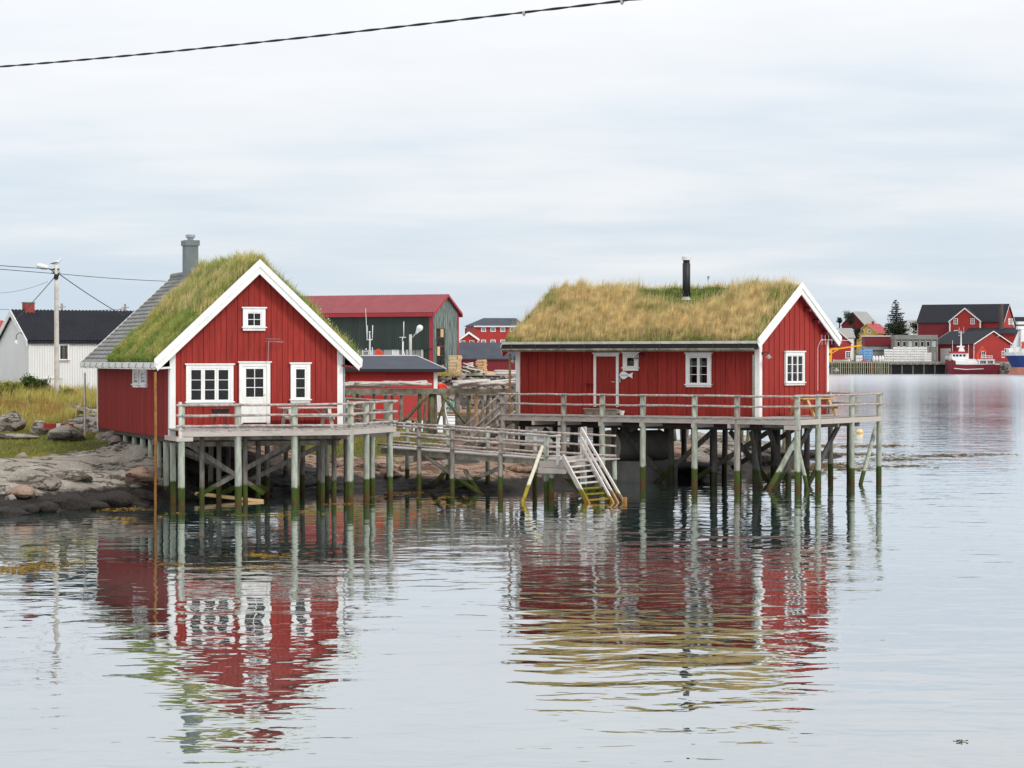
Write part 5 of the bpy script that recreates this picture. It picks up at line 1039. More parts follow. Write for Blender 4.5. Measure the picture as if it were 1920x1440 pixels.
# far rack poles on the skerry behind the right cabin
for i, (u0, u1, vb) in enumerate([(1248,1249,842),(1262,1268,850),(1290,1286,838),(1339,1338,850),(1392,1391,838),(1403,1402,835),(1276,1280,835),(1470,1469,872),(1180,1182,842),(1238,1232,845)]):
    p, q = P(u0, 782, 121), P(u1, vb, 121); q.z = tz(q.x, q.y)-.3; o = MB().log(q-q, p-q, .085, .07, 8, .01).build('rack_pole', M['pile_olive'], None, True, q); tag(o, 'olive slanting rack pole standing on the skerry behind the right cabin', 'pole', 'rack poles behind the right cabin')
# ------------------------------------------------------------------ generic gabled building
def corr(m, A, U, S, n, amp):                         # corrugated sheet: n waves along U
    A, U, S = Vector(A), Vector(U), Vector(S); nr = U.cross(S).normalized(); nr = nr if nr.z > -.2 else -nr; vs = []; fs = []
    for i in range(2*n+1):
        o = A+U*(i/(2*n))+nr*(amp if i % 2 else 0); vs += [o, o+S]
    for i in range(2*n): fs.append((2*i, 2*i+2, 2*i+3, 2*i+1))
    m.add(vs, fs); return m
def gabled(name, label, cat, fr, L, D, z0, ze, rise, wall, roofm, trim='white', oh=.35, axis='x', groove=0, gw=None, th=.14, group=None, corner=True, rw=0):
    """ridge along x (axis 'x') or along y; L = size in x, D = size in y; returns the thing and its helpers"""
    t = fthing(name, label, cat, fr, group)
    if axis == 'x':
        pr = [(0,0,z0),(0,D,z0),(0,D,ze),(0,D/2,ze+rise),(0,0,ze)]; sw = (L,0,0)
    else:
        pr = [(0,0,z0),(L,0,z0),(L,0,ze),(L/2,0,ze+rise),(0,0,ze)]; sw = (0,D,0)
    MB().prism(pr, sw).build('wall', M[wall], t)
    half = (D if axis == 'x' else L)/2; sl = rise/half; e = ze-oh*sl; rf = None
    for s in (0, 1):
        if axis == 'x':
            ye = -oh if s == 0 else D+oh; pts = [(-oh,D/2,ze+rise+.01),(-oh,ye,e+.01),(-oh,ye,e+th),(-oh,D/2,ze+rise+th)]; sv = (L+2*oh,0,0)
            if rw: m = corr(MB(), (-oh,ye,e+th+.02), (L+2*oh,0,0), (0,D/2-ye,ze+rise-e), rw, .07)
        else:
            xe = -oh if s == 0 else L+oh; pts = [(L/2,-oh,ze+rise+.01),(xe,-oh,e+.01),(xe,-oh,e+th),(L/2,-oh,ze+rise+th)]; sv = (0,D+2*oh,0)
            if rw: m = corr(MB(), (xe,-oh,e+th+.02), (0,D+2*oh,0), (L/2-xe,0,ze+rise-e), rw, .07)
        rf = MB().prism(pts, sv).build('roof', M[roofm], t)
        if rw: m.build('roof_sheet', M[roofm], rf)
        if trim:
            tk = .05
            for en in (0, 1):
                if axis == 'x': x = -oh-tk-.004 if en == 0 else L+oh+.004; q = [(x,D/2,ze+rise+th+.04),(x,ye,e+th+.04),(x,ye,e-.16),(x,D/2,ze+rise-.16)]; v = (tk,0,0)
                else: y = -oh-tk-.004 if en == 0 else D+oh+.004; q = [(L/2,y,ze+rise+th+.04),(xe,y,e+th+.04),(xe,y,e-.16),(L/2,y,ze+rise-.16)]; v = (0,tk,0)
                MB().prism(q, v).build('barge_board', M[trim], rf)
    if trim and corner:
        for x in (0, L):
            for y in (0, D):
                MB().box(x-.06 if x == 0 else x-.10, x+.10 if x == 0 else x+.06, y-.06 if y == 0 else y-.10, y+.10 if y == 0 else y+.06, z0, ze-.05).build('corner_board', M[trim], t)
    return t
def simple_window(t, T, x0, x1, z0, z1, fr=.10, cols=1, rows=1, glass='dark_interior', trim='white', name='window'):
    m = MB(T); m.box(x0,x0+fr,-.08,0,z0,z1); m.box(x1-fr,x1,-.08,0,z0,z1); m.box(x0+fr,x1-fr,-.078,0,z0,z0+fr); m.box(x0+fr,x1-fr,-.078,0,z1-fr,z1); b = fr*.5
    for c in range(1,cols): x = x0+fr+(x1-x0-2*fr)*c/cols; m.box(x-b/2,x+b/2,-.06,0,z0+fr,z1-fr)
    for r in range(1,rows): z = z0+fr+(z1-z0-2*fr)*r/rows; m.box(x0+fr,x1-fr,-.058,0,z-b/2,z+b/2)
    w = m.build(name, M[trim], t); MB(T).box(x0+fr,x1-fr,-.03,-.002,z0+fr,z1-fr).build('pane', M[glass], w); return w
# ------------------------------------------------------------------ white building at the left
WF = Frame(P(55, 740, 138), 33)
def white_building():
    L, D, z0, ze = 9.0, 4.6, 2.6, 6.25; rise = 1.62
    t = gabled('white_building', 'white boarded building with black corrugated roof and red brick chimney at the left edge', 'building', WF, L, D, z0, ze, rise, 'white_wall', 'roof_dark', 'white_worn', .18, 'x', rw=44)
    q = MB()
    for i in range(28): q.box(-.035,-.001,i*D/28+.01,(i+1)*D/28-.02,z0+.3,ze+rise*(1-abs((i+.5)/14-1))-.12)
    stuff(q.build('gable_boards', M['white_wall'], t)); q = MB()
    for i in range(60): q.box(i*L/60+.01,(i+1)*L/60-.015,-.03,-.001,z0+.3,ze-.02)
    stuff(q.build('front_boards', M['white_wall'], t))
    T = TR(0,-.03); a = WF.hy(109.5, 646, 0); b = WF.hy(127, 675, 0)
    w = window(t, T, a.x-.06, b.x+.06, b.z-.08, a.z+.08, 1, 1, .10, sash=.03, curtain=[(.30,.78)], cap=0, label='dark window with a pale drawn curtain'); MB(T).box(b.x-.10,b.x-.03,-.066,-.02,b.z,a.z).build('shutter_edge', M['wood_brown'], w)
    a = WF.hy(80, 708, 0); b = WF.hy(117, 742, 0); m = MB(T); m.box(a.x,b.x,-.04,0,a.z-.06,a.z); m.box(a.x,a.x+.06,-.04,0,z0+.35,a.z-.06); m.build('hatch_frame', M['white_worn'], t)
    c = MB().box(.6,1.15,D/2-.25,D/2+.25,ze+rise-.3,ze+rise+.55).build('chimney', M['brick_red'], t); MB().box(.57,1.18,D/2-.28,D/2+.28,ze+rise+.552,ze+rise+.62).build('chimney_cap', M['concrete'], c)
    l = MB().tube([(-.04,.55,ze+.25),(-.35,.45,ze+.50),(-.60,.4,ze+.35),(-.62,.4,ze+.10)], .022, 6).build('wall_lamp', M['black'], t); MB().lathe((-.62,.4,ze-.14), [(.10,0),(.09,.10),(.04,.22)], 10).build('lamp_glass', M['white_worn'], l)
    MB().box(-.05,D*0+L,-.05,D+.05,z0-.6,z0+.30).build('plinth', M['concrete'], t)
white_building()
# red-roofed building beyond, at the picture edge
fr = Frame(P(-60, 700, 175), 25); gabled('white_house', 'white house with faded red roof cut by the left picture edge', 'house', fr, 2.9, 5, 2.5, 6.6, 1.3, 'white_wall', 'red_tile', 'white_worn', .2)
# ------------------------------------------------------------------ utility pole with lamp, gull, wires
def utility_pole():
    b = P(106, 745, 118); zt = P(106, 497, 118).z; t = thing('utility_pole', 'weathered wooden utility pole with street lamp arm in front of the white building', 'utility pole', (b.x, b.y, 0)); g = tz(b.x, b.y)
    MB().log((.02,0,g-.4),(-.01,0,zt), .125, .10, 10, .004, 6, .02).build('post', M['wood_bleached'], t, True)
    def q(u, v, dy=0): return P(u, v, 118)-Vector((b.x,b.y,0))+Vector((0,dy,0))
    l = MB().tube([q(104,513),q(98,507),q(90,503),q(84,502)], .03, 6).build('lamp_arm', M['black'], t); m = MB(); c = q(80,500); m.lathe((0,0,0), [(.02,-.30),(.10,-.22),(.135,0),(.12,.2),(.05,.30)], 12)
    R4 = Matrix.Translation(c) @ Matrix.Rotation(R(-78),4,'Y'); m.v = [tuple(R4 @ Vector(v)) for v in m.v]; m.build('lamp_head', M['hull_white'], l, True)
    m = MB(); m.beam(q(99,505,-.05),q(112,505,-.05), .06, .08); m.beam(q(99,512,-.05),q(113,514,-.05), .05, .07); m.beam(q(102,518,-.08),q(110,520,-.08), .1, .25); m.build('bracket', M['black'], t)
    for u, v in ((111.5,505),(112,510),(98,512)): MB().lathe(q(u,v,-.05)-Vector((0,0,.05)), [(.03,0),(.045,.05),(.03,.10)], 8).build('insulator', M['porcelain'], t)
    for a, c in (((92,704),(80,742)),((111,722),(122,745)),((95,707),(92,742))): MB().tube([q(*a), q(*c)], .012, 5).build('stay', M['black'], t)
utility_pole()
def wire(label, pts, Y0, Y1, r=.012, sag=.0, n=14):
    a, b = P(*pts[0], Y0), P(*pts[1], Y1); m = MB(); m.tube([Vector((0,0,0))+(b-a)*(i/n)+Vector((0,0,-4*sag*(i/n)*(1-i/n))) for i in range(n+1)], r, 6); o = m.build('overhead_wire', M['cable'], None, True, a); tag(o, label, 'wire')
wire('upper overhead wire running left from the utility pole', ((104,505),(-60,494)), 118, 112, .018); wire('lower overhead wire running left from the utility pole', ((103,513),(-60,500)), 118, 112, .016)
wire('overhead wire from the utility pole towards the left cabin roof', ((108,513),(330,528)), 118, 128, .016, .05); wire('slanting service cable from the pole down to the black roof', ((110,513),(236,594)), 118, 141, .022, .08)
wire('slanting service cable from the pole down to the white gable', ((103,519),(30,600)), 118, 137.5, .020, .03); wire('thin slack wire hanging left of the utility pole', ((90,528),(-80,542)), 118, 112, .008, .35)
wire('thin distant wire just above the black roof', ((-40,577),(236,579)), 220, 220, .02, .25)
for u, v, l in ((116, 569, 'thin distant pole behind the black roof ridge'), (234.5, 570, 'distant pole with a short crossarm left of the tiled roof')):
    b = P(u, 640, 220); zt = P(u, v, 220).z; t = thing('utility_pole', l, 'utility pole', (b.x,b.y,0)); MB().log((0,0,2),(0,0,zt), .13, .10, 8).build('post', M['wood_grey'], t, True); MB().beam((-.35,0,zt-.35),(.35,0,zt-.30), .07, .07).build('crossarm', M['wood_grey'], t)
    if u > 200: MB().beam((-.5,0,zt-.5),(.5,0,zt-.65), .06, .06).build('crossarm', M['wood_grey'], t)
def gull(u, v, Y):
    p = P(u, v, Y); t = thing('gull', 'white gull perched on top of the wooden utility pole', 'gull', p); zt = P(106,497,118).z-p.z
    bm = MB(); prof = [(-.27,.012,.03),(-.20,.035,.035),(-.10,.075,.06),(.0,.09,.08),(.09,.075,.11),(.14,.05,.16),(.17,.045,.20),(.20,.05,.235),(.235,.035,.235),(.255,.012,.23)]
    bm.tube([(x,0,z) for x, r, z in prof], [r for x, r, z in prof], 12); b = bm.build('body', M['feather'], t, True)
    MB().tube([(.25,0,.23),(.30,0,.222),(.315,0,.212)], [.013,.010,.003], 6).build('beak', M['beak'], b)
    for s in (-1,1):
        MB().tube([(.08,s*.075,.11),(-.05,s*.088,.085),(-.20,s*.055,.045),(-.33,s*.02,.02)], [.02,.045,.03,.006], 8).build('wing', M['feather_grey'], b, True); MB().tube([(.0,s*.03,.02),(.0,s*.03,-.07)], .007, 5).build('leg', M['beak'], b)
gull(106, 495.5, 118)
# ------------------------------------------------------------------ red boathouse on piles
BF = Frame(P(818, 786, 130), 20)
BF = Frame(BF.o-BF.ex*6.2, 20)
def boathouse():
    t = fthing('boathouse', 'low bright red boathouse with flat-pitched grey felt roof on piles', 'boathouse', BF); L, D, z0 = 6.2, 9.0, 2.15; ze = BF.hy(760, 694, 0).z; zr = ze+.62
    MB().prism([(0,0,z0),(0,D,z0),(0,D,ze),(0,D/2,zr),(0,0,ze)], (L,0,0)).build('wall', M['red_bright'], t); a = BF.hy(654, 700, 0).x; b = BF.hy(723, 700, 0).x
    q = MB(); n = 26
    for i in range(n):
        za = z0+.02+i*(ze-z0-.06)/n; zb = za+(ze-z0-.06)/n-.012
        for x0, x1 in ((.05,a-.02),(b+.03,L-.1)): q.prism([(x0,-.035,za),(x0,-.001,za),(x0,-.001,zb),(x0,-.018,zb)], (x1-x0,0,0))
    stuff(q.build('siding', M['red_bright'], t))
    d = MB().box(a,b,-.05,-.002,z0+.9,ze-.03).build('sliding_door', M['red_bright'], t); q = MB()
    for i in range(16): z = z0+.92+i*(ze-z0-.97)/16; q.box(a+.02,b-.02,-.058,-.051,z,z+(ze-z0-.97)/16-.012)
    q.build('door_boards', M['red_bright'], d); MB().box(a-.03,b+.10,-.09,-.004,ze-.028,ze+.04).build('door_rail', M['red_dark'], t)
    MB().box(L-.16,L+.05,-.06,-.037,z0,ze).build('corner_board', M['white'], t); MB().box(-.05,.10,-.06,-.037,z0,ze).build('corner_board', M['white'], t); MB().box(L+.002,L+.05,-.0365,.12,z0,ze).build('corner_board', M['white'], t)
    MB().box(-.1,L+.1,-.15,-.07,z0-.10,z0+.02).build('sill_beam', M['wood_brown'], t)
    oh = .45; s = (zr-ze)/(D/2); rf = None
    for ye in (-oh, D+oh):
        e = ze-oh*s+.05; rf = MB().prism([(-.4,D/2,zr+.05),(-.4,ye,e),(-.4,ye,e+.08),(-.4,D/2,zr+.13)], (L+.75,0,0)).build('roof', M['roof_felt'], t)
        if ye < 0: MB().box(-.42,L+.36,ye-.08,ye-.004,e-.06,e+.07).build('gutter', M['black'], rf); MB().box(-.3,L+.30,ye+.04,ye+.08,e-.10,e-.005).build('fascia', M['trim_red'], rf)
        x = L+.352; MB().prism([(x,D/2,zr+.16),(x,ye,e+.11),(x,ye,e-.04),(x,D/2,zr+.01)], (.05,0,0)).build('barge_board', M['metal_white'], rf)
    MB().beam((-.4,D/2,zr+.15),(L+.36,D/2,zr+.15), .2, .05).build('ridge_strip', M['metal_white'], rf)
    for x in (.2,1.4,2.6,3.8,5.0,6.0):
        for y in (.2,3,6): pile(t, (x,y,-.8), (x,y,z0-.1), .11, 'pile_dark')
    for i in range(5): x = 3.4+i*.55; MB().beam((x,.0,z0-.1),(x+random.uniform(-.5,.5),-.3,.6), .04, .14).build('brace_board', M['white_worn'], t)
    l = BF.hy(645, 702, -.25); w = MB().lathe((l.x,-.25,l.z-.10), [(.05,0),(.08,.06),(.07,.12)], 10).build('wall_lamp', M['white_worn'], t); MB().tube([(l.x+.1,-.03,l.z+.12),(l.x,-.25,l.z+.12),(l.x,-.25,l.z+.02)], .018, 5).build('lamp_arm', M['galv'], w)
boathouse()
# white wheelhouse box, steps and nets beside the boathouse
p = P(828, 765, 140); t = thing('landing_stage', 'small dark landing stage with white box and steps right of the boathouse', 'landing stage', (p.x,p.y,0))
MB().box(-1.0,2.6,-.3,9,2.05,2.25).build('platform', M['wood_brown'], t)
for x in (-.8,1.0,2.4): MB().log((x,-.2,-.6),(x,-.2,2.05), .1, .1, 8).build('pile', M['pile_dark'], t, True)
a = P(818,738,141); b = P(836,766,141); MB().box(a.x-p.x,b.x-p.x,.8,2.4,2.252,a.z).build('box', M['hull_white'], t)
for k in range(6): v = 770+k*6.2; c = P(846,v,139); MB().box(c.x-p.x-.25,c.x-p.x+.28,-1.1-.12*k,-.8-.12*k,c.z-.05,c.z).build('step', M['wood_bleached'], t)
a = P(834,768,139); b = P(843,806,138); MB().beam(a-Vector((p.x,p.y,0)), b-Vector((p.x,p.y,0)), .05, .16).build('string', M['wood_bleached'], t)
p = P(847,752,141); t = thing('fishing_net', 'heap of pale turquoise netting on the landing stage', 'net', (p.x,p.y,2.255)); V = clump((.05,0,.28), (.45,.4,.34), 900)
mat('netting2', (.30,.56,.52), .8, .2, 8, island=.3); leaves('mesh_heap', V, .07, 'netting2', t)
# person in a red jacket behind the racks: one skin-modifier body, jacket and hair as clothing
def person():
    p = P(827.5, 714, 146); base = 2.255; sc = (p.z+.14-base)/1.74; t = thing('person', 'person in a red jacket with dark hair leaning forward beside the boathouse', 'person', (p.x,p.y,base), 0)
    J = {'pel':(0,0,.95,.135),'ch':(-.02,0,1.22,.145),'sh':(-.05,0,1.42,.11),'nk':(-.07,0,1.50,.052),'hd':(-.09,-.01,1.60,.095),'tp':(-.10,-.01,1.69,.085),
         'lh':(-.09,0,.90,.10),'lk':(-.10,-.04,.50,.065),'la':(-.10,.02,.09,.042),'lt':(-.10,-.14,.045,.038),'rh':(.09,0,.90,.10),'rk':(.10,-.03,.50,.065),'ra':(.11,.03,.09,.042),'rt':(.12,-.13,.045,.038),
         'ls':(-.20,0,1.40,.07),'le':(-.24,-.08,1.13,.05),'lw':(-.12,-.30,1.02,.035),'lf':(-.10,-.37,1.00,.026),'rs':(.13,0,1.39,.07),'re':(.30,-.10,1.20,.05),'rw':(.46,-.18,1.16,.035),'rf':(.53,-.20,1.15,.026)}
    E = [('pel','ch'),('ch','sh'),('sh','nk'),('nk','hd'),('hd','tp'),('pel','lh'),('lh','lk'),('lk','la'),('la','lt'),('pel','rh'),('rh','rk'),('rk','ra'),('ra','rt'),('sh','ls'),('ls','le'),('le','lw'),('lw','lf'),('sh','rs'),('rs','re'),('re','rw'),('rw','rf')]
    def skin(name, keys, grow, mt, par):
        ks = [k for k in J if k in keys]; me = bpy.data.meshes.new(name); me.from_pydata([Vector(J[k][:3])*sc for k in ks], [(ks.index(a), ks.index(b)) for a, b in E if a in ks and b in ks], []); o = link(name, me, M[mt], par)
        md = o.modifiers.new('s', 'SKIN'); sd = me.skin_vertices[0].data
        for i, k in enumerate(ks): sd[i].radius = ((J[k][3]+grow)*sc,)*2; sd[i].use_root = (i == 0)
        md.use_smooth_shade = True; s2 = o.modifiers.new('d', 'SUBSURF'); s2.levels = s2.render_levels = 2; dg = bpy.context.evaluated_depsgraph_get(); m2 = bpy.data.meshes.new_from_object(o.evaluated_get(dg)); o.modifiers.clear(); o.data = m2
        if not m2.materials: m2.materials.append(M[mt])
        return o
    body = skin('body', set(J), 0, 'skin', t)
    skin('jacket', {'pel','ch','sh','ls','le','lw','rs','re','rw'}, .022, 'jacket', t); skin('trousers', {'pel','lh','lk','la','rh','rk','ra'}, .016, 'trousers', t)
    h = MB(); c = Vector(J['hd'][:3])*sc+Vector((0,.02,.045)); prof = [(.02,.115),(.07,.10),(.10,.06),(.112,.0),(.105,-.05),(.085,-.09)]; h.lathe(c, [(r*sc*1.02, z*sc) for r, z in prof[::-1]], 14); h.build('hair', M['hair'], t, True)
    f = MB(); hd = Vector(J['hd'][:3])*sc; f.tube([hd+Vector((0,-.085,.0)), hd+Vector((0,-.115,-.025))], [.012,.016], 6); f.build('nose', M['skin'], body)
    for wr, dr in (('lf',Vector((.02,-.06,-.02))),('rf',Vector((.06,-.03,-.01)))):
        w = Vector(J[wr][:3])*sc; pm = MB(); pm.tube([w, w+dr*.8], [.026,.032], 8)
        for k in range(4): s = Vector((0,0,1))*(k-1.5)*.016; pm.tube([w+dr*.7+s, w+dr*1.3+s+Vector((0,0,-.008)), w+dr*(1.6+.1*(k in (1,2)))+s+Vector((0,0,-.02))], [.009,.008,.006], 6)
        pm.tube([w+dr*.2, w+dr*.5+Vector((.02,.0,.045)), w+dr*.95+Vector((.015,0,.06))], [.011,.010,.007], 6); pm.build('hand', M['skin'], body, True)
person()
# ------------------------------------------------------------------ quay with warehouse
QZ = 3.55
def quay():
    Y0 = 252; pts = [(-60,Y0-4),(-30,Y0-2),(-8,Y0),(2,Y0+1),(9,Y0+6),(11,Y0+40),(11,480),(-60,480)]
    me = bpy.data.meshes.new('quay_ground'); me.from_pydata([(x,y,QZ) for x, y in pts], [], [tuple(range(len(pts)))]); me.update(); o = structure(link('quay_ground', me, M['gravel'])); o['label'] = 'pale gravel quay behind the stone bank'
    V = []; T = []; rnd = random.Random(3)
    m = MB()
    src = [[tuple(v.co) for v in me_.vertices] for me_ in PEBBLES]; fc = [[tuple(p.vertices) for p in me_.polygons] for me_ in PEBBLES]
    for i in range(640):
        u = rnd.uniform(-14, 9); t_ = rnd.random(); y = Y0+.1-6.0*t_+(4 if u > 5 else 0); z = QZ-.05-3.7*t_; s = rnd.uniform(.28,.75); k = rnd.randrange(6); rm = Matrix.Translation((u,y,z)) @ Matrix.Rotation(rnd.uniform(0,6),4,'Z') @ Matrix.Diagonal((s*rnd.uniform(.7,1.2)*.7,s*.6,s*rnd.uniform(.45,.8)*.7,1)); m.T = rm; m.add(src[k], fc[k])
    s = stuff(m.build('stone_bank', M['rubble2'])); s['label'] = 'bank of tipped grey and pink stones along the quay edge'
    b = MB(); b.prism([(-60,Y0+.6,QZ-.1),(-60,Y0+30,QZ-.1),(-60,Y0+30,-2),(-60,Y0-8,-2),(-60,Y0-6.0,-.3)], (69,0,0)); o = structure(b.build('quay_fill', M['fill_shade'])); o['label'] = 'fill under the stone bank, dark as painted shade between the stones'
mat('rubble2', (.19,.15,.135), .9, .25, .6, island=.5); mat('fill_shade', (.06,.052,.048), .95, .3, .5)  # near-black fill paints the shade in the gaps between stones
quay()
p = P(886,712,254.5); t = stuff(blades('bank_tuft', np.column_stack([np.random.normal(p.x,.28,300), np.random.normal(p.y,.3,300), np.full(300,QZ-.4)]), np.random.uniform(.3,.75,300), np.random.uniform(.03,.06,300), .4, 'turf_green')); t['label'] = 'green grass tuft on the stone bank'
p = P(826,703,252); t = stuff(blades('bank_tuft', np.column_stack([np.random.normal(p.x,.8,700), np.random.normal(p.y,.6,700), np.full(700,QZ-.05)]), np.random.uniform(.2,.7,700), np.random.uniform(.03,.06,700), .4, 'meadow')); t['label'] = 'dry grass at the foot of the green warehouse'
HF = Frame(P(811.5, 700, 255), -26)
def warehouse():
    L, D, z0 = 24.0, 5.7, QZ-.05; fr = Frame(HF.o-HF.ex*L, -26); ze = fr.hy(811, 588, 0).z+.2; rise = 1.72
    t = fthing('warehouse', 'dark green warehouse with red corrugated roof and flaking gable behind the boathouse', 'warehouse', fr)
    MB().prism([(0,0,z0),(0,D,z0),(0,D,ze),(0,D/2,ze+rise),(0,0,ze)], (L,0,0)).build('wall', M['green_wall'], t); zw = fr.hy(780, 655, 0).z
    m = corr(MB(), (0,-.02,zw), (L,0,0), (0,0,ze-zw), 90, .05); stuff(m.build('wall_sheet', M['green_wall'], t))
    T = TR(L,0,ROT_R); n = 26; g = lambda y: ze+rise-abs(y-D/2)*rise/(D/2)-.1
    boards(t, T, .1, D-.05, z0+.05, g, .24, 'green_peel', proud=.02, gap=.02)
    # band of panels and openings under the sheets
    zb = z0+1.35; q = MB(TR(0,-.06))
    nb = 22; mats = ['metal_grey','galv','concrete','metal_white','slate_grey']
    for i in range(nb): x0, x1 = L-1.0-(i+1)*.95, L-1.0-i*.95; MB(TR(0,-.05)).box(x0+.03,x1-.03,-.03,0,zb,zw-.03).build('wall_panel', M[random.choice(mats)], t)
    for i in range(12): x = L-1.2-i*1.75; MB(TR(0,-.05)).box(x-.05,x+.05,-.08,-.031,zb,zw).build('mullion', M['white_worn'], t)
    MB().box(0,L,-.16,-.04,zw-.02,zw+.10).build('sheet_edge', M['green_wall'], t); MB().box(0,L-.5,-.3,-.05,zb-.12,zb-.02).build('ledge', M['wood_new'], t)
    # red trim and roof
    oh = .35; sl = rise/(D/2)
    for ye in (-oh, D+oh):
        e = ze-oh*sl+.06; m = corr(MB(), (-.3,ye,e+.06), (L+.6,0,0), (0,D/2-ye,ze+rise+.06-e), 95, .06); rf = MB().prism([(-.3,D/2,ze+rise+.05),(-.3,ye,e),(-.3,ye,e+.04),(-.3,D/2,ze+rise+.09)], (L+.6,0,0)).build('roof', M['roof_red'], t); stuff(m.build('roof_sheet', M['roof_red'], rf))
        MB().box(-.3,L+.34,ye-.06 if ye < 0 else ye+.004,ye-.004 if ye < 0 else ye+.06,e-.34,e+.02).build('fascia', M['trim_red'], rf)
        x = L+.30; MB().prism([(x,D/2,ze+rise+.16),(x,ye,e+.08),(x,ye,e-.20),(x,D/2,ze+rise-.12)], (.06,0,0)).build('barge_board', M['trim_red'], rf)
    MB().box(L-.38,L+.02,-.10,-.045,z0,ze-.30).build('corner_strip', M['trim_red'], t); MB().box(L+.045,L+.09,D-.2,D+.02,z0,ze-.2).build('corner_strip', M['trim_red'], t)
    # tall opening in the gable with shelves and boards
    y0, y1 = fr.hx(818,650,L).y, fr.hx(833,650,L).y; za = fr.hx(825,616,L).z; d = MB(T).box(y0,y1,-.055,-.046,z0+.05,za).build('doorway', M['dark_interior'], t)
    for v in (632.5,649.5,667): z = fr.hx(825,v,L).z; MB(T).box(y0,y1,-.09,-.056,z-.04,z+.04).build('shelf', M['red_dark'], d)
    for (a, b, c, e) in ((.45,.8,617,632),(.05,.35,650,667),(.6,.85,684,702)): MB(T).box(y0+(y1-y0)*a,y0+(y1-y0)*b,-.10,-.057,fr.hx(825,e,L).z,fr.hx(825,c,L).z).build('pale_board', M['wood_lumber'], d)
    MB(T).box(y0-.08,y1+.08,-.075,-.0475,za,za+.12).build('lintel', M['wood_brown'], d)
warehouse()
# street lamp and the boat masts behind the boathouse
p = P(769.5, 672, 160); zt = P(769,627,160).z; t = thing('street_lamp', 'round-headed street lamp on a short grey wooden post behind the boathouse roof', 'street lamp', (p.x,p.y,0))
MB().log((0,0,.5),(0,0,zt), .10, .085, 10, .004).build('post', M['wood_bleached'], t, True); q = lambda u, v: P(u,v,160)-Vector((p.x,p.y,0)); l = MB().tube([q(770,634),q(774,632),q(782,622)], .03, 8).build('arm', M['galv'], t, True)
m = MB(); m.lathe((0,0,0), [(.05,-.30),(.09,-.15),(.14,-.02),(.20,.10),(.205,.20),(.15,.32),(.05,.37)], 16); R4 = Matrix.Translation(q(784.5,619)) @ Matrix.Rotation(R(33),4,'Y'); m.v = [tuple(R4 @ Vector(v)) for v in m.v]; m.build('lamp_head', M['hull_white'], l, True)
def mast_boat(label, u, Y, kind):
    p = P(u, 690, Y); t = thing('fishing_boat', label, 'boat', (p.x,p.y,0)); q = lambda a, b, dy=0: P(a,b,Y)-Vector((p.x,p.y,0))+Vector((0,dy,0))
    hu = []; L = 7.5
    for (x, w_, z0, z1) in ((-L/2,.9,.1,1.5),(-L/4,1.25,-.3,1.3),(0,1.35,-.4,1.3),(L/4,1.2,-.3,1.5),(L/2-.5,.5,0,1.9),(L/2,.03,.6,2.1)): hu.append((x,w_,z0,z1))
    m = MB(); vs = []; fs = []
    for x, w_, z0, z1 in hu: vs += [(x,-w_,z1),(x,-w_*.6,z0),(x,w_*.6,z0),(x,w_,z1)]
    for i in range(len(hu)-1): b = i*4; fs += [(b,b+4,b+5,b+1),(b+1,b+5,b+6,b+2),(b+2,b+6,b+7,b+3),(b+3,b+7,b+4,b)]
    fs += [(0,1,2,3)]; m.add(vs, fs); m.build('hull', M['hull_white'], t); MB().prism([(-1.4,-.8,1.3),(.9,-.8,1.3),(.6,-.75,3.0),(-1.3,-.75,3.0)], (0,1.6,0)).build('wheelhouse', M['hull_white'], t)
    if kind == 0:
        m = MB(); m.tube([q(693,690),q(693.5,640),q(693,624)], [.07,.05,.025], 8); m.tube([q(687,637),q(698,637)], .035, 6); m.tube([q(688,637),q(687.5,620),q(685.5,578)], [.03,.025,.012], 6); m.tube([q(689.3,637),q(689,610)], .018, 5); m.tube([q(698,637),q(698.8,610)], .03, 6); m.tube([q(693.5,656),q(686,676)], .03, 5); m.tube([q(694,655),q(698,672)], .03, 5); m.tube([q(681,659),q(692,658)], .025, 5); m.tube([q(698,651),q(698,675)], .03, 5)
        k = m.build('mast', M['metal_white'], t, True); MB().lathe(q(693,624), [(.03,0),(.07,.05),(.03,.10)], 10).build('light', M['hull_white'], k); MB().lathe(q(686.5,656), [(.02,0),(.06,.04),(.03,.09)], 8).build('light', M['hull_white'], k)
    else:
        m = MB(); m.tube([q(755,690),q(755.5,640)], [.06,.05], 8); m.tube([q(748.5,632.5),q(761,632.5)], .03, 6); m.tube([q(757,632),q(757,603)], .03, 6); m.tube([q(755,655),q(762,676)], .03, 5); m.tube([q(754,640),q(755,632)], .03, 6); m.build('mast', M['metal_white'], t, True); MB().lathe(q(750,673), [(.25,-.2),(.28,.05),(.2,.22),(.05,.28)], 12).build('radar_dome', M['hull_white'], t, True)
        k = MB().beam(q(708,660,.3), q(727,674,.3), .22, .28).build('crane_arm', M['orange'], t); MB().tube([q(708.5,660,.15),q(708.5,660,.45)], .22, 12).build('crane_joint', M['orange'], k); MB().beam(q(708,661,.3), q(716,690,.3), .15, .2).build('crane_post', M['orange'], k)
mast_boat('small boat with forked white antenna mast hidden behind the boathouse ridge', 693, 165, 0); mast_boat('small boat with T-shaped mast and red crane arm behind the boathouse ridge', 755, 170, 1)
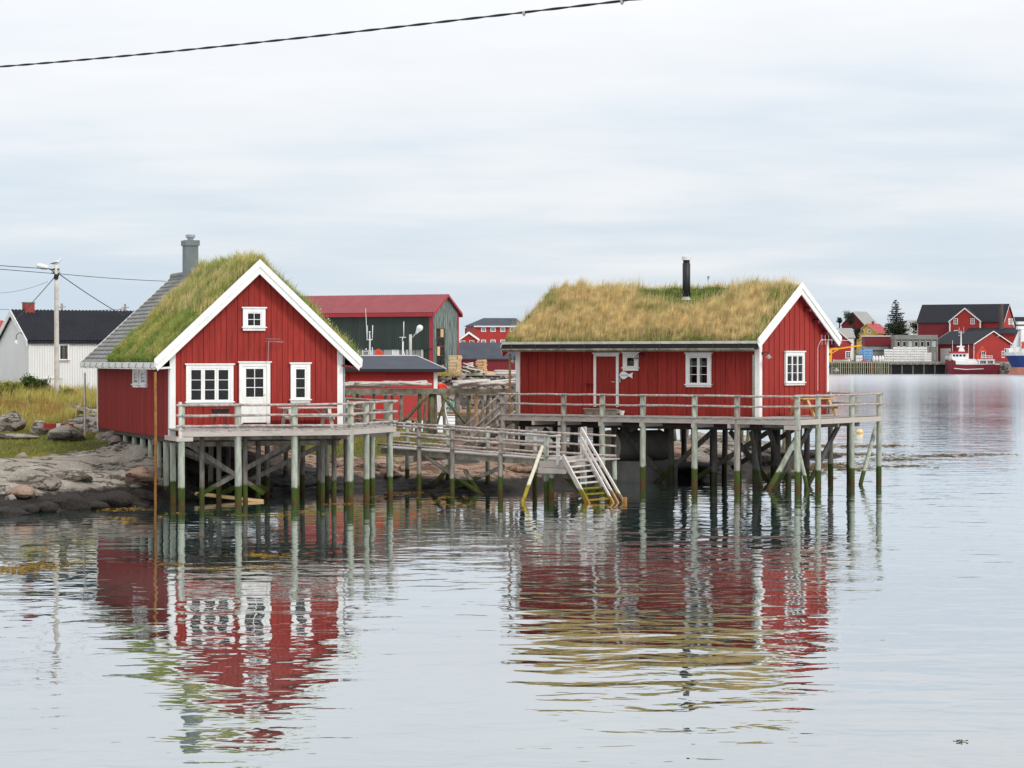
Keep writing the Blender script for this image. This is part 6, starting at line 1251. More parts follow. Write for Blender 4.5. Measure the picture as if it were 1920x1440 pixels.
# sheds and houses behind the quay
fr = Frame(P(858, 695, 330), 0); gabled('long_shed', 'long dark red shed with grey roof behind the timber stacks', 'shed', fr, 7.8, 8, QZ, fr.hy(900,672,0).z, 2.0, 'red_dark', 'roof_felt', 'white_worn', .3)
fr = Frame(P(862, 650, 385), 3); t = gabled('small_house', 'small red house with white gable trim in front of the brick building', 'house', fr, 2.85, 5, QZ, fr.hy(880,636,0).z, 1.0, 'red_far', 'roof_felt', 'white', .22, 'y')
for a, b in ((864,872),(880,889)): simple_window(t, TR(0,-.01), fr.hy(a,640,0).x, fr.hy(b,640,0).x, fr.hy(a,645,0).z, fr.hy(a,638.5,0).z, .06, 3, 1)
MB().tube([(1.0,2,fr.hy(880,626,0).z),(1.0,2,fr.hy(880,615,0).z)], .12, 8).build('flue', M['black'], t)
def brick_building():
    Y = 430; a = P(892, 660, Y); fr = Frame(a, 12); t = fthing('brick_building', 'two-storey red brick building with grey hipped roof left of the right cabin', 'building', fr); L, D = 8.4, 9.0; ze = fr.hy(900,611,0).z; zr = fr.hy(920,596,3).z
    MB().box(0,L,0,D,QZ,ze).build('wall', M['red_far'], t); h = 2.3; m = MB(); o = .4; A = [(-o,-o,ze),(L+o,-o,ze),(L+o,D+o,ze),(-o,D+o,ze)]; B = [(h,D/2,zr),(L-h+2,D/2,zr)]
    m.add(A+B, [(0,1,5,4),(1,2,5),(2,3,4,5),(3,0,4),(0,3,2,1)]); r = m.build('roof', M['roof_felt'], t); MB().box(-o,L+o,-o-.04,-o-.002,ze-.2,ze+.02).build('fascia', M['metal_white'], r)
    for v0, v1 in ((614,622),(637,645)):
        for u0, u1 in ((902,911),(919.5,929),(938,947),(956,965)): simple_window(t, TR(0,-.01), fr.hy(u0,v0,0).x, fr.hy(u1,v0,0).x, fr.hy(u0,v1,0).z, fr.hy(u0,v0,0).z, .09, 1, 1, 'glass_pale')
mat('glass_pale', (.20,.25,.28), .3, .4, .6)
brick_building()
# timber stacks and driftwood heap on the quay
def lumber(label, u0, u1, v0, v1, Y, n, lean=0):
    a, b = P(u0,v1,Y), P(u1,v0,Y); t = thing('timber_stack', label, 'timber stack', ((a.x+b.x)/2, Y, QZ)); w = b.x-a.x; h = b.z-QZ; s = h/n
    for i in range(n):
        j = random.uniform(-.08,.08)+lean*i/n; MB().box(-w/2+j, w/2-w*.35+j, -.5, .5, i*s+.03, (i+1)*s-.03).build('plank_layer', M['wood_lumber'], t); k = random.uniform(-.06,.06)+lean*i/n
        MB().box(w/2-w*.34+k, w/2+k, -.45, .4, i*s+.01, (i+1)*s-.012).build('end_block', M['wood_lumber'], t)
lumber('taller stack of fresh sawn timber beside the warehouse gable', 841, 864, 666, 702, 255.5, 14, .12); lumber('shorter stack of fresh sawn timber right of the driftwood heap', 893, 913, 674, 702, 259, 10)
for i in range(36):
    u = random.gauss(878, 12); Y = random.uniform(255.5,258.5); c = P(u, 690, Y); hh = max(.1, 1.5-abs(u-878)/13); c.z = QZ+random.uniform(.05,hh); a = random.uniform(-.6,.6); L = random.uniform(.5,1.3); d = Vector((math.cos(a)*L*.6, random.uniform(-.5,.5), math.sin(a)*L*.5))
    o = MB().log(-d, d, random.uniform(.05,.11), None, 7, .03).build('driftwood_log', M['wood_bleached'] if random.random() < .6 else M['bark'], None, True, c); tag(o, 'driftwood log in the heap between the two timber stacks', 'log', 'driftwood heap on the quay')
for i in range(8): c = P(random.uniform(905,930), 703-random.random()*5, 256+i*.3); c.z = QZ+.08+.1*(i % 4); o = MB().beam((-.6,0,0),(.6,random.uniform(-.3,.3),0), .25, .06).build('loose_plank', M['wood_lumber'], None, False, c); tag(o, 'loose pale plank at the foot of the shorter timber stack', 'plank', 'loose planks by the timber stack')
for i, (u0, u1, v) in enumerate(((917,985,698),(930,990,703),(915,980,694.5),(940,990,699))): c = P((u0+u1)/2, v, 262+i); c.z = QZ+.15+.22*(i == 2)+.2*(i == 3); L = (u1-u0)/274*58/2/3.5*1.2; o = MB().log((-L/2,0,0),(L/2,.3,0), .16, .14, 8).build('long_log', M['wood_bleached'], None, True, c); tag(o, 'long bleached log lying on the quay right of the timber stacks', 'log', 'long logs on the quay')
# foreground cable with its two spacer clips
def cable():
    Y0 = 14.0; pts = [P(-300,146,Y0+1.2), P(0,119,Y0), P(340,92,Y0-.9), P(700,57.5,Y0-1.8), P(980,28.5,Y0-2.5), P(1225,-1,Y0-3.0), P(1700,-66,Y0-4.2)]; n = 420; X = np.array([p.x for p in pts]); xs = np.linspace(X[0], X[-1], n); c = np.polyfit(X, [p.z for p in pts], 3); d = np.polyfit(X, [p.y for p in pts], 2); base = Vector(pts[1])
    t = thing('power_cable', 'dark twisted overhead cable crossing the sky in the foreground', 'cable', base); tw = 2*math.pi/.128
    for k in range(2):
        q = []
        for x in xs: a = x*tw/2+k*math.pi; q.append(Vector((x, np.polyval(d,x)+math.cos(a)*.0030, np.polyval(c,x)+math.sin(a)*.0030))-base)
        MB().tube(q, .0034, 6).build('strand', M['cable'], t, True)
    for u in (980, 1168):
        x = min(xs, key=lambda x_: abs(CX+x_/np.polyval(d,x_)*F-u)); p = Vector((x, np.polyval(d,x), np.polyval(c,x)))-base; MB().lathe(p-Vector((0,0,.022)), [(.002,.004),(.008,.012),(.009,.024),(.004,.028)], 10).build('clip', M['porcelain'], t, True)
cable()
# ------------------------------------------------------------------ far shore across the harbour
FZ = 4.15
def far_ground():
    o = structure(MB().prism([(P(1540,0,846).x,846,-3),(P(2050,0,846).x,846,-3),(260,1400,-3),(60,1400,-3)], (0,0,FZ+3)).build('far_quay', M['concrete'])); o['label'] = 'concrete quay on the far shore'
    me = bpy.data.meshes.new('far_hill'); xs = [100+i*12 for i in range(14)]; V = []; Fc = []
    for j, y in enumerate((905, 940, 980, 1020, 1100)):
        for x in xs: V.append((x, y, FZ+.05+[0,2.5,5,7,5][j]*(1+.2*math.sin(x*.07))))
    for j in range(4):
        for i in range(13): a = j*14+i; Fc.append((a,a+1,a+15,a+14))
    me.from_pydata(V, [], Fc); me.update(); o = structure(link('far_hill', me, M['lawn_far'])); o['label'] = 'low green rise behind the far quay'
mat('lawn_far', (.07,.085,.035), .9, .3, .2)
far_ground()
def fz(v, Y): return P(0, v, Y).z
def fx(u, Y): return (u-CX)/F*Y
# timber wharf in front
t = thing('timber_wharf', 'timber wharf on close-set pale piles on the far shore', 'wharf', (fx(1555,842),842,0)); o0 = fx(1555,842)
MB().box(-2, fx(1668,842)-o0, -.4, 3.9, FZ-.45, FZ-.02).build('wharf_deck', M['wood_grey'], t); MB().box(-2, fx(1668,842)-o0, 3.6, 3.9, -1, FZ-.5).build('shade_backing', M['black'], t); MB().box(-2, fx(1668,842)-o0, -.35, -.1, 2.2, 2.35).build('waling', M['wood_grey'], t)  # black sheet added as painted shade behind the piles
mat('wharf_pile', (.34,.33,.22), .85, .2, .5, obj=.25)
for i in range(32):
    u = 1554+i*3.6+random.uniform(-.5,.5); new = u in () or abs(u-1625) < 1.4 or abs(u-1629) < 1.4 or abs(u-1636) < 1.2; MB().log((fx(u,842)-o0,-.55,-1),(fx(u,842)-o0,-.5,FZ-.05+random.uniform(-.1,.1)), .13, .12, 7, .01).build('pile', M['wood_new'] if new else M['wharf_pile'], t, True)
t = thing('concrete_quay', 'concrete quay deck on dark piers right of the timber wharf', 'quay', (fx(1668,842),842,0)); o0 = fx(1668,842); W = fx(1779,842)-o0
MB().box(0,W,-.6,3.9,FZ-.95,FZ-.02).build('deck_slab', M['concrete'], t); MB().box(0,W,3.0,3.9,-1,FZ-.96).build('shade_backing', M['black'], t)  # black sheet stands in for the shade under the slab
for k in range(6): MB().box(.3+k*W/5.4,.7+k*W/5.4,-.1,.4,-1,FZ-.96).build('pier', M['concrete_dark'], t)
for k in range(9): MB().box(1.0+k*2.2,2.4+k*2.2,-.85,-.61,FZ-.8,FZ-.45).build('fender', M['wood_brown'], t)
# yellow loading crane, skiff, rubble
Y = 842; t = thing('loading_crane', 'yellow loading crane with long boom on the far timber wharf', 'crane', (fx(1557,Y),Y,FZ)); q = lambda u, v: P(u,v,Y)-Vector((fx(1557,Y),Y,FZ))
MB().box(-.45,.45,-.4,.4,0,4.2).build('column', M['yellow_paint'], t); MB().beam(q(1556,656),q(1616,647.5), .5, .45).build('boom', M['yellow_paint'], t); MB().beam(q(1558,663),q(1572,655), .3, .3).build('strut', M['yellow_paint'], t); MB().beam(q(1556,655),q(1570,652), .4, .3).build('tie', M['yellow_paint'], t); MB().tube([q(1555,664),q(1555,664)+Vector((0,-.8,0))], .35, 10).build('winch', M['black'], t)
def hull(m, st):
    vs = []; fs = []; k = len(st[0])
    for row in st: vs += row
    for i in range(len(st)-1):
        for j in range(k-1): a = i*k+j; fs.append((a,a+1,a+k+1,a+k))
    m.add(vs, fs); return m
p = P(1578,677,846); t = thing('skiff', 'small white skiff lying on the far wharf below the yellow crane', 'skiff', (p.x,p.y,FZ)); hull(MB(), [[(x,-w,h),(x,-w*.6,.05),(x,w*.6,.05),(x,w,h)] for x, w, h in ((-2.8,.5,.75),(-2,.9,.7),(0,1,.65),(2,.85,.75),(2.9,.08,.95))]).build('hull', M['hull_white'], t); MB().box(-1.4,-1.1,-.8,.8,.45,.5).build('thwart', M['wood_bleached'], t); MB().box(.6,.9,-.8,.8,.45,.5).build('thwart', M['wood_bleached'], t)
# fish tubs
def tubs(label, u0, u1, v0, v1, Y, cols, rows, mt, hole=None):
    a, b = P(u0,v1,Y), P(u1,v0,Y); w = (b.x-a.x)/cols; h = (b.z-FZ)/rows; t = thing('tub_stack', label, 'tub stack', (a.x,Y,FZ)); 
    for c in range(cols):
        for r in range(rows):
            m = MB(); j = random.uniform(-.05,.05); x0, x1 = c*w+.03+j, (c+1)*w-.03+j; z0, z1 = r*h, (r+1)*h-.04
            m.box(x0,x1,-.55,.55,z0+.16,z1-.1); m.box(x0-.02,x1+.02,-.58,.58,z1-.10,z1); m.box(x0+.05,x0+.3,-.5,.5,z0,z0+.16); m.box(x1-.3,x1-.05,-.5,.5,z0,z0+.16)
            m.build('tub', M[mt], t)
    return t
tubs('two columns of pale blue fish tubs, front and tallest', 1619, 1636, 655, 680, 850, 2, 5, 'tub_blue'); tubs('single column of pale blue fish tubs left behind the front ones', 1610.5, 1618.5, 655.5, 680, 853, 1, 5, 'tub_blue')
tubs('white fish tub stack left of the long white row', 1658, 1674, 654.5, 680, 852, 2, 5, 'tub_white'); tubs('tallest middle row of stacked white fish tubs', 1674.5, 1738, 650.5, 680, 853, 8, 6, 'tub_white'); tubs('lower white fish tub stack at the right end of the row', 1733, 1746, 661, 680, 849, 2, 4, 'tub_white'); tubs('low grey-white tubs left of the blue columns', 1605, 1617, 666, 680, 849, 2, 2, 'tub_white')
for i, u in enumerate((1638.5,1644,1650,1655)):
    p = P(u, 680, 849); bm = bmesh.new(); bmesh.ops.create_icosphere(bm, subdivisions=3, radius=1)
    for v in bm.verts: c = v.co; c.z = max(-.8, c.z); c *= 1+.15*mnoise.noise(c*2.2+Vector((i*7,0,0))); c.x *= .52; c.y *= .5; c.z = (c.z+.8)*1.15+.25*max(0, c.z)*mnoise.noise(c*3)
    me = bpy.data.meshes.new('bulk_bag'); bm.to_mesh(me); bm.free(); o = link('bulk_bag', me, M['bag_white'], None, (p.x,p.y,FZ)); tag(o, 'crumpled white bulk bag between blue and white tubs on the far quay', 'bag', 'white bulk bags on the far quay')
p = P(1621,679,848); o = MB().prism([(-.9,-.4,0),(.9,-.4,0),(1.0,-.4,.5),(-1.0,-.4,.55)], (0,.8,0)).build('orange_crate', M['orange'], None, False, (p.x,p.y,FZ)); tag(o, 'low orange crate in front of the blue tubs', 'crate')
# sheds, houses
fr = Frame(P(1545,680,862), 5); t = gabled('red_shed', 'red shed with white verge and six-pane window behind the yellow crane', 'shed', fr, 9.6, 12, FZ, fz(642,862), 4.2, 'red_far', 'roof_grey', 'white', .6, 'y')
T = TR(0,-.02); simple_window(t, T, fr.hy(1585,660,0).x, fr.hy(1595.5,660,0).x, fr.hy(1585,672,0).z, fr.hy(1585,658.5,0).z, .25, 2, 3)
fr = Frame(P(1562,640,910), 10); gabled('grey_roofed_house', 'house with plain grey roof above the red shed', 'house', fr, 8.0, 8, FZ, fz(632,910), 3.2, 'white_worn', 'roof_grey', 'white_worn', .4)
fr = Frame(P(1578,630,985), -33); t = gabled('barn', 'dark red barn with steep weathered grey roof on the rise', 'barn', fr, 10.2, 12, FZ+4, fz(609,985), 5.2, 'red_far_dark', 'roof_grey', 'white_worn', .5, 'y')
fr = Frame(P(1606.5,645,945), -30); t = gabled('yellow_house', 'yellow house with red tiled roof and two small windows in its gable', 'house', fr, 8.3, 12.5, FZ+2, fz(624.5,945), 3.5, 'yellow_wall', 'red_tile', 'yellow_wall', .4, 'y')
for u0, u1 in ((1614,1620.5),(1627,1633.5)): simple_window(t, TR(0,-.02), fr.hy(u0,620,0).x, fr.hy(u1,620,0).x, fr.hy(u0,625,0).z, fr.hy(u0,618,0).z, .22, 1, 1, 'glass_pale')
MB().box(3.9,4.7,5.2,6.0,fz(612,945),fz(602,945)).build('chimney', M['brick_red'], t)
Y = 885; a, b = fx(1621.5,Y), fx(1674,Y); t = thing('red_store', 'plain dark red box-shaped store with white roof edge over a grey lean-to', 'store', (a,Y,FZ)); W = b-a
MB().box(0,W,0,8,fz(649,Y)-FZ,fz(631,Y)-FZ).build('wall', M['red_far_dark'], t); MB().box(-.2,W+.2,-.2,8.2,fz(631,Y)-FZ+.004,fz(629.5,Y)-FZ).build('roof_edge', M['white_worn'], t); MB().box(0,W*.97,.4,8,0,fz(649,Y)-FZ-.004).build('lower_wall', M['concrete'], t)
MB().prism([(-.8,.39,fz(649.5,Y)-FZ),(-.8,-4,fz(655.5,Y)-FZ),(-.8,-4,fz(657,Y)-FZ),(-.8,.39,fz(651,Y)-FZ)], (W*.9,0,0)).build('lean_to_roof', M['slate_grey'], t); MB().box(W*.1,W*.98,-3.6,-3.4,0,fz(658,Y)-FZ).build('lean_to_wall', M['concrete'], t); MB().box(W+.02,W+1.1,-.3,7,0,fz(630,Y)-FZ).build('dark_end_wall', M['slate_grey'], t)
def grey_block():
    Y = 872; a, b = fx(1679,Y), fx(1757,Y); W = b-a; t = thing('concrete_block', 'grey flat-roofed concrete building with a row of framed windows', 'building', (a,Y,FZ)); zt = fz(628,Y)-FZ
    MB().box(0,W,0,10,0,zt-1.6).build('wall', M['concrete'], t); MB().box(-.15,W+.15,-.5,10,zt-1.596,zt).build('roof_band', M['concrete'], t)
    for k in range(8): x = W*k/7; MB().box(x-.25,x+.25,-.35,-.002,0,zt-1.6).build('pilaster', M['concrete'], t)
    z1, z0 = fz(640,Y)-FZ, fz(650,Y)-FZ
    for k in range(7): x = W*(k+.5)/7; simple_window(t, TR(0,-.01), x-.62, x+.62, z0, z1, .14, 1, 1, 'glass_green' if k in (2,6) else 'dark_interior', 'metal_white')
    MB().box(W*.93,W*.99,-.05,-.002,.5,3.2).build('door_panel', M['metal_grey'], t)
mat('glass_green', (.36,.48,.42), .4, .1, 1)
grey_block()
def big_red():
    th = 28; Y = 905; c = P(1881,640,Y); fr0 = Frame(c, -th); L = 32.5; fr = Frame(fr0.o-fr0.ex*L, -th); D = 13; ze = fz(602,Y); rise = 6.3
    t = gabled('large_red_building', 'large red harbour building with black roof, dormer gable and tall round chimney', 'building', fr, L, D, FZ, ze, rise, 'red_far', 'roof_dark', 'white_worn', .5)
    MB(TR(0,-.03)).box(.1,fr.hy(1780,620,0).x,-.05,0,FZ,ze-.4).build('dark_bay', M['red_far_dark'], t)
    x0, x1 = fr.hy(1781,600,-1.2).x, fr.hy(1838,600,-1.2).x; xm = (x0+x1)/2; za = fr.hy(1808,578.5,-1.2).z; zd = fr.hy(1808,602,-1.2).z
    MB().prism([(x0,-1.2,FZ),(x1,-1.2,FZ),(x1,-1.2,zd),(xm,-1.2,za),(x0,-1.2,zd)], (0,8.5,0)).build('dormer_wall', M['red_far'], t); rf = None
    for xe in (x0-.5,x1+.5):
        s = (za-zd)/(xm-x0); e = zd-.5*s; rf = MB().prism([(xm,-1.6,za+.02),(xe,-1.6,e+.02),(xe,-1.6,e+.25),(xm,-1.6,za+.25)], (0,9,0)).build('dormer_roof', M['roof_dark'], t); MB().prism([(xm,-1.68,za+.3),(xe,-1.68,e+.3),(xe,-1.68,e-.2),(xm,-1.68,za-.2)], (0,.07,0)).build('barge_board', M['white_worn'], rf)
    T = TR(0,-1.22)
    for u0, u1 in ((1788,1796),(1820,1827.5)): simple_window(t, T, fr.hy(u0,600,-1.2).x, fr.hy(u1,600,-1.2).x, fr.hy(u0,608,-1.2).z, fr.hy(u0,597,-1.2).z, .22, 2, 3)
    simple_window(t, T, fr.hy(1789,622,-1.2).x, fr.hy(1797,622,-1.2).x, fr.hy(1789,627,-1.2).z, fr.hy(1789,619,-1.2).z, .22, 2, 2)
    for x in (x0,x1): MB().box(x-.25,x+.25,-1.30,-1.202,FZ,zd).build('corner_board', M['white_worn'], t)
    TG_ = TR(L+.02,0,ROT_R)
    for u0, u1 in ((1890.5,1894),(1896.5,1900)): simple_window(t, TG_, fr.hx(u0,605,L).y, fr.hx(u1,605,L).y, fr.hx(u0,608.5,L).z, fr.hx(u0,597,L).z, .5, 1, 2, 'glass_pale')
    a = fr.hy(1877,600,-2.5); MB().lathe((a.x,-2.5,FZ), [(.9,0),(.85,fz(572,Y)-FZ-.3),(.98,fz(572,Y)-FZ-.28),(.98,fz(570,Y)-FZ)], 16).build('chimney', M['brown_stack'], t)
    z = fz(616,Y); MB().prism([(L*.62,-9,z-2.2),(L*1.25,-9,z-2.2),(L*1.25,-1.3,z),(L*.62,-1.3,z)], (0,0,.3)).build('annex_roof', M['roof_dark'], t); MB().box(L*.64,L*1.22,-8.6,-1.35,FZ,z-2.25).build('annex_wall', M['red_far'], t)
mat('brown_stack', (.085,.06,.055), .8, .2, .4)
big_red()
def red_hall():
    th = 33; Y = 866; c = P(1826,680,Y); fr = Frame(c, th); Lg = 17.5; D = 21; ze = fz(644,Y); rise = 4.3
    t = gabled('red_hall', 'red hall with black low-pitched roof, white trim and white garage door behind the red boat', 'hall', fr, Lg, D, FZ, ze, rise, 'red_far', 'roof_dark', 'white', .7, 'y')
    TS = TR(-.02,0,ROT_L); ya, yb = fr.hx(1765,670,0).y, fr.hx(1782,670,0).y; m = MB(TS); z1 = fr.hx(1775,655,0).z; d = m.box(-ya,-yb,-.06,0,FZ,z1).build('garage_door', M['white_worn'], t); q = MB(TS); q.box(-ya-.3,-ya,-.10,-.0,FZ,z1+.3); q.box(-yb,-yb+.3,-.10,0,FZ,z1+.3); q.box(-ya,-yb,-.09,0,z1,z1+.3); q.build('door_frame', M['white'], d)
    for u0, u1 in ((1840,1848),(1878,1883)): simple_window(t, TR(0,-.02), fr.hy(u0,665,0).x, fr.hy(u1,665,0).x, fr.hy(u0,671,0).z, fr.hy(u0,658,0).z, .2, 2, 2)
    a = fr.hy(1868,630,0); MB(TR(0,-.02)).tube([(a.x,0,a.z-.6),(a.x,-1,a.z),(a.x+.7,-1.2,a.z+.1)], .12, 6).build('lamp', M['metal_white'], t)
red_hall()
fr = Frame(P(1904,640,960), 0); gabled('dark_roofed_house', 'house with dark roof cut by the right picture edge', 'house', fr, 9, 8, FZ, fz(612,960), 3.6, 'red_far_dark', 'roof_dark', 'white_worn', .4)
fr = Frame(P(1707,632,1000), 15); gabled('pale_house', 'pale grey-roofed house half hidden by the bush left of the large red building', 'house', fr, 5.0, 8, FZ+3, fz(611,1000), 2.3, 'white_worn', 'roof_grey', 'white_worn', .4)
# boats
def trawler():
    Y = 838; p = P(1822,698,Y); t = thing('fishing_boat', 'fishing boat with dark red hull, white wheelhouse and orange crane on the far quay', 'boat', (p.x,Y,0)); X = lambda u: fx(u,Y)-p.x; Z = lambda v: fz(v,Y)
    def st(u, w, zk, zs): x = X(u); return [(x,-w,zs),(x,-w*.92,zs*.5+zk*.5),(x,-w*.55,zk),(x,w*.55,zk),(x,w*.92,zs*.5+zk*.5),(x,w,zs)]
    hull(MB(), [[(X(1771.5),-.05,Z(673)),(X(1772.2),-.05,Z(677)),(X(1774),-.03,Z(683)),(X(1774),.03,Z(683)),(X(1772.2),.05,Z(677)),(X(1771.5),.05,Z(673))],st(1776,.9,Z(694),Z(675)),st(1781,1.7,-.6,Z(677)),st(1789,2.5,-.9,Z(678.5)),st(1790,2.5,-.9,Z(683.2)),st(1810,2.8,-1,Z(684)),st(1840,2.8,-1,Z(683.5)),st(1860,2.6,-.9,Z(682.8)),st(1871.5,2.3,-.3,Z(682.5))]).build('hull', M['hull_red'], t)
    MB().box(X(1790),X(1872),-2.3,2.3,Z(685),Z(684.2)).build('main_deck', M['concrete'], t); MB().prism([(X(1871.3),-2.2,-.2),(X(1871.5),-2.3,Z(682.6)),(X(1871.5),2.3,Z(682.6)),(X(1871.3),2.2,-.2)], (.1,0,0)).build('transom', M['hull_red'], t)
    MB().beam((X(1786),-2.82,Z(690.5)),(X(1808),-2.98,Z(692.6)), .12, .22).build('rubbing_strake', M['hull_white'], t); MB().beam((X(1808),-2.98,Z(692.6)),(X(1841),-2.95,Z(691.3)), .12, .22).build('rubbing_strake', M['hull_white'], t)
    m = MB(); m.prism([(X(1789.6),-2.45,Z(684)),(X(1789.6),-2.45,Z(676.5)),(X(1784),-2.3,Z(675)),(X(1784),-2.3,Z(673)),(X(1826),-2.45,Z(673)),(X(1831),-2.45,Z(679)),(X(1831),-2.45,Z(683.6))], (0,4.9,0)); m.build('superstructure', M['hull_white'], t)
    MB().box(X(1831),X(1871.5),-2.5,-2.3,Z(683.6),Z(682)).build('bulwark', M['hull_white'], t); MB().box(X(1783),X(1814),-1.9,1.9,Z(673),Z(662.5)).build('wheelhouse', M['hull_white'], t)
    k = MB().prism([(X(1780.5),-2.1,Z(659)),(X(1813),-2.1,Z(659)),(X(1812),-2.1,Z(662.4)),(X(1781.5),-2.1,Z(662.4))], (0,4.2,0)).build('bridge_roof', M['trim_red'], t)
    for a, b in ((1785,1789),(1790.5,1795),(1797,1801.5),(1804,1808.5)): MB().box(X(a),X(b),-1.94,-1.905,Z(668.5),Z(664.5)).build('wheelhouse_window', M['dark_interior'], t)
    m = MB(); m.prism([(X(1797),-.8,Z(659)),(X(1808.5),-.8,Z(659)),(X(1805),-.5,Z(650)),(X(1800),-.5,Z(650))], (0,1.4,0)); m.tube([(X(1802),0,Z(650)),(X(1802),0,Z(620))], [.28,.12], 8); m.beam((X(1797),0,Z(624)),(X(1806.5),0,Z(624)), .12, .12); m.beam((X(1797),0,Z(629)),(X(1802),0,Z(629)), .1, .1); m.tube([(X(1798.5),0,Z(624)),(X(1798.5),0,Z(614))], .05, 5); m.tube([(X(1807),0,Z(624)),(X(1807),0,Z(613))], .05, 5); m.tube([(X(1784.5),-1.5,Z(659)),(X(1784.5),-1.5,Z(638))], .07, 5); m.tube([(X(1815),-1,Z(673)),(X(1815),-1,Z(646))], .07, 5); m.box(X(1794),X(1808),-.6,.4,Z(651),Z(648.5)); m.build('mast', M['hull_white'], t)
    k = MB().beam((X(1831),-.5,Z(668)),(X(1842),-.5,Z(650)), .5, .55).build('crane', M['orange'], t); MB().beam((X(1842),-.5,Z(649)),(X(1846.5),-.5,Z(660)), .4, .45).build('crane_jib', M['orange'], k); MB().beam((X(1834),0,Z(679)),(X(1832),-.4,Z(666)), .7, .7).build('crane_post', M['orange'], k); MB().tube([(X(1820),0,Z(658)),(X(1836),0,Z(653))], .1, 5).build('derrick', M['brown_stack'], t)
    m = MB()
    for i in range(9): x = X(1837+i*2.7); m.tube([(x,-2.2,Z(674)),(x,-2.2,Z(667))], .06, 5)
    for v in (667,670.5): m.tube([(X(1837),-2.2,Z(v)),(X(1859),-2.2,Z(v))], .07, 5)
    m.box(X(1831),X(1863),-2.3,2.2,Z(676),Z(674)); m.build('gallows_rail', M['hull_white'], t)
    for u in (1834,1848,1861): MB().box(X(u)-.2,X(u)+.2,-2.2,2.0,Z(683),Z(676)).build('shelter_post', M['hull_white'], t)
    m = MB()
    for i in range(6): x = X(1772+i*2.2); m.tube([(x,-.4-.35*i,Z(674)),(x,-.4-.35*i,Z(668.5))], .05, 5)
    m.tube([(X(1772),-.4,Z(668.5)),(X(1783),-2.2,Z(668.5))], .06, 5); m.tube([(X(1772),-.4,Z(671)),(X(1783),-2.2,Z(671))], .05, 5); m.build('bow_rail', M['hull_white'], t)
trawler()
def blue_ship():
    Y = 820; p = P(1905,698,Y); t = thing('blue_ship', 'bow of a larger ship with blue hull and rust-red waterline at the right edge', 'ship', (p.x,Y,0)); X = lambda u: fx(u,Y)-p.x; Z = lambda v: fz(v,Y)
    def band(nm, mt, z0, z1, s0, s1):
        rows = []
        for (u, w) in ((0,.05),(3,.9),(8,1.9),(16,2.9),(30,3.6),(70,3.8),(150,3.6)): rows.append([(X(s1+u),-w,Z(z1)),(X(s0+u),-w*.92,Z(z0)),(X(s0+u),w*.92,Z(z0)),(X(s1+u),w,Z(z1))])
        hull(MB(), rows).build(nm, M[mt], t)
    band('bottom', 'hull_rust', 704, 688.4, 1888, 1897); band('hull', 'hull_blue', 688.4, 667, 1897, 1886); band('bulwark', 'hull_white', 667, 660.5, 1886, 1881.5)
    MB().prism([(X(1890),-2,Z(662)),(X(1960),-2,Z(662)),(X(1960),-2,Z(650)),(X(1908),-2,Z(650)),(X(1902),-2,Z(653)),(X(1889),-2,Z(654))], (0,4,0)).build('foredeck_house', M['hull_white'], t)
    MB().tube([(X(1901),0,Z(655)),(X(1906),0,Z(640)),(X(1913),0,Z(618))], [1.3,.8,.45], 10).build('mast', M['hull_white'], t, True); MB().box(X(1907),X(1990),-1.6,1.6,Z(617.5),Z(603)).build('bridge', M['hull_white'], t); MB().box(X(1906.6),X(1990),-1.7,1.7,Z(611),Z(608.5)).build('bridge_window', M['dark_interior'], t); MB().box(X(1912),X(1990),-2.6,2.6,Z(650),Z(618)).build('wheelhouse', M['hull_white'], t)
    MB().tube([(X(1914),-2.7,Z(653)),(X(1917),-2.8,Z(646)),(X(1914),-2.7,Z(641))], .5, 8).build('orange_hoist', M['orange'], t); m = MB()
    for i in range(8): x = X(1883+i*3); m.tube([(x,-.5-.3*i,Z(660)),(x,-.5-.3*i,Z(653))], .06, 5)
    m.tube([(X(1883),-.5,Z(653.5)),(X(1906),-2.9,Z(653.5))], .07, 5); m.build('rail', M['hull_white'], t)
blue_ship()
for i in range(22):
    u = random.uniform(1868,1890); p = P(u, 690, 838+random.random()*6); p.z = random.uniform(0,3.4); s = random.uniform(1.0,2.2); o = bpy.data.objects.new('shore_stone', random.choice(PM)); C.objects.link(o); o.location = p; o.scale = (s*.6,s*.6,s*.5); o.rotation_euler = (random.random(),random.random(),random.random()*6); tag(o, 'rough stone of the bank between the red boat and the blue ship', 'stone', 'stone bank between the two ships')
p = PZ(1612,812,0)
mat('buoy', (.75,.55,.25), .5); o = MB().lathe((0,0,-.12), [(.05,0),(.22,.08),(.26,.2),(.2,.32),(.05,.38)], 14).build('mooring_buoy', M['buoy'], None, True, (p.x,p.y,.02)); tag(o, 'pale yellow mooring buoy on the open water at the right', 'buoy')
t = thing('street_lamp', 'tall thin street lamp before the dark shrub on the far quay', 'street lamp', (fx(1601,856),856,FZ)); MB().tube([(0,0,0),(0,0,fz(618,856)-FZ)], [.14,.09], 8).build('post', M['galv'], t); MB().beam((0,0,fz(618,856)-FZ),(-.9,0,fz(617,856)-FZ), .2, .14).build('lamp_head', M['metal_white'], t)
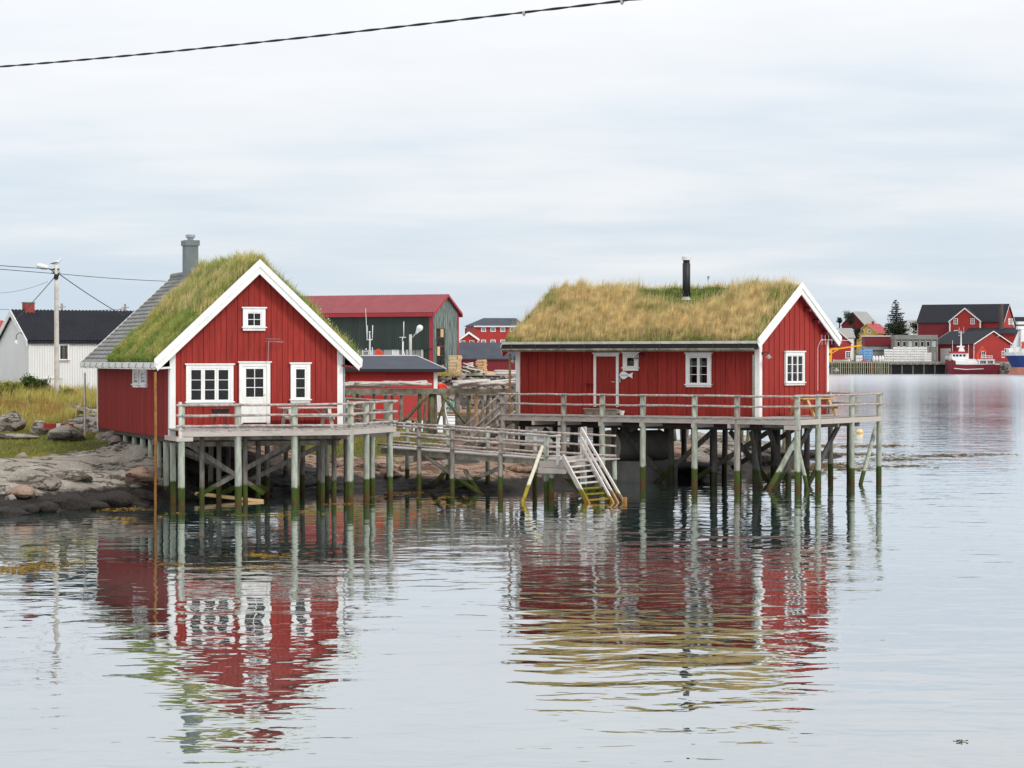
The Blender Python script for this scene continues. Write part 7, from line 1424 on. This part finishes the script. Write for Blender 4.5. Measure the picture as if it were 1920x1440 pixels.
# trees
def conifer(label, u, vt, vb, Y, w, n):
    b = P(u, vb, Y); H = fz(vt,Y)-b.z; t = thing('spruce_tree', label, 'tree', b); MB().tube([(0,0,-3),(.1,0,H*.5),(0,0,H*.97)], [.4,.25,.04], 8).build('trunk', M['bark'], t)
    V = []; lv = 17
    for k in range(lv):
        f = (k+.3)/lv; z = H*(.06+.94*f); rr = w*(1-f)**.8+.25; nb = max(5, int(13*(1-f)+4))
        for j in range(nb):
            a = random.uniform(0,6.28); L = rr*random.uniform(.65,1.12); cnt = max(4, int(n*L/(lv*6)))
            for i in range(cnt): s = random.random()**.7; V.append((math.cos(a)*L*s+random.gauss(0,.16), math.sin(a)*L*s+random.gauss(0,.16), z-.30*L*s*.8+.25*L*s*s+random.gauss(0,.13)))
    leaves('crown', np.array(V), .34, 'needles', t)
conifer('tall dark spruce left of the large red building', 1680, 561, 632, 930, 5.0, 900)
def bush(label, u, v, wu, hv, Y, mt, n, nm='tree', k=16):
    p = P(u, v+hv/2, Y); s = Y/F; t = thing('broadleaf_tree', label, 'tree', p); H = hv*s; Wd = wu*s; MB().tube([(0,0,-2),(.05,0,H*.35),(.1,0,H*.8)], [.3,.2,.06], 7).build('trunk', M['bark'], t); m = MB()
    for i in range(5): a = i*1.26; m.tube([(0,0,H*.25),(math.cos(a)*Wd*.15,math.sin(a)*Wd*.15,H*.5),(math.cos(a)*Wd*.3,math.sin(a)*Wd*.3,H*.75)], [.12,.08,.03], 5)
    m.build('limb', M['bark'], t); leaves('crown', clump((0,0,H*.52), (Wd*.58,Wd*.45,H*.50), n, k), .30, mt, t)
bush('loose greyish tree in front of the barn gable', 1593, 597, 26, 34, 975, 'leaf_far', 1100); bush('small dark tree left of the barn', 1574, 601, 14, 14, 975, 'needles', 400); bush('dark shrub beside the street lamp and yellow house', 1604, 628, 24, 36, 925, 'needles', 1600, k=22); bush('dark mass of foliage at the foot of the spruce', 1682, 615, 48, 32, 928, 'leaf_far', 2600, k=26); bush('rounded olive bush left of the large red building', 1721, 614, 32, 30, 935, 'leaf_far', 1300, k=20)
